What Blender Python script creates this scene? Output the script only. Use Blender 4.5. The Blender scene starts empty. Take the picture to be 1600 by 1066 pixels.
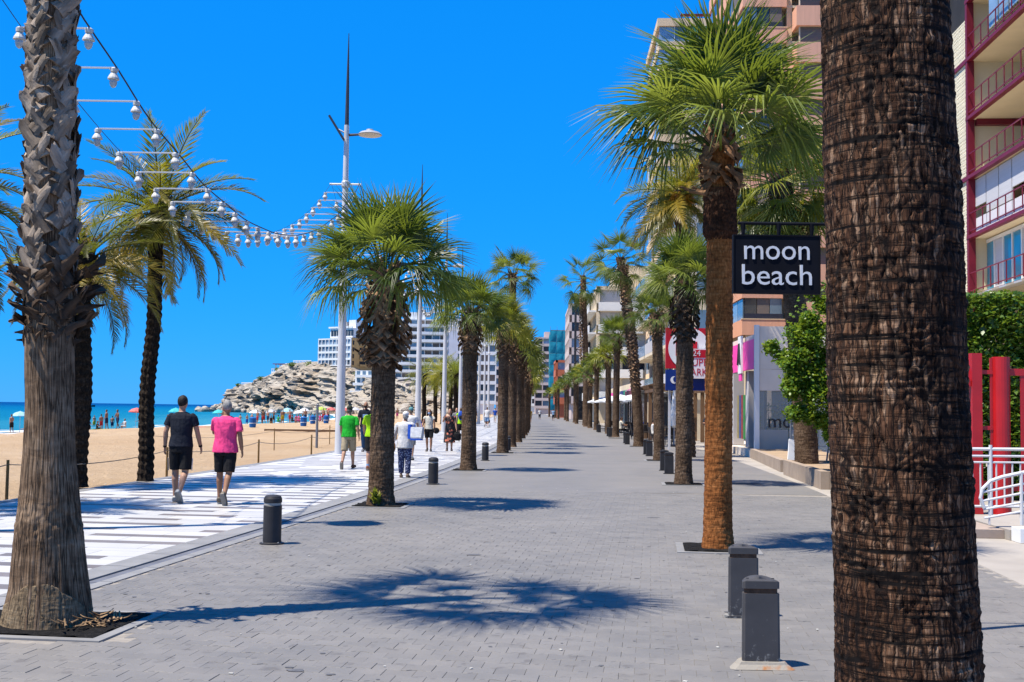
import bpy, bmesh, math, random
import numpy as np
from mathutils import Vector, Matrix, Euler

random.seed(7)
rng = np.random.default_rng(7)
R = math.radians
PI = math.pi
scene = bpy.context.scene
COL = scene.collection

# ------------------------------------------------------------------ camera, sky, sun, exposure
PITCH, ROLL = math.atan(106 / 1800.0), R(0.8)
cam_data = bpy.data.cameras.new('camera')
cam_data.sensor_width = 36.0
cam_data.lens = 36.0 * 1800.0 / 1600.0
cam_data.clip_start = 0.1
cam_data.clip_end = 30000
cam = bpy.data.objects.new('camera', cam_data)
COL.objects.link(cam)
cam.matrix_world = Matrix.Translation((0, 0, 1.7)) @ Matrix.Rotation(PI / 2 + PITCH, 4, 'X') @ Matrix.Rotation(ROLL, 4, 'Z')
scene.camera = cam

SUN = Vector((-0.41, -0.18, 1.0)).normalized()
SUN_EL = math.asin(SUN.z)
SUN_AZ = math.atan2(SUN.x, SUN.y) % (2 * PI)
world = bpy.data.worlds.new('World')
scene.world = world
world.use_nodes = True
wn, wl = world.node_tree.nodes, world.node_tree.links
wn.clear()
w_out = wn.new('ShaderNodeOutputWorld')
w_bg = wn.new('ShaderNodeBackground')
w_sky = wn.new('ShaderNodeTexSky')
w_sky.sky_type = 'NISHITA'
w_sky.sun_disc = False
w_sky.sun_elevation = SUN_EL
w_sky.sun_rotation = SUN_AZ
w_sky.altitude = 0
w_sky.air_density = 1.0
w_sky.dust_density = 0.0
w_sky.ozone_density = 5.0
# grade the sky's three channels so the clear blue deepens overhead as in the photograph
w_sep = wn.new('ShaderNodeSeparateColor')
w_com = wn.new('ShaderNodeCombineColor')
wl.new(w_sky.outputs[0], w_sep.inputs[0])
for ch, (power, gain) in enumerate(((1.7, 0.0175), (0.43, 1.30), (0.30, 4.20))):
    p_ = wn.new('ShaderNodeMath'); p_.operation = 'POWER'; p_.inputs[1].default_value = power
    g_ = wn.new('ShaderNodeMath'); g_.operation = 'MULTIPLY'; g_.inputs[1].default_value = gain
    wl.new(w_sep.outputs[ch], p_.inputs[0])
    wl.new(p_.outputs[0], g_.inputs[0])
    wl.new(g_.outputs[0], w_com.inputs[ch])
w_bg.inputs['Strength'].default_value = 0.08
wl.new(w_com.outputs[0], w_bg.inputs['Color'])
wl.new(w_bg.outputs[0], w_out.inputs['Surface'])

sun_data = bpy.data.lights.new('sun', 'SUN')
sun_data.energy = 5.0
sun_data.angle = R(0.5)
sun_data.color = (1.0, 0.925, 0.80)
sun = bpy.data.objects.new('sun', sun_data)
COL.objects.link(sun)
sun.rotation_euler = SUN.to_track_quat('Z', 'Y').to_euler()

scene.view_settings.view_transform = 'Standard'
scene.view_settings.look = 'None'
scene.view_settings.exposure = 0.92
scene.view_settings.gamma = 1.0
scene.view_settings.use_curve_mapping = False
scene.render.engine = 'CYCLES'
scene.cycles.max_bounces = 6
scene.cycles.diffuse_bounces = 3
scene.cycles.glossy_bounces = 3
scene.cycles.transmission_bounces = 4
scene.cycles.transparent_max_bounces = 6
scene.cycles.use_denoising = True

# ------------------------------------------------------------------ helpers
def tag(o, label=None, cat=None, group=None, kind=None):
    if label: o['label'] = label
    if cat: o['category'] = cat
    if group: o['group'] = group
    if kind: o['kind'] = kind
    return o

def empty(name, loc=(0, 0, 0), rz=0.0, label=None, cat=None, group=None):
    o = bpy.data.objects.new(name, None)
    o.empty_display_size = 0.2
    COL.objects.link(o)
    o.location = loc
    o.rotation_euler = (0, 0, rz)
    return tag(o, label, cat, group)

def obj(name, me, parent=None, loc=None, rot=None, scale=None):
    o = bpy.data.objects.new(name, me)
    COL.objects.link(o)
    if parent is not None: o.parent = parent
    if loc is not None: o.location = loc
    if rot is not None: o.rotation_euler = rot
    if scale is not None: o.scale = (scale,) * 3 if isinstance(scale, (int, float)) else scale
    return o

def kids(o, _c={}):
    return list(o.children)

def copy_tree(o, parent=None, label=None, group=None):
    c = o.copy()
    COL.objects.link(c)
    c.parent = parent
    for ch in o.children:
        copy_tree(ch, c)
    if label: c['label'] = label
    if group: c['group'] = group
    return c

class MB:
    """collects vertices and faces of one mesh"""
    def __init__(s):
        s.v, s.f, s.uv = [], [], None
    def box(s, x0, x1, y0, y1, z0, z1):
        b = len(s.v)
        s.v += [(x0, y0, z0), (x1, y0, z0), (x1, y1, z0), (x0, y1, z0), (x0, y0, z1), (x1, y0, z1), (x1, y1, z1), (x0, y1, z1)]
        s.f += [tuple(b + i for i in q) for q in ((0, 3, 2, 1), (4, 5, 6, 7), (0, 1, 5, 4), (1, 2, 6, 5), (2, 3, 7, 6), (3, 0, 4, 7))]
        return s
    def loft(s, rings, caps=True, closed=True):
        b = len(s.v)
        n = len(rings[0])
        for r in rings: s.v += [tuple(p) for p in r]
        m = n if closed else n - 1
        for i in range(len(rings) - 1):
            for j in range(m):
                k = (j + 1) % n
                s.f.append((b + i * n + j, b + i * n + k, b + (i + 1) * n + k, b + (i + 1) * n + j))
        if caps and closed:
            s.f.append(tuple(b + j for j in reversed(range(n))))
            e = b + (len(rings) - 1) * n
            s.f.append(tuple(e + j for j in range(n)))
        return s
    def tube(s, pts, rads, n=8, flat=1.0, up=None, caps=True):
        pts = [Vector(p) for p in pts]
        if isinstance(rads, (int, float)): rads = [rads] * len(pts)
        rings = []
        t0 = (pts[1] - pts[0]).normalized()
        a = Vector(up) if up else (Vector((1, 0, 0)) if abs(t0.x) < 0.8 else Vector((0, 1, 0)))
        a = (a - t0 * a.dot(t0)).normalized()
        for i, p in enumerate(pts):
            t = (pts[min(i + 1, len(pts) - 1)] - pts[max(i - 1, 0)]).normalized()
            a = (a - t * a.dot(t)).normalized()
            c = t.cross(a)
            r = rads[i]
            ra, rc = (r, r * flat) if isinstance(r, (int, float)) else r
            rings.append([p + a * (ra * math.cos(2 * PI * k / n)) + c * (rc * math.sin(2 * PI * k / n)) for k in range(n)])
        return s.loft(rings, caps)
    def lathe(s, prof, n=16, c=(0, 0, 0), sx=1.0, sy=1.0):
        rings = [[(c[0] + r * sx * math.cos(2 * PI * k / n), c[1] + r * sy * math.sin(2 * PI * k / n), c[2] + z) for k in range(n)] for r, z in prof]
        return s.loft(rings)
    def ell(s, c, rx, ry, rz, n=12, m=8, rot=None):
        rings = []
        for i in range(m + 1):
            a = -PI / 2 + PI * (0.02 + 0.96 * i / m)
            ring = []
            for k in range(n):
                p = Vector((rx * math.cos(a) * math.cos(2 * PI * k / n), ry * math.cos(a) * math.sin(2 * PI * k / n), rz * math.sin(a)))
                if rot is not None: p = rot @ p
                ring.append(Vector(c) + p)
            rings.append(ring)
        return s.loft(rings)
    def prism(s, poly, z0, z1):
        b = len(s.v)
        n = len(poly)
        s.v += [(x, y, z0) for x, y in poly] + [(x, y, z1) for x, y in poly]
        s.f.append(tuple(b + i for i in reversed(range(n))))
        s.f.append(tuple(b + n + i for i in range(n)))
        for i in range(n):
            j = (i + 1) % n
            s.f.append((b + i, b + j, b + n + j, b + n + i))
        return s
    def add(s, other, mx):
        b = len(s.v)
        s.v += [tuple(mx @ Vector(p)) for p in other.v]
        s.f += [tuple(b + i for i in q) for q in other.f]
        return s
    def mesh(s, name, mat=None, smooth=False):
        me = bpy.data.meshes.new(name)
        me.from_pydata(s.v, [], s.f)
        if s.uv is not None:
            l = me.uv_layers.new(name='UVMap')
            vi = np.zeros(len(me.loops), dtype=np.int32)
            me.loops.foreach_get('vertex_index', vi)
            l.data.foreach_set('uv', np.asarray(s.uv, dtype=np.float32)[vi].ravel())
        if mat: me.materials.append(mat)
        if smooth:
            me.polygons.foreach_set('use_smooth', [True] * len(me.polygons))
        me.update()
        return me
    def obj(s, name, mat, parent=None, loc=None, rot=None, smooth=False):
        return obj(name, s.mesh(name, mat, smooth), parent, loc, rot)

def grid_mesh(name, P, mat, uv=None, smooth=True, wrap=False):
    """P: (rows, cols, 3) array to a mesh; wrap joins the last column to the first"""
    r, c = P.shape[:2]
    me = bpy.data.meshes.new(name)
    idx = np.arange(r * c).reshape(r, c)
    if wrap:
        nxt = np.roll(idx, -1, axis=1)
        q = np.stack([idx[:-1], nxt[:-1], nxt[1:], idx[1:]], -1).reshape(-1, 4)
    else:
        q = np.stack([idx[:-1, :-1], idx[:-1, 1:], idx[1:, 1:], idx[1:, :-1]], -1).reshape(-1, 4)
    me.vertices.add(r * c)
    me.vertices.foreach_set('co', P.reshape(-1).astype(np.float32))
    me.loops.add(q.size)
    me.loops.foreach_set('vertex_index', q.ravel().astype(np.int32))
    me.polygons.add(len(q))
    me.polygons.foreach_set('loop_start', np.arange(0, q.size, 4, dtype=np.int32))
    if uv is not None:
        l = me.uv_layers.new(name='UVMap')
        l.data.foreach_set('uv', uv.reshape(-1, 2)[q.ravel()].astype(np.float32).ravel())
    me.polygons.foreach_set('use_smooth', [smooth] * len(q))
    if mat: me.materials.append(mat)
    me.update(calc_edges=True)
    return me

def _h(ix, iy, iz):
    n = (ix.astype(np.int64) * 374761393 + iy.astype(np.int64) * 668265263 + iz.astype(np.int64) * 2147483647) & 0xffffffff
    n = ((n ^ (n >> 13)) * 1274126177) & 0xffffffff
    n = ((n ^ (n >> 16)) * 2246822519) & 0xffffffff
    return ((n ^ (n >> 15)) & 0xffffff) / float(0xffffff)

def vn(x, y, z=0.0):
    """value noise 0..1 on arrays"""
    x, y, z = np.broadcast_arrays(np.asarray(x, float), np.asarray(y, float), np.asarray(z, float))
    ix, iy, iz = np.floor(x), np.floor(y), np.floor(z)
    fx, fy, fz = x - ix, y - iy, z - iz
    fx, fy, fz = [t * t * (3 - 2 * t) for t in (fx, fy, fz)]
    r = 0
    for a in (0, 1):
        for b in (0, 1):
            for c in (0, 1):
                w = (fx if a else 1 - fx) * (fy if b else 1 - fy) * (fz if c else 1 - fz)
                r = r + w * _h(ix + a, iy + b, iz + c)
    return r

def fbm(x, y, z=0.0, o=4):
    r, a, t = 0, 1.0, 0
    for i in range(o):
        f = 2.03 ** i
        r = r + a * vn(np.asarray(x) * f + 17 * i, np.asarray(y) * f + 5 * i, np.asarray(z) * f + 9 * i)
        t += a
        a *= 0.5
    return r / t

# street frame: x of the left palm row as a function of depth
_YK = [-40, -10, 0, 8.97, 20.06, 31.78, 44.48, 56, 68, 80, 100, 132, 200, 300, 500]
_XK = [-10.2, -5.95, -4.65, -3.54, -2.23, -1.13, -0.28, 0.28, 0.68, 1.02, 1.45, 1.95, 2.45, 2.7, 2.8]
_m = np.gradient(np.array(_XK), np.array(_YK))
def xl(y):
    y = np.asarray(y, float)
    i = np.clip(np.searchsorted(_YK, y) - 1, 0, len(_YK) - 2)
    K, X = np.array(_YK), np.array(_XK)
    h = K[i + 1] - K[i]
    t = (y - K[i]) / h
    r = X[i] * (2 * t**3 - 3 * t**2 + 1) + _m[i] * h * (t**3 - 2 * t**2 + t) + X[i + 1] * (-2 * t**3 + 3 * t**2) + _m[i + 1] * h * (t**3 - t**2)
    return float(r) if r.ndim == 0 else r
def sp(u, y, z=0.0):
    return Vector((xl(y) + u, y, z))
def srot(y):
    return -math.atan((xl(y + 1) - xl(y - 1)) / 2)

# ------------------------------------------------------------------ materials
def nt(name):
    m = bpy.data.materials.new(name)
    m.use_nodes = True
    n = m.node_tree.nodes
    return m, n, m.node_tree.links, n['Principled BSDF']

def mixc(n, l, fac, a, b, mode='MIX'):
    x = n.new('ShaderNodeMix')
    x.data_type = 'RGBA'
    x.blend_type = mode
    for s, v in ((x.inputs[0], fac), (x.inputs[6], a), (x.inputs[7], b)):
        if hasattr(v, 'is_output'): l.new(v, s)
        elif isinstance(v, (int, float)): s.default_value = v
        else: s.default_value = (*v[:3], 1)
    return x.outputs[2]

def ramp(n, l, src, stops):
    r = n.new('ShaderNodeValToRGB')
    e = r.color_ramp.elements
    while len(e) < len(stops): e.new(0.5)
    for k, (p, c) in zip(e, stops):
        k.position = p
        k.color = (*(c if not isinstance(c, (int, float)) else (c,) * 3), 1)
    l.new(src, r.inputs[0])
    return r.outputs[0]

def math_n(n, l, op, a, b=None):
    x = n.new('ShaderNodeMath')
    x.operation = op
    for s, v in zip(x.inputs, (a, b)):
        if v is None: continue
        if hasattr(v, 'is_output'): l.new(v, s)
        else: s.default_value = v
    return x.outputs[0]

def coords(n, l, kind='Object', scale=(1, 1, 1), rnd=False):
    tc = n.new('ShaderNodeTexCoord')
    src = tc.outputs[kind]
    mp = n.new('ShaderNodeMapping')
    mp.inputs['Scale'].default_value = scale
    l.new(src, mp.inputs[0])
    if rnd:
        oi = n.new('ShaderNodeObjectInfo')
        cx = n.new('ShaderNodeCombineXYZ')
        k = math_n(n, l, 'MULTIPLY', oi.outputs['Random'], 50.0)
        l.new(k, cx.inputs[0]); l.new(k, cx.inputs[2])
        l.new(cx.outputs[0], mp.inputs['Location'])
    return mp.outputs[0]

def noise_n(n, l, vec, scale=5, detail=4, rough=0.55, dist=0.0):
    x = n.new('ShaderNodeTexNoise')
    x.inputs['Scale'].default_value = scale
    x.inputs['Detail'].default_value = detail
    x.inputs['Roughness'].default_value = rough
    x.inputs['Distortion'].default_value = dist
    l.new(vec, x.inputs['Vector'])
    return x.outputs['Fac']

def bump_n(n, l, h, strength, dist, b):
    x = n.new('ShaderNodeBump')
    x.inputs['Strength'].default_value = strength
    x.inputs['Distance'].default_value = dist
    l.new(h, x.inputs['Height'])
    l.new(x.outputs[0], b.inputs['Normal'])
    return x

_PM = {}
def pm(name, col, rough=0.75, var=0.12, vs=3.0, bump=0.15, bs=40.0, bd=0.01, spec=0.3, metal=0.0, col2=None, rnd=0.0, alpha=1.0, stretch=(1, 1, 1), k=0.72):
    """general painted or raw surface: uneven colour, slight relief, optional per-object shade"""
    if name in _PM: return _PM[name]
    col = tuple(c * k for c in col)
    if col2: col2 = tuple(c * k for c in col2)
    m, n, l, b = nt(name)
    v = coords(n, l, 'Object', stretch, True)
    f = noise_n(n, l, v, vs, 6, 0.6)
    a = tuple(c * (1 - var) for c in col)
    c2 = col2 or tuple(min(1, c * (1 + var)) for c in col)
    f = ramp(n, l, f, [(0.3, 0.0), (0.7, 1.0)])
    out = mixc(n, l, f, a, c2)
    if rnd:
        oi = n.new('ShaderNodeObjectInfo')
        hs = n.new('ShaderNodeHueSaturation')
        k = math_n(n, l, 'MULTIPLY', oi.outputs['Random'], rnd)
        k = math_n(n, l, 'ADD', k, 1 - rnd / 2)
        l.new(k, hs.inputs['Value'])
        l.new(out, hs.inputs['Color'])
        out = hs.outputs[0]
    l.new(out, b.inputs['Base Color'])
    b.inputs['Roughness'].default_value = rough
    b.inputs['Metallic'].default_value = metal
    b.inputs['Specular IOR Level'].default_value = spec
    if alpha < 1: b.inputs['Alpha'].default_value = alpha
    if bump: bump_n(n, l, noise_n(n, l, v, bs, 5, 0.6), bump, bd, b)
    _PM[name] = m
    return m

def leaf_mat(name, c1, c2, c3, trans=0.35, rough=0.42, ns=1.2, objrnd=True):
    """foliage: three leaf colours spread by noise and by leaf, some light passing through"""
    c1, c2, c3 = (tuple(x * 0.8 for x in c) for c in (c1, c2, c3))
    m, n, l, b = nt(name)
    v = coords(n, l, 'Object', (1, 1, 1), True)
    f = noise_n(n, l, v, ns, 3, 0.6)
    if objrnd:
        oi = n.new('ShaderNodeObjectInfo')
        f = math_n(n, l, 'ADD', math_n(n, l, 'MULTIPLY', f, 0.6), math_n(n, l, 'MULTIPLY', oi.outputs['Random'], 0.42))
    col = ramp(n, l, f, [(0.28, c1), (0.5, c2), (0.74, c3)])
    l.new(col, b.inputs['Base Color'])
    b.inputs['Roughness'].default_value = rough
    b.inputs['Specular IOR Level'].default_value = 0.45
    t = n.new('ShaderNodeBsdfTranslucent')
    tc = mixc(n, l, 0.5, col, (0.32, 0.38, 0.03))
    l.new(tc, t.inputs[0])
    mx = n.new('ShaderNodeMixShader')
    mx.inputs[0].default_value = trans
    l.new(b.outputs[0], mx.inputs[1])
    l.new(t.outputs[0], mx.inputs[2])
    l.new(mx.outputs[0], n['Material Output'].inputs[0])
    return m

def bark_mat(name, c_dark, c_mid, c_light, ring=24.0, su=30.0, sv=6.0, crack=0.5, bump=0.6, bd=0.012, zs=None):
    """palm bark in UV metres: fibres, ring scars and upright cracks"""
    c_dark, c_mid, c_light = (tuple(x * 0.8 for x in c) for c in (c_dark, c_mid, c_light))
    m, n, l, b = nt(name)
    v1 = coords(n, l, 'UV', (su, sv, 1))
    v2 = coords(n, l, 'UV', (6, ring, 1))
    v3 = coords(n, l, 'UV', (su * 0.9, sv * 0.55, 1))
    v4 = coords(n, l, 'UV', (2.2, 2.6, 1))
    fib = noise_n(n, l, v1, 1.6, 7, 0.65, 0.4)
    rg = noise_n(n, l, v2, 1.0, 5, 0.6, 0.6)
    big = noise_n(n, l, v4, 1.0, 4, 0.6)
    vo = n.new('ShaderNodeTexVoronoi')
    vo.feature = 'DISTANCE_TO_EDGE'
    vo.inputs['Scale'].default_value = 1.0
    wv = n.new('ShaderNodeVectorMath'); wv.operation = 'ADD'
    nz = n.new('ShaderNodeTexNoise'); nz.inputs['Scale'].default_value = 0.8; nz.inputs['Detail'].default_value = 5
    l.new(v3, nz.inputs['Vector'])
    l.new(v3, wv.inputs[0]); l.new(nz.outputs['Color'], wv.inputs[1])
    l.new(wv.outputs[0], vo.inputs['Vector'])
    ck = ramp(n, l, vo.outputs['Distance'], [(0.0, 0.0), (0.09, 1.0)])
    h = math_n(n, l, 'ADD', math_n(n, l, 'MULTIPLY', fib, 0.5), math_n(n, l, 'MULTIPLY', rg, 0.8))
    tone = math_n(n, l, 'ADD', math_n(n, l, 'MULTIPLY', fib, 0.45), math_n(n, l, 'ADD', math_n(n, l, 'MULTIPLY', rg, 0.35), math_n(n, l, 'MULTIPLY', big, 0.35)))
    col = ramp(n, l, tone, [(0.40, c_dark), (0.57, c_mid), (0.74, c_light)])
    col = mixc(n, l, math_n(n, l, 'MULTIPLY', math_n(n, l, 'SUBTRACT', 1.0, ck), crack), col, tuple(c * 0.3 for c in c_dark))
    l.new(col, b.inputs['Base Color'])
    b.inputs['Roughness'].default_value = 0.92
    b.inputs['Specular IOR Level'].default_value = 0.12
    h = math_n(n, l, 'ADD', h, math_n(n, l, 'MULTIPLY', ck, crack))
    bump_n(n, l, h, bump, bd, b)
    return m

def glass_mat(name, col, rough=0.08, spec=0.6):
    if name in _PM: return _PM[name]
    m, n, l, b = nt(name)
    v = coords(n, l, 'Object', (1, 1, 1), True)
    f = noise_n(n, l, v, 0.9, 2)
    c = mixc(n, l, f, tuple(x * 0.6 for x in col), tuple(min(1, x * 1.35) for x in col))
    l.new(c, b.inputs['Base Color'])
    b.inputs['Roughness'].default_value = rough
    b.inputs['Specular IOR Level'].default_value = spec
    _PM[name] = m
    return m

ORD = ['nearest', 'second', 'third', 'fourth', 'fifth', 'sixth', 'seventh', 'eighth', 'ninth', 'tenth', 'eleventh', 'twelfth', 'thirteenth', 'fourteenth', 'fifteenth', 'sixteenth', 'seventeenth', 'eighteenth', 'nineteenth', 'twentieth',
       'twenty-first', 'twenty-second', 'twenty-third', 'twenty-fourth']

# ================================================================== the setting
def sheet(name, ys, us, zf, mat, kind='structure'):
    """a strip of ground that follows the street: rows at depths ys, columns at offsets us"""
    ys, us = np.asarray(ys, float), np.asarray(us, float)
    X = xl(ys)[:, None] + us[None, :]
    Y = np.repeat(ys[:, None], len(us), 1)
    Z = zf(X, Y, us) if callable(zf) else np.full_like(X, zf)
    uv = np.stack([np.repeat(us[None, :], len(ys), 0), Y], -1)
    o = obj(name, grid_mesh(name, np.stack([X, Y, Z], -1), mat, uv))
    return tag(o, kind=kind)

YS = np.concatenate([np.arange(-30, 60, 2.0), np.arange(60, 140, 4.0), np.arange(140, 431, 10.0)])

# --- materials of the ground
def paving_mat():
    m, n, l, b = nt('street_paving')
    v = coords(n, l, 'UV')
    br = n.new('ShaderNodeTexBrick')
    br.inputs['Scale'].default_value = 1.0
    br.inputs['Brick Width'].default_value = 0.2
    br.inputs['Row Height'].default_value = 0.165
    br.inputs['Mortar Size'].default_value = 0.004
    br.inputs['Color1'].default_value = (0.125, 0.120, 0.116, 1)
    br.inputs['Color2'].default_value = (0.144, 0.137, 0.131, 1)
    br.inputs['Mortar'].default_value = (0.135, 0.124, 0.113, 1)
    l.new(v, br.inputs['Vector'])
    f = noise_n(n, l, v, 0.55, 6, 0.62)
    f2 = noise_n(n, l, v, 14, 5, 0.7)
    c = mixc(n, l, ramp(n, l, f, [(0.34, 0.0), (0.66, 1.0)]), br.outputs['Color'], (0.167, 0.156, 0.145))
    c2 = mixc(n, l, ramp(n, l, f2, [(0.62, 0.0), (0.8, 0.45)]), c, (0.083, 0.080, 0.079))
    l.new(c2, b.inputs['Base Color'])
    b.inputs['Roughness'].default_value = 0.62
    b.inputs['Specular IOR Level'].default_value = 0.35
    bump_n(n, l, math_n(n, l, 'ADD', br.outputs['Fac'], math_n(n, l, 'MULTIPLY', f2, -0.6)), 0.35, -0.004, b)
    return m
M_STREET = paving_mat()
M_JOINT = pm('joint_sand', (0.30, 0.27, 0.235), 0.95, 0.25, 9, 0.4, 120, 0.003)
def paver_mat():
    m, n, l, b = nt('concrete_paver')
    g = n.new('ShaderNodeNewGeometry')
    oi = n.new('ShaderNodeObjectInfo')
    v = g.outputs['Position']
    f = noise_n(n, l, v, 0.45, 6, 0.62)
    f1 = noise_n(n, l, v, 2.6, 6, 0.65)
    f2 = noise_n(n, l, v, 26, 6, 0.72)
    f3 = noise_n(n, l, v, 5.5, 3, 0.5)
    c = mixc(n, l, ramp(n, l, f, [(0.34, 0.0), (0.66, 1.0)]), (0.121, 0.117, 0.114), (0.163, 0.153, 0.143))
    c = mixc(n, l, ramp(n, l, f1, [(0.40, 0.0), (0.70, 0.55)]), c, (0.182, 0.167, 0.150))
    c = mixc(n, l, ramp(n, l, f2, [(0.56, 0.0), (0.8, 0.6)]), c, (0.077, 0.074, 0.072))
    c = mixc(n, l, ramp(n, l, f3, [(0.62, 0.0), (0.70, 0.5)]), c, (0.077, 0.070, 0.066))
    hs = n.new('ShaderNodeHueSaturation')
    rv = math_n(n, l, 'FRACT', math_n(n, l, 'ADD', g.outputs['Random Per Island'], oi.outputs['Random']))
    l.new(math_n(n, l, 'ADD', math_n(n, l, 'MULTIPLY', rv, 0.13), 0.935), hs.inputs['Value'])
    l.new(c, hs.inputs['Color'])
    l.new(hs.outputs[0], b.inputs['Base Color'])
    b.inputs['Roughness'].default_value = 0.62
    b.inputs['Specular IOR Level'].default_value = 0.35
    bump_n(n, l, noise_n(n, l, v, 90, 5, 0.6), 0.35, 0.003, b)
    return m
M_PAVER = paver_mat()
M_KERB = pm('granite_kerb', (0.27, 0.265, 0.26), 0.6, 0.15, 4, 0.2, 120, 0.002, rnd=0.12)
M_KERBD = pm('dark_channel', (0.16, 0.165, 0.19), 0.6, 0.2, 4, 0.2, 120, 0.002, rnd=0.15)
M_WSLAB = pm('white_slab', (0.56, 0.55, 0.535), 0.5, 0.10, 0.9, 0.12, 60, 0.002, rnd=0.12)
M_DSLAB = pm('taupe_slab', (0.20, 0.175, 0.168), 0.5, 0.12, 2, 0.12, 60, 0.002, rnd=0.3)
M_CONC = pm('pale_concrete_paving', (0.40, 0.36, 0.315), 0.8, 0.14, 0.8, 0.3, 50, 0.004)

def promenade_mat():
    m, n, l, b = nt('far_promenade')
    v = coords(n, l, 'UV')
    br = n.new('ShaderNodeTexBrick')
    br.offset = 0.37
    br.inputs['Scale'].default_value = 1.0
    br.inputs['Brick Width'].default_value = 2.6
    br.inputs['Row Height'].default_value = 0.7
    br.inputs['Mortar Size'].default_value = 0.06
    br.inputs['Color1'].default_value = (0.40, 0.395, 0.385, 1)
    br.inputs['Color2'].default_value = (0.36, 0.355, 0.35, 1)
    br.inputs['Mortar'].default_value = (0.12, 0.11, 0.105, 1)
    l.new(v, br.inputs['Vector'])
    l.new(br.outputs['Color'], b.inputs['Base Color'])
    b.inputs['Roughness'].default_value = 0.5
    bump_n(n, l, noise_n(n, l, v, 30, 4), 0.1, 0.003, b)
    return m

def sand_mat():
    m, n, l, b = nt('beach_sand')
    v = coords(n, l, 'Object')
    f = noise_n(n, l, v, 0.09, 5, 0.6)
    f2 = noise_n(n, l, v, 1.4, 8, 0.7)
    f3 = noise_n(n, l, v, 6, 6, 0.7)
    c = mixc(n, l, ramp(n, l, f, [(0.35, 0.0), (0.65, 1.0)]), (0.403, 0.281, 0.169), (0.461, 0.342, 0.223))
    c = mixc(n, l, ramp(n, l, f2, [(0.35, 0.35), (0.62, 0.0)]), c, (0.310, 0.209, 0.122))
    l.new(c, b.inputs['Base Color'])
    b.inputs['Roughness'].default_value = 0.95
    b.inputs['Specular IOR Level'].default_value = 0.1
    bump_n(n, l, math_n(n, l, 'ADD', f2, f3), 1.0, 0.16, b)
    return m

def sea_mat():
    m, n, l, b = nt('sea_water')
    g = n.new('ShaderNodeNewGeometry')
    s = n.new('ShaderNodeSeparateXYZ')
    l.new(g.outputs['Position'], s.inputs[0])
    mp = n.new('ShaderNodeMapping')
    mp.inputs['Scale'].default_value = (1, 0.35, 1)
    l.new(g.outputs['Position'], mp.inputs[0])
    nz = noise_n(n, l, mp.outputs[0], 0.02, 4, 0.6)
    # shallow water over sand is turquoise, the open sea is deep blue
    d = math_n(n, l, 'DIVIDE', s.outputs['X'], -1000.0)
    d = math_n(n, l, 'ADD', d, math_n(n, l, 'MULTIPLY', math_n(n, l, 'SUBTRACT', nz, 0.5), 0.16))
    col = ramp(n, l, d, [(0.04, (0.032, 0.188, 0.248)), (0.09, (0.005, 0.130, 0.207)), (0.22, (0.000, 0.094, 0.198)), (0.5, (0.000, 0.042, 0.144)), (1.0, (0.000, 0.026, 0.117))])
    l.new(col, b.inputs['Base Color'])
    b.inputs['Roughness'].default_value = 0.35
    b.inputs['Specular IOR Level'].default_value = 0.25
    b.inputs['IOR'].default_value = 1.2
    w = noise_n(n, l, mp.outputs[0], 0.45, 7, 0.65, 0.5)
    bump_n(n, l, w, 0.9, 1.2, b)
    return m

# --- land, sea, beach
WY = [-80, 60, 106, 149, 193, 300, 400, 470]
WW = [52, 50, 48, 41, 38, 46, 64, 84]
def waterline(y):
    return np.interp(y, WY, WW)
SEA_Z = -1.25

land = MB()
land.v = [(float(xl(y)) - 6.4, y, -0.05) for y in (-60, 0, 30, 60, 100, 200, 300, 420)]
land.v += [(-45, 445, -0.05), (-60, 620, -0.05), (-60, 7000, -0.05), (6000, 7000, -0.05), (6000, -60, -0.05)]
land.f = [tuple(reversed(range(len(land.v))))]
tag(land.obj('ground', M_CONC), kind='structure')

sea = MB()
sea.v = [(-26000, -300, SEA_Z), (0, -300, SEA_Z), (0, 26000, SEA_Z), (-26000, 26000, SEA_Z)]
sea.f = [(0, 1, 2, 3)]
tag(sea.obj('sea', sea_mat()), kind='structure')

def beach_z(X, Y, us):
    d = (-us[None, :] - 6.4)
    w = waterline(Y) - 6.4
    t = d / w
    z = -0.03 - 0.35 * t - 0.87 * np.clip((t - 0.45) / 0.55, 0, 3) ** 1.6
    relief = (fbm(X * 0.5, Y * 0.5, 0, 4) - 0.5) * 0.22 + (fbm(X * 1.9, Y * 1.9, 3, 3) - 0.5) * 0.08
    return z + relief * np.clip(d / 3, 0, 1) * np.clip((1 - t) * 4, 0.1, 1)
bu = -np.concatenate([np.arange(6.42, 22, 0.5), np.arange(22, 60, 1.2), np.arange(60, 130, 5)])
beach = sheet('beach', np.concatenate([np.arange(8, 70, 0.5), np.arange(70, 160, 1.5), np.arange(160, 480, 6)]), bu, beach_z, sand_mat())

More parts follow.
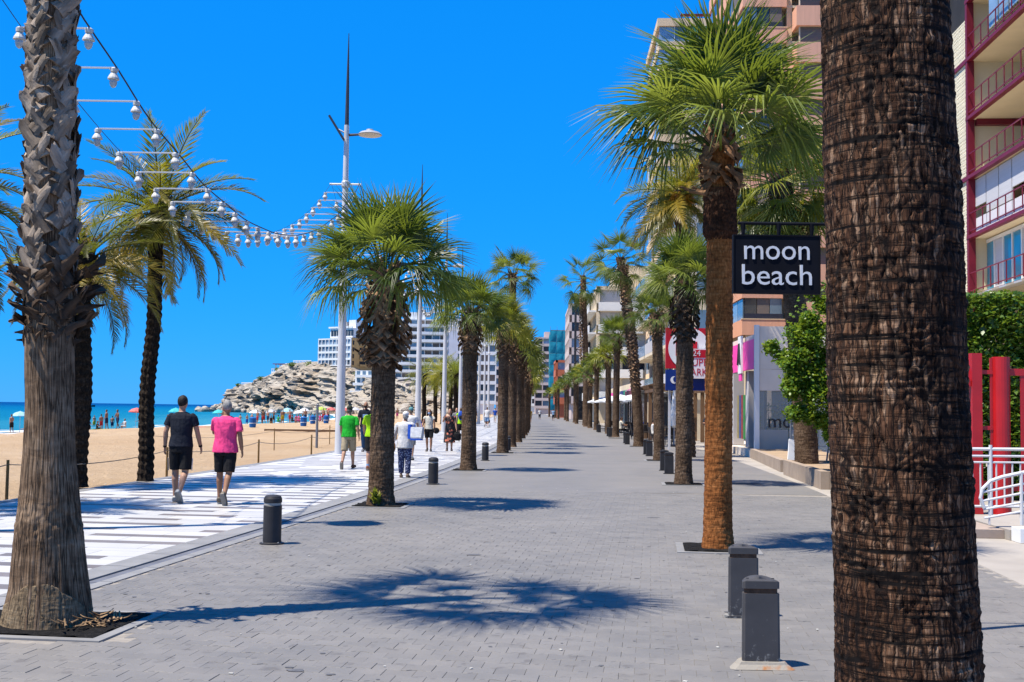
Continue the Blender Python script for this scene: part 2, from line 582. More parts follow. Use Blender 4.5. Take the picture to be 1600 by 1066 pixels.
surf = MB()
for k, (off, wd, ph) in enumerate(((0.4, 1.5, 0.0), (4.5, 0.9, 2.0), (9.5, 0.6, 4.0))):
    ys = np.arange(40, 440, 1.0)
    b0 = len(surf.v)
    for y in ys:
        e = off + 1.6 * (fbm(y * 0.06, ph, 0, 3) - 0.5)
        wdt = wd * max(0.0, (fbm(y * 0.11, ph + 7, 0, 3) - (0.3 if k == 0 else 0.47)) * 4)
        x = xl(y) - waterline(y) - e
        for q in (0, 1, 2, 3):
            surf.v.append((x - wdt * (q / 3.0 - 0.5), y, SEA_Z + 0.02 + (0.10 if q in (1, 2) else 0) * min(1, wdt)))
    for i in range(len(ys) - 1):
        for q in range(3):
            a = b0 + i * 4 + q
            surf.f.append((a, a + 1, a + 5, a + 4))
tag(surf.obj('surf', pm('sea_foam', (0.82, 0.85, 0.86), 0.7, 0.08, 2, 0.4, 8, 0.05), smooth=True), 'white surf breaking along the edge of the sand', 'surf', kind='stuff')

# --- street: sheet with real pavers near the camera
street = sheet('street', np.concatenate([np.arange(24.0, 60, 2.0), YS[YS > 60]]), [-0.5, 1, 2.5, 4, 5.6, 7, 8.4], 0.0, M_STREET)
bed = sheet('paving_bed', np.array([-30, -10, -5, 0, 3, 5, 7, 9, 11, 13, 15, 17, 19, 21, 23, 24.0]), [-0.5, 2, 5.6, 8.4], -0.0042, M_JOINT)
bed['kind'] = 'structure'

PITS = []          # tree pits cut out of the pavers: (x, y, half width, half depth)
def paver_poly(g=0.0010):
    a, b, c, d = 0.1 - g, 0.066, 0.034, 0.0925 - g
    w = 0.0725 - g
    top = [(-a, d), (-b, d), (-c, w), (c, w), (b, d), (a, d)]
    return [(x, -y) for x, y in top] + [(x, y) for x, y in reversed(top)]
PAVER_ME = []
for k in range(3):
    mb = MB()
    poly = paver_poly()
    n_ = len(poly)
    inner = [(x * 0.98, y * 0.975) for x, y in poly]
    mb.v = [(x, y, -0.03) for x, y in poly] + [(x, y, -0.002) for x, y in poly] + [(x, y, (0.0, 0.0008, -0.0008)[k]) for x, y in inner]
    for i in range(n_):
        j = (i + 1) % n_
        mb.f += [(i, j, n_ + j, n_ + i), (n_ + i, n_ + j, 2 * n_ + j, 2 * n_ + i)]
    mb.f.append(tuple(2 * n_ + i for i in range(n_)))
    PAVER_ME.append((mb, mb.mesh('paver', M_PAVER)))
PO, PA = Vector((float(xl(9.5)), 9.5, 0)), srot(9.5)
def in_pit(x, y):
    return any(abs(x - px) < hx and abs(y - py) < hy for px, py, hx, hy in PITS)
PITS += [(-3.72, 8.92, 0.93, 0.62)]
pav = []
for r in range(-36, 92):
    for c in range(-16, 60):
        a = c * 0.2 + (0.1 if r % 2 else 0) + 0.0
        b_ = r * 0.165
        q = PO + Matrix.Rotation(PA, 3, 'Z') @ Vector((a, b_, 0))
        u = q.x - float(xl(q.y))
        if q.y < 4.6 or q.y > 24.2 or u < -0.42 or u > 8.35 or in_pit(q.x, q.y): continue
        if abs(q.x) > q.y * 0.5 + 0.6: continue
        size = -q.y if (q.y > 7.0 and abs(q.x) < q.y * 0.44) else -50 - q.y
        pav.append((size, q.x, q.y))
pav.sort(reverse=True)
rest = MB()
for i, (s_, x, y) in enumerate(pav):
    k = (i * 7 + int(x * 31)) % 3
    rz = PA + random.uniform(-0.012, 0.012)
    tilt = (random.uniform(-0.006, 0.006), random.uniform(-0.006, 0.006))
    if i < 300:
        obj('paver', PAVER_ME[k][1], street, (x, y, random.uniform(-0.001, 0.0015)), (tilt[0], tilt[1], rz))
    else:
        rest.add(PAVER_ME[k][0], Matrix.Translation((x, y, random.uniform(-0.001, 0.0015))) @ Euler((tilt[0], tilt[1], rz)).to_matrix().to_4x4())
tag(rest.obj('pavers', M_PAVER, street), kind='stuff')
# a few dark stains and chewing-gum spots, flat discs of dirt on the paving
M_STAIN = pm('dark_stain', (0.12, 0.12, 0.13), 0.7, 0.3, 20, 0.1, 60, 0.002)
for x, y, rx, ry in ((-1.36, 7.52, 0.06, 0.04), (-1.42, 7.6, 0.03, 0.02), (-1.12, 7.42, 0.035, 0.02), (-0.4, 13.5, 0.09, 0.05), (2.3, 18.5, 0.1, 0.05), (0.6, 16, 0.05, 0.04), (-0.2, 18.0, 0.08, 0.05), (4.7, 28.5, 0.3, 0.35), (1.3, 11.8, 0.03, 0.02)):
    mb = MB()
    mb.v = [(rx * math.cos(t) * (0.8 + 0.35 * random.random()), ry * math.sin(t) * (0.8 + 0.35 * random.random()), 0) for t in np.linspace(0, 2 * PI, 14)[:-1]]
    mb.f = [tuple(range(13))]
    obj('stain', mb.mesh('stain', M_STAIN), street, (x, y, 0.0045))

mh = empty('manhole_cover'); mh.parent = street; mh.location = (5.6, 27.5, 0.004)
bxm = MB().box(-0.35, 0.35, -0.35, 0.35, 0, 0.004).obj('cover_plate', M_STAIN, mh)
for k in range(6): MB().box(-0.3, 0.3, -0.29 + k * 0.105, -0.24 + k * 0.105, 0.0041, 0.007).obj('cover_rib', M_STAIN, mh)
gum = MB()
grr = random.Random(12)
for k in range(260):
    gy = grr.uniform(6.5, 26); gx = float(xl(gy)) + grr.uniform(-0.3, 7.5); gr = grr.uniform(0.008, 0.022)
    b0 = len(gum.v)
    gum.v += [(gx + gr * math.cos(t) * grr.uniform(.8, 1.2), gy + gr * math.sin(t) * grr.uniform(.8, 1.2), 0.0035) for t in np.linspace(0, 2 * PI, 8)[:-1]]
    gum.f.append(tuple(range(b0, b0 + 7)))
tag(gum.obj('chewing_gum_spots', M_STAIN, street), kind='stuff')
lit = MB()
for k in range(120):
    gy = grr.uniform(6.8, 30); gx = float(xl(gy)) + grr.uniform(-0.3, 7.0); gr = grr.uniform(0.006, 0.016)
    lit.add(MB().box(-gr, gr, -gr * 0.6, gr * 0.6, 0, 0.004), Matrix.Translation((gx, gy, 0.004)) @ Matrix.Rotation(grr.uniform(0, 6), 4, 'Z'))
tag(lit.obj('litter_flecks', pm('pale_litter', (0.6, 0.58, 0.52), 0.8, 0.3, 9, 0), street), kind='stuff')

# --- kerb between street and white promenade
kerb = empty('kerb'); kerb['kind'] = 'structure'
mk, md = {}, {}
y = -6.0
i = 0
far_k, far_d = MB(), MB()
while y < 420:
    L = 1.0 if y < 40 else 6.0
    p = sp(0, y + L / 2); a = srot(y + L / 2)
    for nm, u0, u1, z1, mat, cache, far in (('kerb_stone', -1.06, -0.74, 0.012, M_KERB, mk, far_k), ('channel_stone', -0.735, -0.60, -0.004, M_KERBD, md, far_d), ('kerb_stone', -0.595, -0.46, 0.008, M_KERB, mk, far_k)):
        g = 0.004 if y < 40 else 0
        b_ = MB().box(u0, u1, -L / 2 + g, L / 2 - g + (0.02 if y >= 40 else 0), -0.05, z1)
        if y < 40:
            key = (nm, u0)
            if key not in cache: cache[key] = b_.mesh(nm, mat)
            obj(nm, cache[key], kerb, p, (0, 0, a))
        else:
            far.add(b_, Matrix.Translation(p) @ Matrix.Rotation(a, 4, 'Z'))
    y += L
tag(far_k.obj('far_kerb_stones', M_KERB, kerb), kind='stuff')
tag(far_d.obj('far_channel_stones', M_KERBD, kerb), kind='stuff')

# --- white promenade: slabs and thin taupe strips laid across it
prom = sheet('promenade', np.concatenate([np.arange(-20, 70, 2.0), YS[YS > 70]]), [-6.42, -5, -3, -1.06], lambda X, Y, us: np.where(Y > 69, 0.002, -0.02), promenade_mat())
wslab, dslab = MB(), MB()
cacheS = {}
prng = random.Random(3)
y = 3.0
while y < 70:
    p = sp(0, y); a = srot(y)
    def lay(nm, u0, u1, b0, b1, mat, far):
        g = 0.0035
        key = (nm, round(u1 - u0, 3), round(b1 - b0, 3))
        mx = Matrix.Translation(p) @ Matrix.Rotation(a, 4, 'Z') @ Matrix.Translation((u0 + g, b0 + g, -0.03))
        bx = MB().box(0, u1 - u0 - 2 * g, 0, b1 - b0 - 2 * g, 0, 0.03)
        if y < 21:
            if key not in cacheS: cacheS[key] = bx.mesh(nm, mat)
            o = obj(nm, cacheS[key], prom)
            o.matrix_local = mx
        else:
            far.add(bx, mx)
    u = -6.2
    off = prng.choice((0.0, 0.3, 0.6, 0.9))
    cuts = [-6.2] + [c for c in np.arange(-6.2 + off + 0.3, -1.3, 1.2)] + [-1.06]
    for c0, c1 in zip(cuts[:-1], cuts[1:]):
        if c1 - c0 > 0.02: lay('white_slab', c0, c1, 0, 0.45, M_WSLAB, wslab)
    u = -6.2
    dark = prng.random() < 0.5
    while u < -1.08:
        L = prng.choice((0.9, 1.2, 1.5, 1.8, 2.4)) if dark else prng.choice((0.3, 0.6, 0.9, 1.2))
        e = min(-1.06, u + L)
        if e > -1.35: e = -1.06
        lay('taupe_strip' if dark else 'white_strip', u, e, 0.45, 0.70, M_DSLAB if dark else M_WSLAB, dslab if dark else wslab)
        u = e
        dark = not dark
    y += 0.70
tag(wslab.obj('far_white_slabs', M_WSLAB, prom), kind='stuff')
tag(dslab.obj('far_taupe_strips', M_DSLAB, prom), kind='stuff')
edge = MB()
for y in np.arange(-10, 420, 2.0):
    edge.add(MB().box(-6.46, -6.205, -1.0, 1.01, -0.12, 0.006), Matrix.Translation(sp(0, y)) @ Matrix.Rotation(srot(y), 4, 'Z'))
tag(edge.obj('promenade_edge', M_KERB), kind='structure')

# right pavement is a paler sheet beyond the grey pavers
sidewalk = sheet('pavement', YS[YS < 200], [8.4, 9.6, 11, 14, 20], -0.004, M_CONC)

# ------------------------------------------------------------------ headland
def rock_mat():
    m, n, l, b = nt('limestone_cliff')
    v = coords(n, l, 'Object', (0.5, 0.5, 1.6))
    v2 = coords(n, l, 'Object')
    f = noise_n(n, l, v, 0.22, 8, 0.68, 0.8)
    f2 = noise_n(n, l, v2, 0.05, 3, 0.5)
    f3 = noise_n(n, l, v, 1.3, 6, 0.7)
    c = ramp(n, l, f, [(0.28, (0.150, 0.127, 0.104)), (0.42, (0.317, 0.276, 0.225)), (0.58, (0.403, 0.363, 0.305))])
    c = mixc(n, l, ramp(n, l, f2, [(0.56, 0.0), (0.7, 0.55)]), c, (0.276, 0.173, 0.081))
    c = mixc(n, l, ramp(n, l, f3, [(0.30, 0.5), (0.45, 0.0)]), c, (0.069, 0.063, 0.058))
    l.new(c, b.inputs['Base Color'])
    b.inputs['Roughness'].default_value = 0.95
    b.inputs['Specular IOR Level'].default_value = 0.1
    bump_n(n, l, math_n(n, l, 'ADD', f, math_n(n, l, 'MULTIPLY', f3, 0.4)), 1.0, 1.6, b)
    return m
M_ROCK = rock_mat()
HL = np.array([(-112, 640, 12), (-122, 575, 12), (-131, 525, 8.2), (-129, 503, 8.8), (-121, 494, 9.6), (-116, 488, 12.5), (-107, 477, 17.0), (-92, 462, 17.4), (-77, 446, 15.2), (-65, 432, 11.5),
               (-53, 417, 10.0), (-42, 403, 7.5), (-32, 390, 6.0), (-20, 376, 3.4), (-12, 366, 0.6)], float) * 1.0
HL[:, :2] *= 0.962
HL[:, 2] = np.where(HL[:, 2] > 2, HL[:, 2] + 1.3, HL[:, 2])
seg = np.r_[0, np.cumsum(np.hypot(np.diff(HL[:, 0]), np.diff(HL[:, 1])))]
S = np.linspace(0, seg[-1], 330)
hx, hy, hz = (np.interp(S, seg, HL[:, k]) for k in range(3))
nx, ny = np.gradient(hy, S), -np.gradient(hx, S)
nl = np.hypot(nx, ny); nx, ny = -nx / nl, -ny / nl
if ny[200] > 0: nx, ny = -nx, -ny
kz = np.ones(15) / 15
nx, ny = np.convolve(np.pad(nx, 7, 'edge'), kz, 'valid'), np.convolve(np.pad(ny, 7, 'edge'), kz, 'valid')
T = np.linspace(0, 1, 80)[:, None]
ztop = hz[None, :] + (fbm(S * 0.25, 0, 0, 3) - 0.5)[None, :] * 2.2
Zc = -2.5 + (ztop + 2.5) * T
back = 9.0 * T ** 1.1 * np.clip(ztop / 10, 0.3, 1.5)
xw = S[None, :] * 0.9
lay_ = Zc + xw * 0.22 + 2.5 * (fbm(xw * 0.08, Zc * 0.15, 2, 3) - 0.5)
ledge = np.abs(((lay_ / 2.3) % 1) - 0.5) * 2
blk = _h(np.floor(lay_ / 2.3), np.floor(xw / 4.5 + 2 * fbm(xw * 0.12, Zc * 0.3, 4, 2)), np.zeros_like(lay_))
blk2 = _h(np.floor(lay_ / 1.1), np.floor(xw / 1.9 + 3), np.ones_like(lay_))
d = (fbm(xw * 0.07, Zc * 0.12, 1, 4) - 0.5) * 10 + (blk - 0.5) * 5.5 + (blk2 - 0.5) * 2.2 + ledge * 1.0 + (fbm(xw * 0.6, Zc * 0.9, 8, 3) - 0.5) * 2.0
d = d * (0.25 + 0.75 * np.sin(np.clip(T, 0, 1) * PI * 0.93 + 0.12))
Pc = np.stack([hx[None, :] + nx[None, :] * (d - back), hy[None, :] + ny[None, :] * (d - back), Zc], -1)
plat = []
for bk in (3, 8, 20, 60, 110):
    top = Pc[-1].copy()
    top[:, 0] -= nx * 0 + 0
    top[:, 0] = top[:, 0] * (1 - bk / 400) - 0.0
    top[:, 1] = top[:, 1] + bk
    top[:, 2] = top[:, 2] + np.minimum(bk * 0.05, 1.0)
    plat.append(top)
Pc = np.concatenate([Pc, np.array(plat)], 0)
headland = tag(obj('headland', grid_mesh('headland', Pc, M_ROCK, None, smooth=False)), kind='structure')
bould = []
for k in range(4):
    mb = MB().ell((0, 0, 0), 1, 0.8, 0.65, 10, 7)
    v_ = np.array(mb.v)
    v_ *= (0.7 + 0.6 * fbm(v_[:, 0] * 1.3 + 9 * k, v_[:, 1] * 1.3, v_[:, 2] * 1.3, 3))[:, None]
    v_ = np.round(v_ * 2.6) / 2.6 * 0.6 + v_ * 0.4
    mb.v = [tuple(q) for q in v_]
    bould.append(mb.mesh('boulder', M_ROCK))
for k in range(90):
    i = random.randint(70, 320)
    s_ = random.uniform(0.8, 2.6) if i < 250 else random.uniform(1.0, 3.0)
    off = random.uniform(-1.0, 8.0)
    obj('boulder', bould[k % 4], headland, (hx[i] + nx[i] * off, hy[i] + ny[i] * off, SEA_Z + s_ * 0.25 + (max(0, 4 - off)) * 0.35), (random.uniform(-.5, .5), random.uniform(-.5, .5), random.uniform(0, 6)), (s_, s_, s_))

# ================================================================== palms
LEAF_A = leaf_mat('fan_leaf_green', (0.016, 0.044, 0.009), (0.085, 0.142, 0.020), (0.28, 0.32, 0.06), trans=0.42)
LEAF_B = leaf_mat('fan_leaf_yellowing', (0.045, 0.07, 0.009), (0.20, 0.22, 0.02), (0.42, 0.36, 0.03), trans=0.45)
LEAF_C = leaf_mat('date_leaf_olive', (0.035, 0.042, 0.007), (0.14, 0.125, 0.012), (0.40, 0.26, 0.02), ns=0.8, trans=0.42)
LEAF_D = leaf_mat('dead_leaf_straw', (0.12, 0.085, 0.045), (0.22, 0.16, 0.085), (0.33, 0.26, 0.15), trans=0.15, rough=0.8)
BARK_GREY = bark_mat('bark_grey_fibre', (0.035, 0.02, 0.012), (0.20, 0.13, 0.08), (0.42, 0.30, 0.20), ring=9, su=62, sv=4.0, crack=0.75, bump=0.8)
BARK_DARK = bark_mat('bark_dark_ringed', (0.006, 0.004, 0.003), (0.07, 0.038, 0.023), (0.30, 0.19, 0.12), ring=22, su=34, sv=7, crack=0.9, bump=0.9, bd=0.015)
BARK_RUST = bark_mat('bark_rust_fibre', (0.06, 0.020, 0.007), (0.27, 0.095, 0.026), (0.50, 0.21, 0.07), ring=34, su=26, sv=10, crack=0.35, bump=0.8)
BARK_BROWN = bark_mat('bark_brown', (0.022, 0.013, 0.008), (0.115, 0.072, 0.044), (0.26, 0.18, 0.12), ring=30, su=24, sv=9, crack=0.5, bump=0.9)
BARK_BLACK = bark_mat('bark_blackish', (0.006, 0.005, 0.004), (0.028, 0.02, 0.014), (0.08, 0.058, 0.04), ring=16, su=16, sv=9, crack=0.6, bump=0.9)
def bark_cells(name):
    """old palm bark: small upright plates parted by black cracks, broken by dark ring scars"""
    m, n, l, b = nt(name)
    base = coords(n, l, 'UV', (1, 1, 1))
    wob = n.new('ShaderNodeTexNoise'); wob.inputs['Scale'].default_value = 14; wob.inputs['Detail'].default_value = 4
    l.new(base, wob.inputs['Vector'])
    def cells(su, sv, amt):
        mp = n.new('ShaderNodeMapping'); mp.inputs['Scale'].default_value = (su, sv, 1)
        l.new(base, mp.inputs[0])
        ad = n.new('ShaderNodeVectorMath'); ad.operation = 'MULTIPLY_ADD'
        l.new(wob.outputs['Color'], ad.inputs[0]); ad.inputs[1].default_value = (amt, amt, 0); l.new(mp.outputs[0], ad.inputs[2])
        v1 = n.new('ShaderNodeTexVoronoi'); v1.feature = 'DISTANCE_TO_EDGE'; v1.inputs['Scale'].default_value = 1; l.new(ad.outputs[0], v1.inputs['Vector'])
        v2 = n.new('ShaderNodeTexVoronoi'); v2.inputs['Scale'].default_value = 1; l.new(ad.outputs[0], v2.inputs['Vector'])
        sp_ = n.new('ShaderNodeSeparateColor'); l.new(v2.outputs['Color'], sp_.inputs[0])
        return v1.outputs['Distance'], sp_.outputs[0]
    d1_, r1_ = cells(78, 12, 1.3)
    d2_, r2_ = cells(26, 4.2, 1.1)
    fib = noise_n(n, l, coords(n, l, 'UV', (150, 16, 1)), 1, 6, 0.7)
    ring = noise_n(n, l, coords(n, l, 'UV', (2.6, 38, 1)), 1, 6, 0.65, 0.4)
    big = noise_n(n, l, coords(n, l, 'UV', (2.6, 1.7, 1)), 1, 5, 0.65)
    tone = math_n(n, l, 'ADD', math_n(n, l, 'MULTIPLY', r1_, 0.30), math_n(n, l, 'ADD', math_n(n, l, 'MULTIPLY', fib, 0.45), math_n(n, l, 'MULTIPLY', big, 0.45)))
    col = ramp(n, l, tone, [(0.36, (0.012, 0.006, 0.004)), (0.53, (0.062, 0.028, 0.015)), (0.67, (0.135, 0.068, 0.037)), (0.84, (0.33, 0.22, 0.145))])
    k1 = ramp(n, l, d1_, [(0.01, 0.0), (0.13, 1.0)])
    k2 = ramp(n, l, d2_, [(0.0, 0.0), (0.10, 1.0)])
    k3 = ramp(n, l, ring, [(0.40, 0.0), (0.53, 1.0)])
    k1 = math_n(n, l, 'ADD', math_n(n, l, 'MULTIPLY', k1, 0.6), 0.4)
    dark = math_n(n, l, 'MULTIPLY', k1, math_n(n, l, 'MULTIPLY', k2, k3))
    col = mixc(n, l, dark, (0.004, 0.003, 0.003), col)
    l.new(col, b.inputs['Base Color'])
    b.inputs['Roughness'].default_value = 0.9
    b.inputs['Specular IOR Level'].default_value = 0.12
    h = math_n(n, l, 'ADD', math_n(n, l, 'MULTIPLY', dark, 1.0), math_n(n, l, 'MULTIPLY', fib, 0.5))
    bump_n(n, l, h, 0.8, 0.006, b)
    return m
BARK_CELL = bark_cells('bark_dark_cracked')
M_BOOT_G = pm('leaf_base_grey', (0.13, 0.085, 0.055), 0.9, 0.5, 5, 0.6, 60, 0.006, spec=0.1, col2=(0.46, 0.37, 0.29), rnd=0.9, stretch=(3, 0.7, 1))
M_BOOT_D = pm('leaf_base_dark', (0.045, 0.028, 0.018), 0.9, 0.4, 5, 0.6, 60, 0.006, spec=0.1, col2=(0.15, 0.10, 0.068), rnd=0.9, stretch=(3, 0.7, 1))
M_BOOT_B = pm('leaf_base_brown', (0.13, 0.066, 0.034), 0.85, 0.4, 5, 0.6, 60, 0.006, spec=0.15, col2=(0.42, 0.26, 0.15), rnd=0.9, stretch=(3, 0.7, 1))
M_BOOT_R = pm('leaf_base_rust', (0.12, 0.05, 0.022), 0.85, 0.4, 5, 0.6, 60, 0.006, spec=0.15, col2=(0.3, 0.17, 0.09), rnd=0.7, stretch=(3, 0.7, 1))
M_MULCH = pm('black_mulch', (0.018, 0.017, 0.017), 0.95, 0.6, 20, 1.0, 60, 0.03, spec=0.1)
M_PETIOLE = pm('petiole', (0.15, 0.16, 0.04), 0.5, 0.3, 3, 0)

def fan_parts(Lp, Rb, nseg, spread, droop, fold, seed, stations=(0.03, 0.30, 0.62, 1.0), tube_n=4):
    """a fan leaf: petiole along +y, blade segments that part and hang at their tips"""
    r_ = random.Random(seed)
    pet, bl = MB(), MB()
    sag = 0.10 * Lp
    pet.tube([(0, -0.02, 0), (0, Lp * 0.5, sag * 0.5), (0, Lp, 0)], [0.020, 0.013, 0.009], tube_n)
    dth = 2 * spread / (nseg - 1)
    for i in range(nseg):
        th = -spread + dth * i + r_.uniform(-0.25, 0.25) * dth
        d = Vector((math.sin(th), math.cos(th), 0))
        s = Vector((math.cos(th), -math.sin(th), 0))
        Ls = Rb * (0.70 + 0.30 * math.cos(th * 0.55)) * r_.uniform(0.90, 1.05)
        dr = droop * r_.uniform(0.7, 1.5)
        curl = r_.uniform(-0.06, 0.06)
        b0 = len(bl.v)
        for k, t in enumerate(stations):
            rr = t * Ls
            w = dth * stations[1] * Ls * 0.58 * {0: 0.12, 1: 1.0, 2: 0.66, 3: 0.02}[min(k, 3)]
            z = -dr * Rb * (t ** 2.4) + fold * abs(math.sin(th)) * rr - 0.10 * droop * rr
            back = 1 - 0.22 * dr * t * t
            p = Vector((0, Lp, 0)) + d * (rr * back) + s * (curl * rr * t) + Vector((0, 0, z))
            bl.v += [tuple(p - s * w), tuple(p + Vector((0, 0, w * 0.7))), tuple(p + s * w)]
        for k in range(len(stations) - 1):
            a = b0 + 3 * k
            bl.f += [(a, a + 1, a + 4, a + 3), (a + 1, a + 2, a + 5, a + 4)]
    return pet, bl

def feather_parts(L, nl, droop, seed, wl=0.034, ll=0.46):
    """a feather leaf: arching rachis along +y with two ranks of leaflets"""
    r_ = random.Random(seed)
    mb = MB()
    pts, a, p = [], 0.0, Vector((0, 0, 0))
    N = 14
    for i in range(N + 1):
        pts.append(p.copy())
        a -= droop / N * (0.5 + 1.1 * i / N)
        p = p + Vector((0, math.cos(a), math.sin(a))) * (L / N)
    mb.tube(pts, [0.022 * (1 - 0.85 * i / N) + 0.002 for i in range(N + 1)], 4)
    for i in range(nl):
        t = 0.10 + 0.895 * i / nl
        f = t * N
        k = min(int(f), N - 1)
        q = pts[k].lerp(pts[k + 1], f - k)
        tan = (pts[k + 1] - pts[k]).normalized()
        upv = Vector((1, 0, 0)).cross(tan)
        if upv.z < 0 and tan.y > 0: upv = -upv
        ln = ll * (0.30 + 0.8 * math.sin(min(1, t * 1.12 + 0.06) * PI) ** 0.7) * r_.uniform(0.88, 1.1)
        for s in (-1, 1):
            fw = 0.55 + 0.5 * t + r_.uniform(-0.12, 0.12)
            dirv = (Vector((s, 0, 0)) * math.cos(fw) + tan * math.sin(fw) + upv * r_.uniform(0.12, 0.42)).normalized()
            wv = tan * (wl * 0.5)
            m_ = q + dirv * ln * 0.5 + Vector((0, 0, -0.02 * ln))
            e = q + dirv * ln + Vector((0, 0, -0.18 * ln))
            b0 = len(mb.v)
            mb.v += [tuple(q - wv * 0.6), tuple(q + wv * 0.6), tuple(m_ + wv), tuple(m_ - wv), tuple(e)]
            mb.f += [(b0, b0 + 1, b0 + 2, b0 + 3), (b0 + 3, b0 + 2, b0 + 4)]
    return mb

def fan_meshes(prefix, mat, nseg=36, seeds=(1, 2, 3), Lp=0.72, Rb=0.82):
    out = {}
    for nm, dr, fo in (('up', 0.14, 0.26), ('mid', 0.34, 0.18), ('low', 0.6, 0.08)):
        L_ = []
        for s in seeds:
            pet, bl = fan_parts(Lp * (0.9 + 0.1 * s % 3), Rb, nseg, R(128 if nm != 'low' else 118), dr, fo, s * 11 + len(nm))
            pet.add(bl, Matrix.Identity(4))
            L_.append((pet, pet.mesh('frond', mat)))
        out[nm] = L_
    return out
FAN_A = fan_meshes('a', LEAF_A)
FAN_B = fan_meshes('b', LEAF_B)
FAN_DEAD = fan_meshes('d', LEAF_D, 22, (5,))
FAN_LO = fan_meshes('lo', LEAF_B, 15, (1, 2))
FAN_LOA = fan_meshes('loa', LEAF_A, 15, (4, 5))

def frond_mx(az, el, roll=0.0, sc=1.0, base=(0, 0, 0), rad=0.08):
    m = Matrix.Translation(Vector(base) + Vector((math.cos(az), math.sin(az), 0)) * rad) @ Matrix.Rotation(az - PI / 2, 4, 'Z') @ Matrix.Rotation(el, 4, 'X') @ Matrix.Rotation(roll, 4, 'Y')
    return m @ Matrix.Scale(sc, 4)

def crown_plan(n, seed, e_top=82, e_low=-30, zspan=0.30, power=0.95):
    r_ = random.Random(seed)
    out = []
    for i in range(n):
        t = (i + 0.5) / n
        az = i * 2.39996 + r_.uniform(-0.25, 0.25)
        el = e_top + (e_low - e_top) * t ** power + r_.uniform(-8, 8)
        kind = 'up' if t < 0.3 else ('mid' if t < 0.72 else 'low')
        out.append((az, R(el), kind, r_.uniform(-0.7, 0.7), -zspan * t, r_.uniform(0.86, 1.08), r_.randrange(99)))
    return out

def put_crown(parent, top, meshes, plan, sc=1.0, name='frond'):
    for az, el, kind, ro, dz, s_, k in plan:
        L_ = meshes[kind]
        o = obj(name, L_[k % len(L_)][1], parent)
        o.matrix_local = frond_mx(az, el, ro, sc * s_, (top[0], top[1], top[2] + dz * sc))

def joined_crown(meshes, plan, mat, sc=1.0):
    mb = MB()
    for az, el, kind, ro, dz, s_, k in plan:
        L_ = meshes[kind]
        mb.add(L_[k % len(L_)][0], frond_mx(az, el, ro, sc * s_, (0, 0, dz * sc)))
    return mb.mesh('crown', mat)

def trunk_mesh(name, z, rad, cx, cy, na, disp, mat):
    """z, rad, cx, cy: arrays up the trunk; disp(angle, z) adds relief"""
    z, rad, cx, cy = (np.asarray(a, float) for a in (z, rad, cx, cy))
    A = np.linspace(0, 2 * PI, na + 1) + PI / 2
    AA, ZZ = np.meshgrid(A, z)
    RR = rad[:, None] + disp(AA, ZZ)
    RR[:, -1] = RR[:, 0]
    P = np.stack([cx[:, None] + RR * np.cos(AA), cy[:, None] + RR * np.sin(AA), ZZ], -1)
    uv = np.stack([(AA - PI / 2) * float(np.median(rad)), ZZ], -1)
    return grid_mesh(name, P, mat, uv)

def cyl_fbm(A, Z, ka, kz, o=3, s=0.0):
    return fbm(np.cos(A) * ka + 31 + s, np.sin(A) * ka + 7, Z * kz + s, o)

def d_rough(amp, ring, ka=4.0, kz=9.0):
    def f(A, Z):
        w = Z * ring + (cyl_fbm(A, Z, 1.5, 4, 2) - 0.5) * 2.4
        saw = (w % 1.0)
        return amp * (1 - saw) * 0.8 + amp * 1.6 * (cyl_fbm(A, Z, ka, kz, 4, 3) - 0.5)
    return f

def d_diamond(amp, k, m):
    def f(A, Z):
        a = np.maximum(0, np.cos(k * A + m * Z) * np.cos(k * A - m * Z))
        return amp * a ** 0.6 + amp * (cyl_fbm(A, Z, 4, 10, 3) - 0.5)
    return f

def boot_parts(Lb, w0, w1, th, bend, seed, ragged=0.0):
    """the stub of a cut leaf: a curved, tapering, slightly channelled blade along +y, outward is +z"""
    r_ = random.Random(seed)
    mb = MB()
    rings = []
    N = 5
    for i in range(N + 1):
        t = i / N
        w = (w0 + (w1 - w0) * t ** 0.8) * (1 + r_.uniform(-0.1, 0.1))
        z = bend * Lb * t * t
        y = Lb * t * (1 - 0.25 * abs(bend) * t)
        h = th * (1 - 0.5 * t)
        j = r_.uniform(-1, 1) * ragged * Lb * (t > 0.9)
        sk = r_.uniform(-0.06, 0.06) * Lb * t
        rings.append([(-w + sk, y + j, z - 0.3 * h), (-w * 0.55 + sk, y, z + h * 0.7), (sk, y - j, z + h), (w * 0.55 + sk, y + j * 0.6, z + h * 0.65), (w + sk, y - j, z - 0.3 * h), (sk, y, z - 0.1 * h)])
    return mb.loft(rings)

def boot_set(mat, Lb, w0, w1, th, bends, n=5, ragged=0.12):
    out = []
    for k in range(n):
        mb = boot_parts(Lb * random.uniform(0.8, 1.2), w0 * random.uniform(0.85, 1.2), w1, th, bends[k % len(bends)], k * 5 + 1, ragged)
        out.append((mb, mb.mesh('leaf_base', mat)))
    return out
BOOT_SCALE = boot_set(M_BOOT_G, 0.19, 0.066, 0.040, 0.020, (0.10, 0.2, 0.05), 6, 0.14)
BOOT_RAG = boot_set(M_BOOT_D, 0.26, 0.055, 0.012, 0.014, (0.5, 0.9, 0.3, -0.2), 6, 0.25)
BOOT_CROSS = boot_set(M_BOOT_B, 0.34, 0.062, 0.030, 0.022, (0.22, 0.4, 0.3), 6, 0.12)
BOOT_RUST = boot_set(M_BOOT_R, 0.24, 0.075, 0.05, 0.03, (0.15, 0.3), 5, 0.12)
BOOT_DARK = boot_set(M_BOOT_D, 0.32, 0.06, 0.028, 0.022, (0.25, 0.45, 0.3), 5, 0.15)

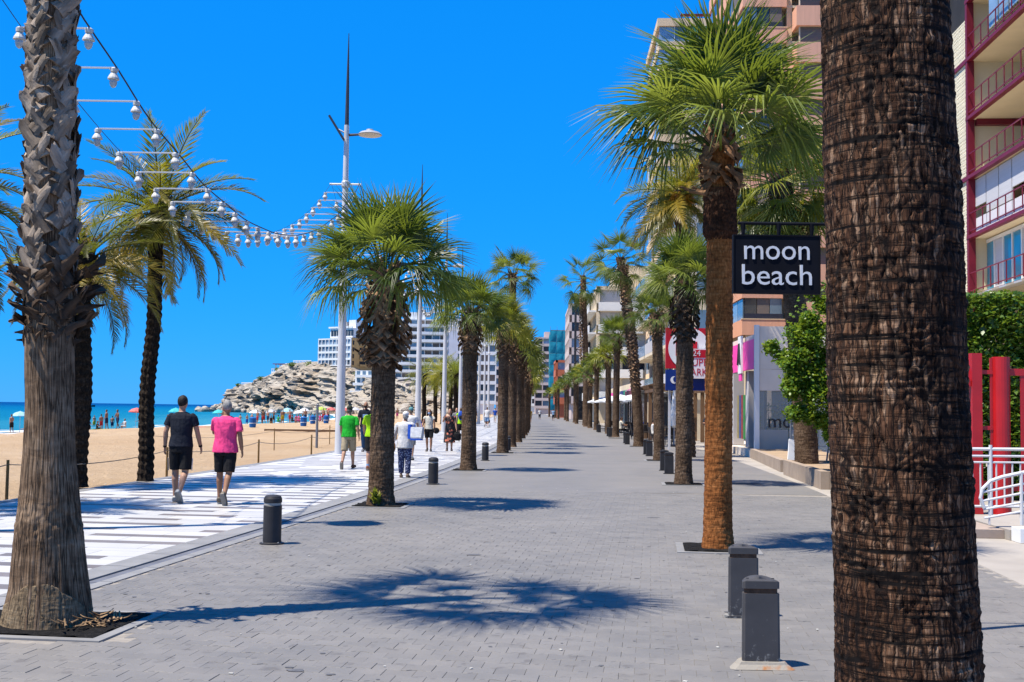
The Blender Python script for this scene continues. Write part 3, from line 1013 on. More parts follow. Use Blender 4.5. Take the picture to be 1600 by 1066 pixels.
def boot_mx(cx, cy, z, a, r, spin, pitch, sc=1.0):
    rad = Vector((math.cos(a), math.sin(a), 0))
    up = Vector((0, 0, 1))
    side = up.cross(rad)
    m = Matrix((( side.x, up.x, rad.x), (side.y, up.y, rad.y), (side.z, up.z, rad.z)))
    m = m.to_4x4() @ Matrix.Rotation(spin, 4, 'Z') @ Matrix.Rotation(pitch, 4, 'X')
    return Matrix.Translation((cx + rad.x * r, cy + rad.y * r, z)) @ m @ Matrix.Scale(sc, 4)

def boot_plan(z0, z1, dz, per, rfun, spin, pitch, seed, jz=0.03, sc=(0.85, 1.15)):
    r_ = random.Random(seed)
    out = []
    z, row = z0, 0
    while z < z1:
        t = (z - z0) / (z1 - z0)
        for k in range(per):
            a = 2 * PI * (k + 0.5 * (row % 2)) / per + r_.uniform(-0.16, 0.16)
            s = spin * (1 if (k + row) % 2 else -1) * r_.uniform(0.6, 1.3)
            out.append((z + r_.uniform(-jz, jz), a, rfun(t), s, (pitch(t) if callable(pitch) else pitch) + r_.uniform(-0.1, 0.1), r_.uniform(*sc), r_.randrange(99)))
        z += dz
        row += 1
    return out

def put_boots(parent, setm, plan, cx=lambda z: 0.0, cy=lambda z: 0.0, name='leaf_base'):
    for z, a, r, s, p, sc, k in plan:
        o = obj(name, setm[k % len(setm)][1], parent)
        o.matrix_local = boot_mx(cx(z), cy(z), z, a, r, s, -p, sc)

def joined_boots(setm, plan, mat):
    mb = MB()
    for z, a, r, s, p, sc, k in plan:
        mb.add(setm[k % len(setm)][0], boot_mx(0, 0, z, a, r, s, -p, sc))
    return mb.mesh('leaf_bases', mat)

def tree_pit(parent, hx, hy, rz=0.0, stones=True):
    b = MB()
    v = np.array([(x, y) for x in np.linspace(-hx, hx, 18) for y in np.linspace(-hy, hy, 18)])
    P = np.zeros((18, 18, 3))
    g = v.reshape(18, 18, 2)
    P[..., :2] = g
    P[..., 2] = 0.002 + 0.035 * fbm(g[..., 0] * 14, g[..., 1] * 14, 0, 3)
    P = P[:, ::-1]
    o = obj('mulch', grid_mesh('mulch', P, M_MULCH), parent, None, (0, 0, rz))
    fr = MB()
    t = 0.09
    fr2 = []
    for x0, x1, y0, y1 in ((-hx - t, hx + t, -hy - t, -hy), (-hx - t, hx + t, hy, hy + t), (-hx - t, -hx, -hy, hy), (hx, hx + t, -hy, hy)):
        mb = MB().box(x0, x1, y0, y1, -0.03, 0.011)
        mb.obj('pit_edging', M_KERB, parent, None, (0, 0, rz))
    return o

# ---- the pale grey palm that stands at the left of the picture; its crown is above the frame and throws the big shadow
t1 = empty('fan_palm', (-3.54, 8.97, 0), 0, 'thick grey fan palm trunk with peeling leaf bases, nearest on the left', 'palm tree', 'fan palms along the promenade')
z = np.concatenate([np.arange(-0.02, 2.7, 0.012), np.arange(2.7, 8.25, 0.05)])
rad = np.interp(z, [0, 0.12, 0.3, 0.6, 0.95, 1.3, 1.65, 2.2, 2.7, 8.2], [0.335, 0.315, 0.285, 0.255, 0.222, 0.195, 0.182, 0.18, 0.175, 0.15])
lean1 = lambda zz: -0.034 * np.maximum(0, np.asarray(zz) - 0.3) - 0.0
def d1(A, Z):
    fl = np.clip((0.8 - Z) / 0.8, 0, 1)
    flute = 0.010 * (cyl_fbm(A, Z * 0.12, 11, 1.0, 2, 5) - 0.5)
    wob = 0.03 * (cyl_fbm(A, Z, 1.2, 1.8, 3, 1) - 0.5)
    band = np.exp(-((Z - 0.78) / 0.18) ** 2) * 0.03 * (cyl_fbm(A, Z, 7, 24, 3, 2) - 0.35)
    fib = 0.008 * (cyl_fbm(A, Z * 0.2, 26, 3, 3, 9) - 0.5)
    return flute * (1 + 3 * fl) + wob + band + fib
obj('trunk', trunk_mesh('trunk', z, rad, lean1(z), 0 * z, 150, d1, BARK_GREY), t1)
zc = np.arange(0.0, 0.40, 0.006)
topj = lambda A: 0.27 + 0.10 * np.sin(A * 2 + 4.4) + 0.05 * (fbm(np.cos(A) * 3, np.sin(A) * 3, 0, 3) - 0.5)
def dcol(A, Z):
    e = np.clip((topj(A) - Z) / 0.03, 0, 1)
    return -0.06 + e * (0.066 + 0.010 * (cyl_fbm(A, Z, 10, 12, 3, 4) - 0.5)) + 0.016 * (cyl_fbm(A, Z * 0.25, 40, 6, 2, 2) - 0.5) + 0.006 * (cyl_fbm(A, Z, 20, 60, 2, 7) - 0.5)
BARK_TAN = bark_mat('bark_tan_collar', (0.07, 0.045, 0.028), (0.23, 0.165, 0.10), (0.42, 0.32, 0.20), ring=40, su=90, sv=10, crack=0.6)
obj('fibre_collar', trunk_mesh('fibre_collar', zc, np.interp(zc, z, rad), lean1(zc), 0 * zc, 260, dcol, BARK_TAN), t1)
put_boots(t1, BOOT_SCALE, boot_plan(2.55, 5.05, 0.105, 9, lambda t: 0.185 - 0.012 * t, 0.62, 0.20, 5), lambda z: float(lean1(z)))
put_boots(t1, BOOT_RAG, boot_plan(2.2, 2.66, 0.075, 12, lambda t: 0.19, 1.1, lambda t: 0.7 - 0.4 * t, 8, 0.04, (0.6, 1.25)), lambda z: float(lean1(z)), name='torn_leaf_base')
put_crown(t1, (float(lean1(8.2)), 0, 8.3), FAN_A, [(az, R(8 + 28 * ((i * 7) % 5) / 5), 'mid', ro * 0.3, dz, s_, k) for i, (az, el, kd, ro, dz, s_, k) in enumerate(crown_plan(10, 3))], 1.22)
put_crown(t1, (float(lean1(8.2)), 0, 8.4), FAN_A, [(az, R(30), 'mid', ro * 0.3, dz, s_, k) for az, el, kd, ro, dz, s_, k in crown_plan(9, 4)], 0.55)  # unseen short fronds added to fill the middle of the ground shadow
tree_pit(t1, 0.62, 0.50, srot(9))
chips = []
M_CHIP = pm('dry_fibre', (0.30, 0.19, 0.10), 0.9, 0.4, 6, 0.3, 60, 0.003, rnd=0.6)
cb = boot_parts(0.10, 0.012, 0.004, 0.006, 0.2, 3, 0.2).mesh('bark_chip', M_CHIP)
for k in range(46):
    a, rr = random.uniform(-1.2, 0.25), random.uniform(0.32, 0.50)
    obj('bark_chip', cb, t1, (0.08 + rr * math.cos(a), rr * math.sin(a) * 0.9, 0.045 + random.uniform(0, 0.05) * (0.5 - rr) * 5), (random.uniform(-.5, .5), random.uniform(-.5, .5), random.uniform(0, 6.3)), random.uniform(0.6, 1.5))

# ---- the dark trunk filling the right of the picture
t0 = empty('fan_palm', (1.445, 4.3, 0), 0, 'massive dark ringed palm trunk filling the right foreground', 'palm tree', 'fan palms along the promenade')
z = np.concatenate([np.arange(-0.02, 0.5, 0.03), np.arange(0.5, 3.6, 0.0062), np.arange(3.6, 11.0, 0.06)])
rad = np.interp(z, [0, 0.3, 0.7, 1.2, 1.8, 2.5, 3.3, 5, 11], [0.33, 0.285, 0.258, 0.248, 0.244, 0.24, 0.228, 0.205, 0.17])
def d0(A, Z):
    w = Z * 19 + (cyl_fbm(A, Z, 1.4, 3.4, 4, 2) - 0.5) * 8.0
    saw = w % 1.0
    ringv = np.where(saw < 0.72, saw / 0.72, (1 - saw) / 0.28)
    amp = 0.35 + 1.1 * cyl_fbm(A, Z, 2.0, 3.5, 2, 6)
    cr = np.abs(cyl_fbm(A, Z * 0.35, 7.0, 7.0, 3, 11) - 0.5)
    crack = -0.012 * np.clip(1 - cr / 0.022, 0, 1)
    cr2 = np.abs(cyl_fbm(A, Z * 0.6, 13.0, 9.0, 2, 21) - 0.5)
    crack2 = -0.006 * np.clip(1 - cr2 / 0.03, 0, 1)
    return 0.008 * amp * ringv * np.clip(cyl_fbm(A, Z, 3.5, 9, 3, 15) * 2.4 - 0.5, 0, 1.3) + crack + crack2 + 0.008 * (cyl_fbm(A, Z, 9, 30, 4, 4) - 0.5) + 0.02 * (cyl_fbm(A, Z, 1.0, 1.2, 2, 8) - 0.5)
lean0 = -0.030 * (z - 1.7)
obj('trunk', trunk_mesh('trunk', z, rad, lean0, 0 * z, 250, d0, BARK_CELL), t0)
put_crown(t0, (-0.28, 0, 11.0), FAN_A, crown_plan(26, 13, 75, -60, 0.6), 1.25)
tree_pit(t0, 0.5, 0.5, srot(4.3))

# ---- the rest of the rows
def fan_palm(label, x, y, h, r, b0, b1, rb, ncrown, sc, fan=FAN_A, bark=BARK_BROWN, boots=BOOT_CROSS, near=True, lean=(0, 0), seed=1, e=(86, -8), pit=True, bootn=9, group='fan palms along the promenade', dead=0, zsp=0.25, power=0.95, spin=0.7, rtop=None):
    t = empty('fan_palm', (x, y, 0), 0, label, 'palm tree', group)
    nz = int(h / (0.022 if near else 0.09))
    z = np.linspace(-0.02, h, nz)
    rt = rtop or r * 0.95
    rad = np.interp(z, [0, 0.25, 0.8, h], [r * 1.22, r * 1.06, r, rt])
    lx, ly = lean[0] * (z / h) ** 1.5, lean[1] * (z / h) ** 1.5
    obj('trunk', trunk_mesh('trunk', z, rad, lx, ly, 72 if near else 20, d_rough(0.012, 13.0) if near else d_rough(0.012, 5), bark), t)
    fx = lambda zz: lean[0] * (max(zz, 0) / h) ** 1.5
    fy = lambda zz: lean[1] * (max(zz, 0) / h) ** 1.5
    prof = lambda q: r * 0.9 + (rb - r * 0.9) * math.sin(min(1.0, 0.12 + 1.0 * q) * PI) ** 0.8 * 0.72
    if b1 > b0:
        plan = boot_plan(b0, b1, 0.085 if near else 0.16, bootn if near else 7, prof, spin, lambda q: 1.0 - 0.5 * q, seed, 0.05, (0.7, 1.15))
        if near: put_boots(t, boots, plan, fx, fy)
        else:
            o = obj('leaf_bases', joined_boots(boots, plan, boots[0][1].materials[0]), t, (fx(b1), fy(b1), 0))
            o['kind'] = 'stuff'
    top = (fx(h), fy(h), h)
    plan = crown_plan(ncrown, seed + 40, e[0], e[1], zsp, power)
    if near: put_crown(t, top, fan, plan, sc)
    else:
        tag(obj('crown', joined_crown(fan, plan, fan['up'][0][1].materials[0], sc), t, top), kind='stuff')
    if dead:
        put_crown(t, (top[0], top[1], h - 0.35), FAN_DEAD, [(az, R(-62) + ro * 0.4, 'low', ro, dz, s_ * 0.9, k) for az, el, kd, ro, dz, s_, k in crown_plan(dead, seed + 5)], sc, 'dead_frond')
    if pit: tree_pit(t, 0.42, 0.42, srot(y))
    return t

L2 = fan_palm('fan palm with swollen skirt of brown leaf bases, second in the left row', -2.23, 20.06, 4.05, 0.205, 2.42, 3.95, 0.60, 40, 1.1, near=True, seed=2, bootn=11, e=(86, 0))
big_l2 = boot_set(M_BOOT_R, 0.52, 0.045, 0.018, 0.022, (0.35, 0.2, 0.5), 4, 0.2)
for k in range(16):
    o = obj('torn_leaf_base', big_l2[k % 4][1], L2)
    o.matrix_local = boot_mx(0, 0, 2.40 + 0.045 * (k % 7), k * 2.4, 0.20, (1.25 if k % 2 else -1.2) + 0.2 * math.sin(k * 5), -0.75, 0.9 + 0.25 * math.sin(k * 3))
# a yellow-green weed sprouting at its foot
wd = empty('weed', (-2.27, 19.78, 0.01), 0, 'small yellow-green weed sprouting at the foot of a palm', 'plant')
M_WEED = leaf_mat('weed_leaf', (0.12, 0.16, 0.02), (0.25, 0.27, 0.03), (0.4, 0.38, 0.05))
wl_ = MB(); wl_.v = [(-0.012, 0, 0), (0.012, 0, 0), (0.03, 0.09, 0.05), (-0.03, 0.09, 0.05), (0, 0.2, 0.05)]; wl_.f = [(0, 1, 2, 3), (3, 2, 4)]
wlm = wl_.mesh('leaf', M_WEED)
for k in range(34):
    o = obj('leaf', wlm, wd)
    o.matrix_local = Matrix.Translation((random.uniform(-.05, .05), random.uniform(-.03, .03), 0.02 + 0.14 * random.random())) @ Matrix.Rotation(random.uniform(0, 6.3), 4, 'Z') @ Matrix.Rotation(random.uniform(0.1, 1.1), 4, 'X') @ Matrix.Scale(random.uniform(.5, 1.1), 4)

L3 = fan_palm('slim fan palm with shaggy brown collar, third in the left row', -1.15, 31.78, 4.35, 0.20, 3.2, 4.3, 0.42, 40, 0.84, near=True, seed=3, bootn=8)
L4 = fan_palm('fourth fan palm in the left row with pale green drooping crown', -0.31, 44.48, 5.0, 0.20, 3.7, 4.9, 0.40, 36, 0.88, FAN_B, near=True, seed=4, bootn=7)
L4b = fan_palm('tall slender fan palm rising above the left row', 0.0, 52.5, 7.9, 0.16, 7.4, 7.8, 0.22, 22, 1.0, FAN_A, near=True, seed=5, e=(70, -40), bootn=6, pit=False)
for i, (yy, hh) in enumerate(((49.5, 4.7), (56.5, 4.4), (64, 4.6), (71.5, 4.4), (79, 4.5), (87, 4.3), (95, 4.4), (104, 4.4), (114, 4.2), (125, 4.4), (138, 4.3), (153, 4.2), (170, 4.3), (190, 4.2), (214, 4.2), (242, 4.2))):
    fan_palm('yellowish fan palm in the receding left row, %s from the camera' % ORD[i + 4], float(xl(yy)) + 0.05, yy, hh * 1.03, 0.19, hh - 1.1, hh, 0.38, 22 + (i * 5) % 9, 0.80 + 0.05 * ((i * 3) % 5), FAN_LO, near=False, seed=20 + i, pit=False, lean=(0.18 * math.sin(i * 2.3), 0))

R1 = fan_palm('fan palm with rust-orange fibrous trunk in front of the hanging sign', 2.59, 14.42, 5.25, 0.165, 4.42, 5.2, 0.33, 40, 1.12, FAN_A, BARK_RUST, BOOT_RUST, True, (0.02, 0), 6, (86, 12), bootn=7, zsp=0.3, spin=0.9)
# the dark matted sleeve and the torn leaf bases under the crown
zs_ = np.arange(3.85, 4.5, 0.012)
obj('matted_sleeve', trunk_mesh('matted_sleeve', zs_, np.interp(zs_, [3.85, 3.95, 4.1, 4.35, 4.5], [0.165, 0.215, 0.205, 0.20, 0.22]), 0.015 + 0 * zs_, 0 * zs_, 90, lambda A, Z: 0.05 * (cyl_fbm(A, Z, 12, 30, 3, 2) - 0.5), bark_mat('bark_matted', (0.012, 0.006, 0.004), (0.05, 0.02, 0.010), (0.13, 0.06, 0.03), ring=20, su=30, sv=14)), R1)
big_b = boot_set(M_BOOT_R, 0.40, 0.055, 0.022, 0.03, (0.25, 0.1), 3, 0.2)
for k, (a, s_, p_) in enumerate(((-2.6, 1.25, 0.5), (-1.2, -1.2, 0.55), (-0.5, 1.1, 0.5), (-1.9, 1.4, 0.4), (2.0, 1.2, 0.5), (0.8, -1.2, 0.5))):
    o = obj('torn_leaf_base', big_b[k % 3][1], R1)
    o.matrix_local = boot_mx(0.015, 0, 4.42 + 0.04 * (k % 3), a, 0.2, s_, -p_, 1.0)

R2 = fan_palm('fan palm with dark shaggy head in front of the supermarket sign', 4.04, 26.98, 4.75, 0.185, 3.35, 4.7, 0.44, 38, 0.86, FAN_A, BARK_BROWN, BOOT_DARK, True, (0, 0), 8, (86, -4), bootn=9)
R3 = fan_palm('slimmer fan palm behind the dark shaggy one in the right row', 5.09, 39.58, 5.0, 0.18, 4.2, 4.95, 0.33, 30, 0.80, FAN_A, BARK_BROWN, BOOT_CROSS, True, (-0.12, 0), 9, bootn=7)
R3b = fan_palm('tall leaning fan palm with bulging trunk in the right row', 6.07, 54.72, 9.0, 0.23, 2.6, 8.8, 0.32, 20, 1.15, FAN_A, BARK_BROWN, BOOT_CROSS, True, (-0.95, 0), 10, (70, -62), bootn=5, rtop=0.2)
R4 = fan_palm('short fan palm in the right row beside the white parasols', 6.39, 70.33, 6.2, 0.20, 5.1, 6.1, 0.42, 30, 1.0, FAN_A, BARK_BROWN, BOOT_CROSS, False, (0.05, 0), 11)
R5 = fan_palm('fan palm leaning slightly right, in front of the parasols', 6.75, 80.0, 5.4, 0.2, 4.6, 5.3, 0.4, 28, 0.92, FAN_LO, BARK_BROWN, BOOT_CROSS, False, (-0.05, 0), 12, pit=False)
R6 = fan_palm('fan palm left of the white parasols with yellow-green crown', 6.95, 94, 5.6, 0.2, 4.7, 5.5, 0.4, 28, 0.95, FAN_LO, BARK_BROWN, BOOT_CROSS, False, (0, 0), 13, pit=False)
R7 = fan_palm('very tall fan palm with hanging fronds beside the lattice tower', 7.35, 112, 14.8, 0.30, 6.5, 14.6, 0.42, 20, 1.8, FAN_A, BARK_BROWN, BOOT_CROSS, False, (-0.5, 0), 14, (75, -70), pit=False, rtop=0.24, zsp=0.5)
for i, (yy, hh) in enumerate(((104, 5.4), (122, 6.6), (133, 6.0), (146, 6.4), (160, 6.0), (176, 6.2), (196, 5.8), (220, 5.8), (248, 5.6))):
    fan_palm('small yellow-green fan palm far down the right row, %s from the camera' % ORD[i + 8], float(xl(yy)) + 5.7 + (0.25 if i % 2 else -0.1), yy, hh * 0.9, 0.2, hh - 1.7, hh - 0.65, 0.4, 26, 0.98, FAN_LO if i % 2 else FAN_LOA, near=False, seed=60 + i, pit=False)

# fan palm with a thick hanging skirt behind the hanging sign
SK = fan_palm('fan palm with thick skirt of hanging fronds behind the hanging sign', 7.95, 31.0, 8.2, 0.30, 6.9, 8.2, 0.4, 74, 1.35, FAN_B, BARK_BROWN, BOOT_DARK, True, (-0.75, 0), 15, (80, -72), bootn=7, pit=False, group='garden palms', zsp=0.7, power=0.6, dead=8)

# ---- feather-leaved date palms
def date_meshes(mat, seeds=(1, 2, 3), L=2.3, nl=58):
    return {'up': [(m, m.mesh('frond', mat)) for m in (feather_parts(L, nl, 0.9, s) for s in seeds)],
            'mid': [(m, m.mesh('frond', mat)) for m in (feather_parts(L, nl, 1.25, s + 5) for s in seeds)],
            'low': [(m, m.mesh('frond', mat)) for m in (feather_parts(L * 0.95, nl, 1.1, s + 9) for s in seeds)]}
DATE = date_meshes(LEAF_C)
DATE_LO = date_meshes(LEAF_B, (1, 2), 2.3, 30)
LEAF_Y = leaf_mat('date_leaf_golden', (0.16, 0.12, 0.02), (0.3, 0.2, 0.02), (0.42, 0.26, 0.03))
DATE_Y = date_meshes(LEAF_Y, (4,))

def date_palm(label, x, y, h, r, n, sc, meshes=DATE, near=True, lean=(0, 0), seed=1, e=(80, -42), bark=BARK_BLACK, gold=0, group='date palms', fruit=False):
    t = empty('date_palm', (x, y, 0), 0, label, 'palm tree', group)
    z = np.linspace(-0.05, h, int(h / (0.02 if near else 0.1)))
    rad = np.interp(z, [0, 0.3, h * 0.85, h], [r * 1.1, r, r * 0.92, r * 1.25])
    cx = lean[0] * (z / h) ** 1.3 + 0.03 * np.sin(z * 1.9 + seed)
    cy = lean[1] * (z / h) ** 1.3
    obj('trunk', trunk_mesh('trunk', z, rad, cx, cy, 64 if near else 16, d_diamond(0.028, 5, 18), bark), t)
    top = (float(cx[-1]), float(cy[-1]), h)
    plan = crown_plan(n, seed + 70, e[0], e[1], 0.4, 0.8)
    if near:
        put_crown(t, top, meshes, plan, sc)
        if gold: put_crown(t, (top[0], top[1], h - 0.15), DATE_Y, [(az, R(-8) + ro, 'mid', ro, dz, s_ * 0.9, k) for az, el, kd, ro, dz, s_, k in crown_plan(gold, seed + 9)], sc, 'golden_frond')
        put_boots(t, BOOT_CROSS, boot_plan(h - 0.55, h + 0.05, 0.1, 8, lambda q: r * 1.1, 0.3, lambda q: 0.35, seed), lambda q: top[0], lambda q: top[1])
    else:
        tag(obj('crown', joined_crown(meshes, plan, meshes['up'][0][1].materials[0], sc), t, top), kind='stuff')
    if fruit:
        M_FR = pm('orange_fruit', (0.62, 0.28, 0.02), 0.6, 0.4, 12, 0.4, 30, 0.02)
        for q in range(7):
            a = q * 0.9 - 2.9
            mb = MB()
            for s_ in range(40):
                d_ = Vector((random.gauss(0, .10), random.gauss(0, .10), random.gauss(-0.18, .16)))
                mb.tube([(0, 0, 0.12), tuple(d_ * 0.6), tuple(d_)], [0.006, 0.009, 0.02], 4)
            tag(mb.obj('fruit_bunch', M_FR, t, (top[0] + 0.35 * math.cos(a), top[1] + 0.35 * math.sin(a), h - 0.2)), kind='stuff')
    return t
date_palm('dark-trunked date palm at the sand edge with full olive crown', -8.05, 25.48, 6.15, 0.155, 43, 0.98, lean=(0.12, 0.1), seed=1, gold=8)
date_palm('date palm partly behind the grey trunk, with golden lower fronds', -8.70, 23.28, 4.7, 0.21, 30, 0.86, lean=(-0.05, 0.0), seed=4, gold=13)
date_palm('date palm at the left edge, mostly out of frame', -9.35, 18.2, 5.15, 0.2, 42, 0.95, lean=(-0.1, 0.0), seed=6, gold=16)
date_palm('date palm with orange fruit in front of the beige tower', 6.6, 43.0, 10.0, 0.24, 46, 1.2, lean=(-0.3, 0), seed=7, bark=BARK_BROWN, fruit=True, group='garden palms')
for i, (x, y, h) in enumerate(((-9.2, 122, 5.3), (-8.6, 131, 5.6), (-7.0, 118, 5.3), (-6.6, 126, 5.8), (-6.3, 134, 6.0), (-5.6, 116, 5.2))):
    date_palm('yellow-green date palm far off by the white apartment block, %s from the left' % ('first', 'second', 'third', 'fourth', 'fifth', 'sixth')[i], x, y, h, 0.22, 34, 1.15, DATE_LO, False, seed=30 + i, group='date palms by the white block')

# ================================================================== buildings
_BX = {}
def bx(parent, name, x0, x1, y0, y1, z0, z1, mat, rot=None):
    key = (name, round(x1 - x0, 3), round(y1 - y0, 3), round(z1 - z0, 3), mat.name)
    if key not in _BX: _BX[key] = MB().box(0, x1 - x0, 0, y1 - y0, 0, z1 - z0).mesh(name, mat)
    return obj(name, _BX[key], parent, (x0, y0, z0), rot)

class Face:
    """axis-aligned face of a building: a runs along it, d goes inward"""
    def __init__(s, root, side, W=0.0):
        s.r, s.side, s.W = root, side, W
    def box(s, name, a0, a1, d0, d1, z0, z1, mat, parent=None, off=None):
        if s.side == 'front': c = (a0, a1, d0, d1)
        elif s.side == 'left': c = (d0, d1, a0, a1)
        else: c = (s.W - d1, s.W - d0, a0, a1)
        if parent is not None:
            c = (c[0] - parent.location.x, c[1] - parent.location.x, c[2] - parent.location.y, c[3] - parent.location.y)
            z0, z1 = z0 - parent.location.z, z1 - parent.location.z
        return bx(parent or s.r, name, c[0], c[1], c[2], c[3], z0, z1, mat)

def rail(f, a0, a1, d, z0, h, mat, step=0.5, bar=0.03, name='railing'):
    """a balcony railing: top and bottom bar with uprights, one part"""
    top = f.box(name, a0, a1, d, d + bar, z0 + h - bar, z0 + h, mat)
    f.box('bottom_bar', a0, a1, d, d + bar, z0 + 0.08, z0 + 0.08 + bar, mat, top)
    n = max(2, int(round((a1 - a0) / step)) + 1)
    for a in np.linspace(a0, a1 - bar, n):
        f.box('upright', a, a + bar, d + 0.002, d + bar - 0.002, z0, z0 + h - bar, mat, top)
    return top

W_WHITE = pm('white_render', (0.72, 0.72, 0.71), 0.8, 0.06, 0.5, 0.1, 20, 0.01, k=0.92)
W_LILAC = pm('lilac_render_and_shade', (0.58, 0.57, 0.60), 0.85, 0.08, 0.4, 0.1, 20, 0.01, k=1.0)
W_TAN = pm('ochre_render', (0.40, 0.25, 0.105), 0.85, 0.1, 0.4, 0.15, 20, 0.01, k=1.0)
W_CREAM = pm('cream_render', (0.60, 0.50, 0.36), 0.85, 0.08, 0.5, 0.12, 20, 0.01, k=1.0)
W_BEIGE = pm('beige_render', (0.66, 0.47, 0.29), 0.85, 0.08, 0.5, 0.12, 20, 0.01, k=1.0)
W_SALMON = pm('salmon_ribbed_render', (0.66, 0.34, 0.22), 0.85, 0.08, 0.7, 0.5, 3, 0.02, stretch=(6, 6, 0.4), k=1.0)
W_GREY = pm('grey_render', (0.42, 0.40, 0.40), 0.85, 0.1, 0.5, 0.12, 20, 0.01, k=1.0)
W_PINKISH = pm('pale_rose_render', (0.52, 0.42, 0.38), 0.85, 0.1, 0.5, 0.12, 20, 0.01, k=1.0)
W_BRICK = pm('brick_red_render', (0.42, 0.12, 0.06), 0.85, 0.15, 0.6, 0.2, 10, 0.01, k=1.0)
G_TEAL = glass_mat('teal_glass', (0.03, 0.20, 0.26))
G_BLUE = glass_mat('blue_grey_glass', (0.11, 0.17, 0.23))
G_DARK = glass_mat('dark_glass', (0.03, 0.035, 0.045))
G_SKY = glass_mat('pale_glass', (0.22, 0.32, 0.42))
G_CYAN = glass_mat('cyan_glass', (0.03, 0.26, 0.40))
M_BLIND = pm('brown_blind', (0.20, 0.16, 0.135), 0.7, 0.1, 1, 0.3, 3, 0.02, stretch=(0.2, 0.2, 12), rnd=0.3)
M_BLINDW = pm('white_blind', (0.66, 0.66, 0.68), 0.7, 0.06, 1, 0.3, 3, 0.01, stretch=(0.2, 0.2, 12), rnd=0.1)
M_DARK = pm('dark_interior', (0.025, 0.024, 0.026), 0.8, 0.3, 1, 0.1)
M_STEEL = pm('grey_steel', (0.30, 0.31, 0.33), 0.45, 0.1, 3, 0.1, metal=0.6)
M_GREEN_AWN = pm('green_awning', (0.015, 0.22, 0.15), 0.7, 0.12, 3, 0.1)

def grid_face(f, A, nx, z0, nf, fh, wall, glasses, band=0.85, pier=0.22, rec=0.45, rngs=None, sill=True, window='window'):
    """bands and piers stand proud of windows that sit rec deep"""
    r_ = random.Random(int(A * 10 + nf))
    cw = A / nx
    for k in range(nf + 1):
        h = band if k < nf else 0.5
        f.box('floor_band', 0, A, 0, rec - 0.01, z0 + k * fh, z0 + k * fh + h, wall)
    for i in range(nx + 1):
        a = min(max(i * cw - pier / 2, 0.002), A - pier - 0.002)
        for k in range(nf):
            f.box('pier', a, a + pier, 0.03, rec - 0.02, z0 + k * fh + band, z0 + (k + 1) * fh, wall)
    for k in range(nf):
        for i in range(nx):
            g = r_.choice(glasses)
            w = f.box(window, i * cw + pier / 2, (i + 1) * cw - pier / 2, rec - 0.06, rec + 0.02, z0 + k * fh + band, z0 + (k + 1) * fh, g)
            if sill:
                f.box('mullion', i * cw + cw / 2 - 0.04, i * cw + cw / 2 + 0.04, rec - 0.12, rec - 0.05, z0 + k * fh + band, z0 + (k + 1) * fh, wall, w)

# ---- hotel on the headland: white glazed front, ochre flank
th = R(-35)
hotel = empty('hotel', (-75.8, 449.9, 0), th, 'white hotel with ochre side wall on the rocky headland', 'building')
fF, fR = Face(hotel, 'front'), Face(hotel, 'right', 17.3)
bx(hotel, 'wall', 0.46, 16.84, 0.46, 12.0, 9.0, 28.0, W_WHITE)
grid_face(fF, 17.3, 9, 16.9, 4, 2.65, W_WHITE, [G_BLUE, G_SKY, G_SKY, G_BLUE, G_DARK], 0.8, 0.3)
grid_face(fF, 17.3, 9, 14.2, 1, 2.6, W_WHITE, [G_TEAL], 0.35, 0.35, sill=False)
bx(hotel, 'side_wall', 16.845, 17.3, 0.5, 13.5, 11.0, 28.1, W_TAN)
for k in range(5):
    for a0, a1, m_ in ((1.0, 1.9, M_DARK), (5.0, 8.4, M_DARK), (9.6, 11.0, M_BLIND)):
        if k == 0 and a0 > 4: continue
        fR.box('window', a0, a1, -0.05, 0.02, 15.0 + k * 2.6, 16.6 + k * 2.6, m_)
    if k: fR.box('balcony_parapet', 4.9, 8.5, -0.5, -0.06, 14.6 + k * 2.6, 15.4 + k * 2.6, W_TAN)
bx(hotel, 'undercroft', 0.6, 16.7, 0.6, 11, 4.0, 8.98, M_DARK)
for a in np.arange(0.6, 17, 2.0): bx(hotel, 'column', a, a + 0.35, 0.1, 0.44, 6.5, 13.9, W_GREY)
pent = bx(hotel, 'penthouse', 4.5, 16.2, 2.0, 11, 28.3, 32.0, W_WHITE)
for a in np.arange(5.0, 15.8, 1.5): bx(hotel, 'penthouse_window', a, a + 1.2, 1.9, 2.05, 29.0, 31.2, G_DARK)
bx(hotel, 'roof_room', 12.5, 16.0, 4, 8, 32.01, 35.2, W_WHITE)
bx(hotel, 'roof_tank', 8.6, 11.2, 4, 7, 32.01, 34.6, W_GREY)
bx(hotel, 'roof_parapet', 4.0, 16.6, 1.5, 1.8, 32.01, 32.6, W_WHITE)
# white terraces and steps right of the hotel
terr = empty('white_terrace_house', (-57.5, 424, 0), R(-12), 'low white terraced house with stairs below the ochre hotel wall', 'building')
bx(terr, 'wall', 0, 13, 0, 8, 6, 15.0, W_WHITE)
for k in range(3):
    bx(terr, 'terrace', -1.5 + k, 13.0 - k, -1.2, -0.01, 6.6 + k * 2.9, 7.6 + k * 2.9, W_WHITE)
    for a in np.arange(0.6, 12, 2.2): bx(terr, 'window', a, a + 1.3, -0.04, 0.02, 8.0 + k * 2.6, 9.6 + k * 2.6, G_BLUE)
for k in range(26):
    bx(terr, 'stair_step', 6 + k * 0.5, 6.5 + k * 0.5, -3.4, -1.4, 1.0, 9.5 - k * 0.33, W_WHITE)

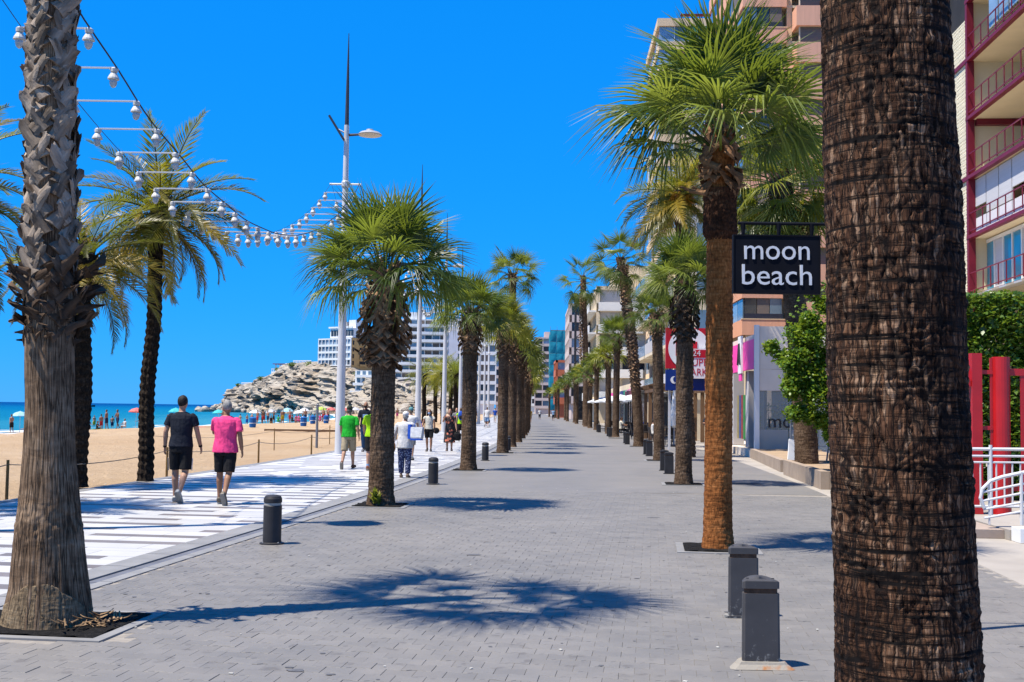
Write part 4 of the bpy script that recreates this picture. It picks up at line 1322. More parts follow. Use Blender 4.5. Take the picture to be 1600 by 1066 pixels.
# ---- big white apartment block
wb = empty('apartment_block', (-46.5, 428, 0), R(3), 'large white apartment block with long dark balcony bands', 'building')
bx(wb, 'wall', 0.0, 27.5, 1.35, 14, 3.0, 34.8, W_WHITE)
fb = Face(wb, 'front')
for k in range(9):
    zz = 9.0 + k * 2.85
    fb.box('balcony_parapet', 0.0, 22.6, 0, 0.3, zz, zz + 1.05, W_WHITE)
    fb.box('balcony_slab', 0.0, 22.6, 0.31, 1.34, zz, zz + 0.2, W_WHITE)
    for i, a in enumerate(np.arange(0.2, 22, 2.8)):
        fb.box('window', a, a + 2.35, 1.25, 1.33, zz + 0.25, zz + 2.5, [G_BLUE, M_BLIND, G_DARK, M_BLIND, G_SKY][(i * 3 + k * 2) % 5])
        if i % 2 == 0: fb.box('partition', a + 2.45, a + 2.6, 0.32, 1.24, zz + 0.25, zz + 2.84, W_WHITE)
fb.box('stair_tower', 22.8, 27.4, 0.2, 1.3, 6, 33.5, W_LILAC)  # lilac colour stands in for shade on the plain white right part
bx(wb, 'roof_room', 6, 14, 4, 10, 34.81, 37.5, W_WHITE)
bx(wb, 'arcade_wall', 0.0, 26, 0.1, 1.3, 5.5, 8.9, W_WHITE)
for a in np.arange(0.5, 25, 1.25): bx(wb, 'arcade_window', a, a + 0.85, 0.04, 0.12, 6.2, 8.3, G_DARK)
bx(wb, 'arcade_canopy', -0.2, 26, -0.6, 0.05, 8.5, 8.7, W_BRICK)
bx(wb, 'shop_glazing', 0.0, 26.0, -1.0, 0.0, 2.5, 5.2, G_BLUE)

def simple_block(label, x, y, rz, W, D, z0, nf, fh, wall, glasses, nx, left=0, roof=True, bandh=1.0, name='apartment_block', group=None, right=0):
    b = empty(name, (x, y, 0), rz, label, 'building', group)
    bx(b, 'wall', 0.47, W - 0.47, 0.47, D, min(z0, 0.0), z0 + nf * fh + 0.4, wall)
    grid_face(Face(b, 'front'), W, nx, z0, nf, fh, wall, glasses, bandh, 0.35, sill=False)
    if left: grid_face(Face(b, 'left'), D, left, z0, nf, fh, wall, glasses, bandh, 0.35, sill=False)
    if right: grid_face(Face(b, 'right', W), D, right, z0, nf, fh, wall, glasses, bandh, 0.35, sill=False)
    if roof: bx(b, 'roof_room', W * 0.3, W * 0.6, D * 0.3, D * 0.7, z0 + nf * fh + 0.41, z0 + nf * fh + 2.8, wall)
    return b
MIX1 = [G_BLUE, M_BLIND, G_DARK, G_SKY]
simple_block('pale lilac apartment block right of the big white one', -19.0, 398, R(4), 13, 14, 6, 9, 2.9, W_LILAC, MIX1, 5)
simple_block('white apartment block behind the lamp posts, half hidden by palms', -14.0, 340, R(3), 9.5, 14, 3, 8, 2.9, W_WHITE, MIX1, 4)
simple_block('pale block with brown roof at the end of the left palm row', -5.5, 380, 0, 8, 14, 3, 7, 2.9, W_PINKISH, MIX1, 3)
simple_block('white block closing the far end of the street', 3.5, 470, 0, 12, 14, 3, 8, 2.9, W_WHITE, MIX1, 5)
simple_block('low rosy block beside the blue netted building', 8.6, 430, 0, 12, 14, 2, 9, 2.9, W_PINKISH, MIX1, 4)
simple_block('distant grey block behind the far street end', -2.5, 520, 0, 8, 14, 3, 9, 2.9, W_GREY, MIX1, 4)

# ---- building wrapped in blue-green scaffold net
nb = empty('netted_building', (8.7, 262, 0), R(-1), 'building under repair wrapped in blue-green scaffold netting', 'building')
bx(nb, 'wall', 1.6, 9, 1.6, 20, 0, 19.0, W_GREY)
M_NET = pm('blue_green_net', (0.0, 0.23, 0.34), 0.8, 0.22, 0.6, 0.6, 2.5, 0.1)
def net_panel(parent, side, a0, a1, z0, z1):
    n_ = 10
    P = np.zeros((n_, n_, 3))
    aa, zz = np.meshgrid(np.linspace(a0, a1, n_), np.linspace(z0, z1, n_))
    dd = 0.15 * np.sin((aa - a0) / (a1 - a0) * PI) * np.sin((zz - z0) / (z1 - z0) * PI) + 0.12 * (fbm(aa * 2, zz * 2, a0 + z0, 3) - 0.5)
    P[..., 0], P[..., 1], P[..., 2] = (aa, -dd, zz) if side == 'front' else (-dd, aa, zz)
    return obj('net_panel', grid_mesh('net_panel', P, M_NET), parent)
for k in range(7):
    for a in (0, 1.5, 3.0): net_panel(nb, 'front', a, a + 1.48, 1.5 + k * 2.6, 4.05 + k * 2.6)
    for a in (0, 2.5, 5.0, 7.5, 10): net_panel(nb, 'left', a, a + 2.48, 1.5 + k * 2.6, 4.05 + k * 2.6)
for a in (0.02, 1.5, 3.0, 4.45):
    bx(nb, 'scaffold_pole', a, a + 0.07, 0.1, 0.17, 0, 20.6, M_STEEL)
for k in range(8): bx(nb, 'scaffold_plank', 0.05, 4.5, 0.2, 1.2, 1.5 + k * 2.6, 1.6 + k * 2.6, M_STEEL)

simple_block('rose-grey stepped building behind the lattice tower', 10.2, 205, R(-1), 9, 26, 2.8, 6, 2.9, W_PINKISH, MIX1, 3, 8, bandh=1.3)
bA = simple_block('brick-red house below the blue netting', 9.2, 240, 0, 6, 12, 2.8, 3, 2.9, W_BRICK, MIX1, 2, 3, bandh=1.4, roof=False, name='house')
bC = simple_block('cream terraced building with white balconies behind the tall palm', 11.0, 150, R(-1), 13, 30, 2.9, 5, 2.9, W_CREAM, [G_BLUE, M_BLIND, M_BLINDW, G_DARK], 4, 8, bandh=1.15)
for k in range(5):
    fl = Face(bC, 'left'); ff = Face(bC, 'front')
    fl.box('balcony_parapet', 1, 29, -1.0, -0.85, 3.2 + k * 2.9, 4.1 + k * 2.9, W_WHITE)
    fl.box('balcony_slab', 1, 29, -1.0, -0.01, 3.0 + k * 2.9, 3.19 + k * 2.9, W_WHITE)
    ff.box('balcony_parapet', 0.2, 6, -1.0, -0.85, 3.2 + k * 2.9, 4.1 + k * 2.9, W_WHITE)
    ff.box('balcony_slab', 0.2, 6, -1.0, -0.01, 3.0 + k * 2.9, 3.19 + k * 2.9, W_WHITE)
bx(bC, 'roof_terrace', 3, 12, 3, 20, 18.0, 21.0, W_CREAM)

# ---- dark lattice tower
lt = empty('lattice_tower', (9.2, 168, 0), 0, 'dark square lattice steel tower standing by the street', 'tower')
M_BLK = pm('black_steel', (0.03, 0.03, 0.035), 0.5, 0.2, 3, 0.1)
for x in (0, 2.05):
    for yq in (0, 2.05): bx(lt, 'leg', x, x + 0.22, yq, yq + 0.22, 0.1, 18.0, M_BLK)
for k in range(9):
    z0 = 1.4 + k * 1.8
    bx(lt, 'cross_bar', 0.23, 2.04, 0.03, 0.15, z0, z0 + 0.13, M_BLK)
    bx(lt, 'cross_bar', 0.03, 0.15, 0.23, 2.04, z0, z0 + 0.13, M_BLK)
    for s_ in (0, 1):
        for fc in (0, 1):
            a, b_ = (0.2, 2.1) if s_ else (2.1, 0.2)
            p = [(a, 0.1 + 0.05 * s_, z0 + 0.1), (b_, 0.1 + 0.05 * s_, z0 + 1.75)] if fc == 0 else [(0.1 + 0.05 * s_, a, z0 + 0.1), (0.1 + 0.05 * s_, b_, z0 + 1.75)]
            MB().tube(p, 0.05, 5).obj('brace', M_BLK, lt)
bx(lt, 'head_box', -0.05, 2.32, -0.05, 2.32, 17.0, 18.6, pm('grey_box', (0.16, 0.16, 0.17), 0.6))
bx(lt, 'base_slab', -0.3, 2.6, -0.3, 2.6, 0.004, 0.1, M_CONC)
bx(lt, 'panel', 0.25, 2.0, 0.2, 0.3, 0.2, 5.0, M_BLK)

# ---- tall beige tower block
bt = empty('tower_block', (16.4, 130, 0), R(-2), 'tall beige tower block with glazed corner balconies', 'building')
ft, fl = Face(bt, 'front'), Face(bt, 'left')
bx(bt, 'wall', 1.3, 12, 1.3, 16, 0, 46.0, W_CREAM)
for k in range(16):
    zz = 2.6 + k * 2.7
    ft.box('parapet', 0, 12, 0, 0.25, zz, zz + 0.95, W_BEIGE)
    fl.box('parapet', 0.26, 15.5, 0, 0.25, zz, zz + 0.95, W_BEIGE)
    bx(bt, 'floor_slab', 0.26, 11.9, 0.26, 15.4, zz, zz + 0.18, W_CREAM)
    gl = [G_SKY, M_BLINDW, G_BLUE, G_DARK, G_SKY]
    for i, a in enumerate((0.02, 1.75, 3.5, 5.2, 7.0, 8.8)):
        if (i + k) % 4 == 3 and k < 15: continue
        ft.box('window', a + 0.04, a + 1.68, 0.08, 0.16, zz + 0.96, zz + 2.66, gl[(i * 2 + k) % 5])
        ft.box('mullion', a + 1.70, a + 1.78, 0.04, 0.2, zz + 0.96, zz + 2.69, W_WHITE)
    for i, a in enumerate((0.3, 2.5, 4.7, 6.9, 9.1, 11.3, 13.4)):
        fl.box('window', a + 0.04, a + 2.1, 0.08, 0.16, zz + 0.96, zz + 2.66, gl[(i + k * 3) % 5])
    if k in (1, 4, 7, 9, 12, 15): ft.box('awning', 3.6 + (k % 3), 7.6 + (k % 3), -0.35, -0.02, zz + 1.7, zz + 2.55, M_GREEN_AWN)
bx(bt, 'roof_slab', -0.2, 12.2, -0.2, 16, 45.8, 46.7, W_BEIGE)
bx(bt, 'roof_rail', 2.5, 11.5, 0.3, 0.5, 47.1, 47.4, pm('dark_red_paint', (0.16, 0.012, 0.02), 0.5, 0.1, 3, 0.1))
for a in np.arange(2.6, 11.5, 2.2): bx(bt, 'roof_post', a, a + 0.1, 0.35, 0.45, 46.71, 47.09, M_STEEL)

# ---- cream street building with slanting balconies in perspective
cs = empty('apartment_block', (10.6, 68, 0), R(-1.6), 'cream apartment building with blue-grey balconies beside the supermarket sign', 'building')
bx(cs, 'wall', 0, 1.25, 0, 27, 0, 12.6, W_CREAM)
fl, ff = Face(cs, 'left'), Face(cs, 'front')
for k in range(4):
    zz = 3.0 + k * 2.6
    for j in range(3):
        a = 0.4 + j * 9
        fl.box('balcony_slab', a, a + 8.2, -1.2, -0.01, zz, zz + 0.2, W_CREAM)
        fl.box('balcony_parapet', a, a + 8.2, -1.2, -1.1, zz + 0.21, zz + 1.0, G_SKY if (j + k) % 2 else W_GREY)
        for i in range(3):
            fl.box('window', a + 0.3 + i * 2.7, a + 2.5 + i * 2.7, -0.06, 0.02, zz + 0.25, zz + 2.3, [G_BLUE, M_BLIND, G_DARK][(i + j + k) % 3])
    for i in range(1): ff.box('window', 0.3, 1.0, -0.05, 0.02, zz + 0.7, zz + 2.1, G_BLUE)
fl.box('shop_front', 0.3, 26.5, -0.06, 0.02, 0.1, 2.7, M_DARK)

# ---- salmon tower with ribbed parapets
sb = empty('tower_block', (17.0, 85, 0), R(-1.5), 'salmon pink tower block with ribbed balcony parapets', 'building')
bx(sb, 'wall', 1.3, 15, 1.3, 18, 0, 42, W_CREAM)
fs, fl = Face(sb, 'front'), Face(sb, 'left')
W_NAVY = pm('navy_trim', (0.03, 0.035, 0.06), 0.5, 0.1, 2, 0.05)
for k in range(13):
    zz = 7.4 + k * 2.75
    fs.box('parapet', 0, 3.3, 0, 0.28, zz, zz + 1.15, W_SALMON)
    fl.box('parapet', 0.29, 17.5, 0, 0.28, zz, zz + 1.15, W_SALMON)
    fs.box('parapet_cap', -0.04, 3.34, -0.03, 0.3, zz + 1.151, zz + 1.22, W_BEIGE)
    bx(sb, 'floor_slab', 0.29, 15, 0.29, 17.5, zz + 0.02, zz + 0.2, W_CREAM)
    fs.box('window_base', 0.2, 3.0, 0.10, 0.2, zz + 1.222, zz + 1.6, W_NAVY)
    for i in range(3): fs.box('window', 0.2 + i * 0.93, 1.08 + i * 0.93, 0.10, 0.18, zz + 1.601, zz + 2.74, [G_DARK, M_BLIND, G_BLUE][(i + k) % 3])
    for i in range(7): fl.box('window', 0.35 + i * 2.4, 2.6 + i * 2.4, 0.10, 0.18, zz + 1.2, zz + 2.74, [G_BLUE, G_SKY, M_BLIND, G_DARK][(i + k) % 4])
    # stepped right-hand bays half a floor higher
    z2 = zz + 0.9
    fs.box('bay_parapet', 3.75, 7.6, -1.3, -1.05, z2, z2 + 1.5, W_SALMON)
    fs.box('bay_cheek', 3.75, 4.0, -1.04, 1.28, z2, z2 + 1.5, W_SALMON)
    fs.box('bay_blind', 4.1, 7.5, -0.9, -0.8, z2 + 1.51, z2 + 2.74, M_BLIND)
    fs.box('bay_post', 4.01, 4.09, -0.95, -0.8, z2 + 1.51, z2 + 2.74, W_CREAM)
    fs.box('bay_slab', 4.0, 7.6, -1.04, 1.28, z2 + 0.01, z2 + 0.2, W_CREAM)
    fs.box('wall_strip', 3.35, 3.74, 0.3, 1.28, zz, zz + 2.74, W_BEIGE)
bx(sb, 'pillar', 0.3, 1.0, 0.3, 1.0, 0, 7.39, W_CREAM)
bx(sb, 'pillar', 3.4, 4.1, 0.3, 1.0, 0, 7.39, W_CREAM)
bx(sb, 'porch_wall', 0.4, 9.0, 3, 3.3, 0, 7.39, pm('yellow_render', (0.5, 0.36, 0.14), 0.85, 0.1, 1))
MB().lathe([(0.02, 0.0), (0.25, 0.05), (0.42, 0.16), (0.44, 0.17), (0.40, 0.13)], 14).obj('satellite_dish', W_WHITE, sb, (3.6, -0.25, 8.75), (R(60), 0, R(30)))

# ---- cream and dark-red apartment building on the right edge
M_RED = pm('dark_red_steel', (0.20, 0.012, 0.030), 0.45, 0.12, 3, 0.1)
rb = empty('apartment_block', (21.2, 53.5, 0), R(-4.46), 'cream apartment building with dark red balconies and patterned block wall', 'building')
fl = Face(rb, 'left')
W_LEMON = pm('pale_yellow_render', (0.66, 0.56, 0.38), 0.85, 0.07, 0.6, 0.1, k=1.0)
bx(rb, 'wall', 3.2, 12, -20, 16, 0, 24.5, W_LEMON)
bx(rb, 'pattern_backing', 0.35, 3.19, 0.05, 16, 0, 24.5, M_DARK)
bx(rb, 'loggia_wall', 0.36, 3.195, -0.02, 0.045, 0, 24.5, W_LEMON)
bk = MB()
for a0, a1, z0, z1 in ((0, .38, 0, .06), (0, .38, .32, .38), (0, .05, .061, .319), (.33, .38, .061, .319), (.051, .329, .155, .215), (.16, .22, .061, .154), (.16, .22, .216, .319)):
    bk.box(0, 0.22, a0, a1, z0, z1)
bkm = bk.mesh('pierced_block', pm('pierced_cream_block', (0.70, 0.64, 0.48), 0.85, 0.1, 3, 0.2, 30, 0.004, rnd=0.12, k=1.0))
for i in range(9):
    for k in range(33):
        if abs((6.75 + k * 0.4 - 7.1) % 2.8) < 0.0: continue
        obj('pierced_block', bkm, rb, (0.1, 0.08 + i * 0.4, 7.25 + k * 0.4))
bx(rb, 'side_wall', 0.1, 0.34, 3.7, 16, 0, 24.5, W_LEMON)
bx(rb, 'side_wall', 0.1, 0.34, 0.05, 3.69, 0, 7.2, W_LEMON)
for k in range(7):
    zz = 7.1 + k * 2.8
    fl.box('edge_beam', -19, 0.04, 0.0, 0.25, zz, zz + 0.16, M_RED)
    if k % 2 == 0: fl.box('wall_beam', 0.05, 16, 0.02, 0.09, zz, zz + 0.2, M_RED)
    bx(rb, 'floor_slab', 0.26, 3.19, -19, 0.0, zz + 0.03, zz + 0.2, W_LEMON)
    rr = rail(fl, -18.9, -0.06, 0.05, zz + 0.25, 0.95, M_RED, 1.0, 0.045)
bx(rb, 'corner_post', 0.02, 0.34, -0.24, 0.03, 0, 24.5, M_RED)
for zq in (12.7, 15.5): bx(rb, 'cross_beam', 0.4, 3.18, -0.45, -0.1, zq - 0.25, zq + 0.02, M_RED)
# glazing of the loggias, floor by floor
for i, a in enumerate(np.arange(-1.15, -18, -1.15)):
    m_ = G_CYAN if i % 3 != 1 else M_BLINDW
    fl.box('door_pane', a + 0.06, a + 1.09, 0.9, 0.97, 7.33, 9.7, m_)
    fl.box('door_frame', a - 0.05, a + 0.05, 0.85, 1.0, 7.33, 9.85, W_WHITE)
fl.box('door_head', -18, -0.1, 0.85, 1.0, 9.72, 9.87, W_WHITE)
for i, a in enumerate(np.arange(-1.7, -18, -1.65)):
    fl.box('blind', a + 0.05, a + 1.6, 0.35, 0.42, 10.9 + 0.5 * ((i * 7) % 3 == 0), 12.65, M_BLINDW)
    fl.box('lower_panel', a + 0.05, a + 1.6, 0.36, 0.41, 10.2, 10.85, W_LILAC)
for i, a in enumerate(np.arange(-4.0, -18, -1.3)):
    for zq in (13.2, 16.0, 18.8):
        fl.box('window', a + 0.07, a + 1.2, 3.08, 3.19, zq + 0.7, zq + 2.1, G_BLUE)
        fl.box('window_frame', a - 0.04, a + 0.06, 3.02, 3.19, zq + 0.6, zq + 2.2, W_WHITE)
    fl.box('glass_panel', a + 0.07, a + 1.2, 0.2, 0.24, 19.0, 20.8, G_SKY)
awn = MB()
for k in range(24):
    a = -18 + k * 0.8
    bx(rb, 'awning_stripe', -1.9, 0.0, a, a + 0.795, 6.55, 6.62, W_WHITE if k % 2 else W_CREAM, (0, R(-14), 0))

# ================================================================== street furniture
M_ANTH = pm('anthracite_paint', (0.036, 0.034, 0.036), 0.5, 0.18, 6, 0.25, 60, 0.002, rnd=0.1)
M_ANTH2 = pm('weathered_grey_paint', (0.070, 0.073, 0.085), 0.55, 0.22, 5, 0.3, 60, 0.002)
def worn_mat():
    m, n, l, b = nt('scuffed_grey_paint')
    v = coords(n, l, 'Object')
    s_ = n.new('ShaderNodeSeparateXYZ'); l.new(v, s_.inputs[0])
    f = noise_n(n, l, v, 14, 6, 0.7)
    f2 = noise_n(n, l, v, 3.5, 5, 0.6)
    g_ = math_n(n, l, 'ADD', f, math_n(n, l, 'MULTIPLY', s_.outputs['Z'], -1.1))
    chips = ramp(n, l, g_, [(0.44, 0.0), (0.52, 1.0)])
    c = mixc(n, l, ramp(n, l, f2, [(0.3, 0.0), (0.7, 1.0)]), (0.036, 0.034, 0.035), (0.056, 0.053, 0.054))
    c = mixc(n, l, chips, c, (0.22, 0.215, 0.20))
    c = mixc(n, l, ramp(n, l, noise_n(n, l, v, 40, 4, 0.6), [(0.66, 0.0), (0.72, 0.5)]), c, (0.14, 0.14, 0.14))
    l.new(c, b.inputs['Base Color']); b.inputs['Roughness'].default_value = 0.55
    bump_n(n, l, f, 0.15, 0.004, b)
    return m
M_ANTH2 = worn_mat()
M_BAND = pm('reflective_band', (0.42, 0.40, 0.36), 0.4, 0.15, 6, 0.1)
M_RUST = pm('rusty_groove', (0.13, 0.065, 0.035), 0.8, 0.5, 20, 0.4)
def foot_mat():
    m, n, l, b = nt('rust_stained_footing')
    v = coords(n, l, 'Object')
    f = noise_n(n, l, v, 7, 5, 0.6)
    c = mixc(n, l, ramp(n, l, f, [(0.55, 0.0), (0.66, 1.0)]), (0.22, 0.20, 0.17), (0.25, 0.11, 0.04))
    l.new(c, b.inputs['Base Color']); b.inputs['Roughness'].default_value = 0.9
    bump_n(n, l, noise_n(n, l, v, 40, 5), 0.4, 0.01, b)
    return m
M_FOOT = foot_mat()

def round_bollard(label, x, y):
    t = empty('bollard', (x, y, 0), random.uniform(-0.1, 0.1), label, 'bollard', 'round bollards along the left palm row')
    MB().lathe([(0.112, 0.02), (0.112, 0.465), (0.106, 0.475)], 28).obj('post', M_ANTH, t, smooth=False)
    MB().lathe([(0.105, 0.476), (0.105, 0.505)], 28).obj('band', M_BAND, t)
    MB().lathe([(0.108, 0.506), (0.113, 0.514), (0.112, 0.555), (0.098, 0.585), (0.06, 0.6), (0.01, 0.603)], 28).obj('cap', M_ANTH, t)
    MB().lathe([(0.150, 0.002), (0.150, 0.016), (0.118, 0.026), (0.10, 0.027)], 28).obj('base_plate', M_ANTH, t)
    for a in (0.8, 2.4, 3.9, 5.5): MB().lathe([(0.011, 0.0), (0.011, 0.012), (0.004, 0.016)], 6).obj('bolt', M_STEEL, t, (0.132 * math.cos(a), 0.132 * math.sin(a), 0.018))
    return t
for i, (x, y) in enumerate(((-2.92, 14.30), (-1.71, 25.75), (-0.82, 37.74), (-0.1, 47.2), (0.3, 59.5), (0.75, 73.5), (1.1, 87), (1.5, 108))):
    round_bollard('black round bollard, %s from the camera on the left' % ORD[i], x, y)

def d_plan(w, d, n=16):
    """flat front towards the camera, rounded back"""
    pts = [(-w, 0.0), (w, 0.0)]
    pts = [(-w, 0.015), (-w + 0.015, 0), (w - 0.015, 0), (w, 0.015)]
    for k in range(1, n):
        a = PI * k / n
        pts.append((w * math.cos(a), 0.03 + d * math.sin(a)))
    return pts
def slab_bollard(label, x, y, mat=M_ANTH, foot=False):
    t = empty('bollard', (x, y, 0), srot(y) + R(6), label, 'bollard', 'flat-faced bollards along the right palm row')
    P0, P1 = d_plan(0.122, 0.13), d_plan(0.110, 0.115)
    z0 = 0.045 if foot else 0.02
    MB().loft([[(a * 1.03, b_, z0) for a, b_ in P0], [(a * 1.03, b_, z0 + 0.03) for a, b_ in P0], [(a, b_ + 0.01, 0.49) for a, b_ in P0]]).obj('post', mat, t)
    MB().loft([[(a, b_ + 0.016, 0.4905) for a, b_ in P1], [(a, b_ + 0.016, 0.522) for a, b_ in P1]]).obj('groove', M_RUST, t)
    def domed(sc, zz, cv): return [(a * sc, 0.07 + (b_ - 0.07) * sc + 0.01, zz + cv * (1 - (a / 0.122) ** 2) - 0.10 * b_ * 0.2) for a, b_ in P0]
    MB().loft([[(a, b_ + 0.01, 0.523) for a, b_ in P0], domed(1.0, 0.566, 0.026), domed(0.96, 0.571, 0.026), domed(0.5, 0.572, 0.026), domed(0.05, 0.572, 0.026)]).obj('cap', mat, t)
    for a in (-0.085, 0.085): MB().lathe([(0.010, 0), (0.010, 0.004)], 8).obj('screw_hole', M_DARK, t, (a, 0.06, 0.583))
    if foot:
        MB().loft([[(a * 1.75, -0.06 + b_ * 1.5, 0.003) for a, b_ in P0], [(a * 1.42, -0.028 + b_ * 1.3, 0.03) for a, b_ in P0], [(a * 1.3, -0.02 + b_ * 1.2, 0.046) for a, b_ in P0]]).obj('footing', M_FOOT, t)
    else:
        MB().loft([[(a * 1.3, -0.02 + b_ * 1.2, 0.003) for a, b_ in P0], [(a * 1.3, -0.02 + b_ * 1.2, 0.02) for a, b_ in P0]]).obj('base_plate', mat, t)
    return t
slab_bollard('grey slab bollard on a rust-stained concrete footing, nearest on the right', 1.69, 7.77, M_ANTH2, True)
slab_bollard('grey slab bollard just behind the one with the rusty footing', 1.95, 9.64, M_ANTH2)
for i, (x, y) in enumerate(((4.30, 31.3), (4.40, 33.0), (5.22, 43.4), (5.30, 45.0), (5.86, 58.0), (5.98, 60.0), (6.35, 73.5), (6.4, 75.5), (6.75, 88), (6.8, 90))):
    slab_bollard('dark slab bollard, %s from the camera in the right row' % ORD[i + 2], x, y)

# ---- lamp posts with white pole, dark mast, disc lamp and side panel
M_POLE = pm('white_pole_paint', (0.70, 0.70, 0.71), 0.35, 0.06, 2, 0.05, spec=0.5)
M_MAST = pm('dark_mast', (0.05, 0.055, 0.07), 0.4, 0.1, 3, 0.05)
M_LENS = pm('lamp_lens', (0.62, 0.60, 0.55), 0.3, 0.05, 3, 0.05)
def lamp_post(label, x, y, s=1.0):
    t = empty('lamp_post', (x, y, 0), 0, label, 'lamp post', 'white lamp posts along the promenade')
    MB().lathe([(0.17, 0.03), (0.165, 1.0), (0.135, 5.0), (0.10, 9.5), (0.085, 11.6)], 20).obj('pole', M_POLE, t, smooth=False)
    MB().lathe([(0.26, 0.0), (0.26, 0.03), (0.19, 0.05)], 20).obj('base_flange', M_POLE, t)
    MB().lathe([(0.075, 11.6), (0.055, 13), (0.012, 14.9)], 12).obj('mast', M_MAST, t)
    MB().tube([(0.05, 0, 11.25), (0.5, 0, 11.28)], [0.05, 0.04], 8).obj('arm', M_MAST, t)
    hd = MB().lathe([(0.02, 0.20), (0.12, 0.19), (0.14, 0.14), (0.34, 0.08), (0.43, 0.0), (0.40, -0.02)][::-1], 24).obj('lamp_head', pm('grey_lamp', (0.42, 0.42, 0.43), 0.4, 0.08), t, (0.82, 0, 11.27))
    MB().lathe([(0.02, -0.07), (0.25, -0.05), (0.40, -0.021)], 20).obj('lens', M_LENS, hd)
    pn = bx(t, 'solar_panel', -0.04, 0.04, -0.30, 0.30, 0, 0.95, M_MAST, (0, R(-32), 0)); pn.location = (-0.12, -0.3, 11.05)
    MB().tube([(0, 0, 11.3), (-0.3, 0, 11.45)], 0.03, 6).obj('panel_bracket', M_POLE, t)
    MB().tube([(-0.55, 0, 9.5), (0.55, 0, 9.5)], 0.035, 6).obj('crossbar', M_POLE, t)
    MB().lathe([(0.12, 9.38), (0.14, 9.42), (0.14, 9.58), (0.11, 9.62)], 12).obj('collar', M_POLE, t)
    return t
LAMPS = [(-5.93, 40.11), (-5.0, 62), (-4.5, 77.5), (-4.1, 93), (-3.8, 110), (-3.55, 127), (-3.35, 144), (-3.2, 163)]
for i, (x, y) in enumerate(LAMPS):
    lamp_post('tall white lamp post with dark mast, %s from the camera' % ORD[i], x, y)
lamp_post('white lamp post out of frame on the left that holds the lights', -7.7, 14.9)

# ---- strings of lights: two cables, rungs and hanging lamps
M_CABLE = pm('black_cable', (0.02, 0.02, 0.03), 0.6, 0.2, 3, 0)
M_FIT = pm('white_lamp_fitting', (0.66, 0.64, 0.60), 0.5, 0.1, 8, 0.1)
M_BULB = pm('clear_bulb_glass', (0.46, 0.50, 0.54), 0.12, 0.15, 8, 0, spec=0.8)
fit_me = MB().lathe([(0.03, 0.02), (0.055, 0.0), (0.055, -0.05), (0.035, -0.06), (0.05, -0.075), (0.085, -0.14), (0.088, -0.165), (0.05, -0.17)], 12).mesh('lamp', M_FIT)
bulb_me = MB().lathe([(0.055, 0.0), (0.06, -0.05), (0.045, -0.10), (0.02, -0.125)][::-1], 10).mesh('bulb', M_BULB)
fit_ear = MB().box(-0.07, 0.07, -0.012, 0.012, -0.03, 0.0).mesh('clip', M_FIT)
rung_me = MB().tube([(-0.5, 0, 0), (0.5, 0, 0)], 0.016, 5).mesh('rung', M_POLE)
def light_string(label, A, B, sag, n, near=True, start=1, hang=None):
    t = empty('string_lights', (0, 0, 0), 0, label, 'string lights', 'strings of lights between the lamp posts')
    A, B = Vector(A), Vector(B)
    def at(s): return A.lerp(B, s) + Vector((0, 0, -4 * sag * s * (1 - s)))
    for e in (-0.5, 0.5):
        pts = [at(s) + Vector((e + (0.02 * math.sin(s * 60) if e > 0 else 0), 0, 0.03)) for s in np.linspace(start / n if hang else 0, 1, 60)]
        if hang: pts = [Vector(hang) + Vector((e, 0, 0))] + pts
        MB().tube(pts, 0.013 if e > 0 else 0.006, 5).obj('cable', M_CABLE, t)
    for k in range(start, n):
        p = at(k / n)
        obj('rung', rung_me, t, p)
        for e in (-0.5, 0.5):
            l_ = obj('lamp', fit_me, t, p + Vector((e, 0, -0.015)), (random.uniform(-.06, .06), random.uniform(-.06, .06), random.uniform(0, 6)))
            if near:
                obj('bulb', bulb_me, l_, (0, 0, -0.165))
                obj('clip', fit_ear, l_, (0, 0, 0.01))
    return t
light_string('ladder of white lamps sagging across the left sky to the first post', (-6.85, 10.4, 9.5), (-5.93, 40.11, 9.5), 3.75, 30, True, 5, (-7.5, 14.9, 9.5))
light_string('string of lamps between the first and second lamp posts', (-5.93, 40.11, 9.5), (-5.0, 62, 9.5), 2.6, 22)
light_string('string of lamps between the second and third lamp posts', (-5.0, 62, 9.5), (-4.5, 77.5, 9.5), 2.0, 16)
light_string('string of lamps between the third and fourth lamp posts', (-4.5, 77.5, 9.5), (-4.1, 93, 9.5), 2.0, 16, False)
light_string('string of lamps between the fourth and fifth lamp posts', (-4.1, 93, 9.5), (-3.8, 110, 9.5), 2.0, 16, False)
light_string('string of lamps between the fifth and sixth lamp posts', (-3.8, 110, 9.5), (-3.55, 127, 9.5), 2.0, 16, False)

# ---- lettering
def text(parent, s, mat, loc, size, rot=(PI / 2, 0, 0), ext=0.004, align='CENTER', name='lettering', sx=1.0):
    c = bpy.data.curves.new(name, 'FONT')
    c.body = s
    c.size = size
    c.extrude = ext
    c.align_x = align
    c.align_y = 'CENTER'
    c.resolution_u = 3
    o = bpy.data.objects.new(name, c)
    me = bpy.data.meshes.new_from_object(o)
    bpy.data.objects.remove(o)
    me.materials.append(mat)
    q = obj(name, me, parent, loc, rot)
    q.scale = (sx, 1, 1)
    return q
M_LETW = pm('white_lettering', (0.78, 0.78, 0.80), 0.5, 0.04, 10, 0.05)
M_SIGNB = pm('black_sign_board', (0.006, 0.007, 0.012), 0.75, 0.3, 5, 0.2, 30, 0.002, spec=0.1)
sg = empty('hanging_sign', (2.067, 9.0, 0), 0, 'black hanging sign reading moon beach in white letters', 'sign')
MB().box(-0.333, 0.333, -0.025, 0.025, 2.640, 3.080).obj('board', M_SIGNB, sg)
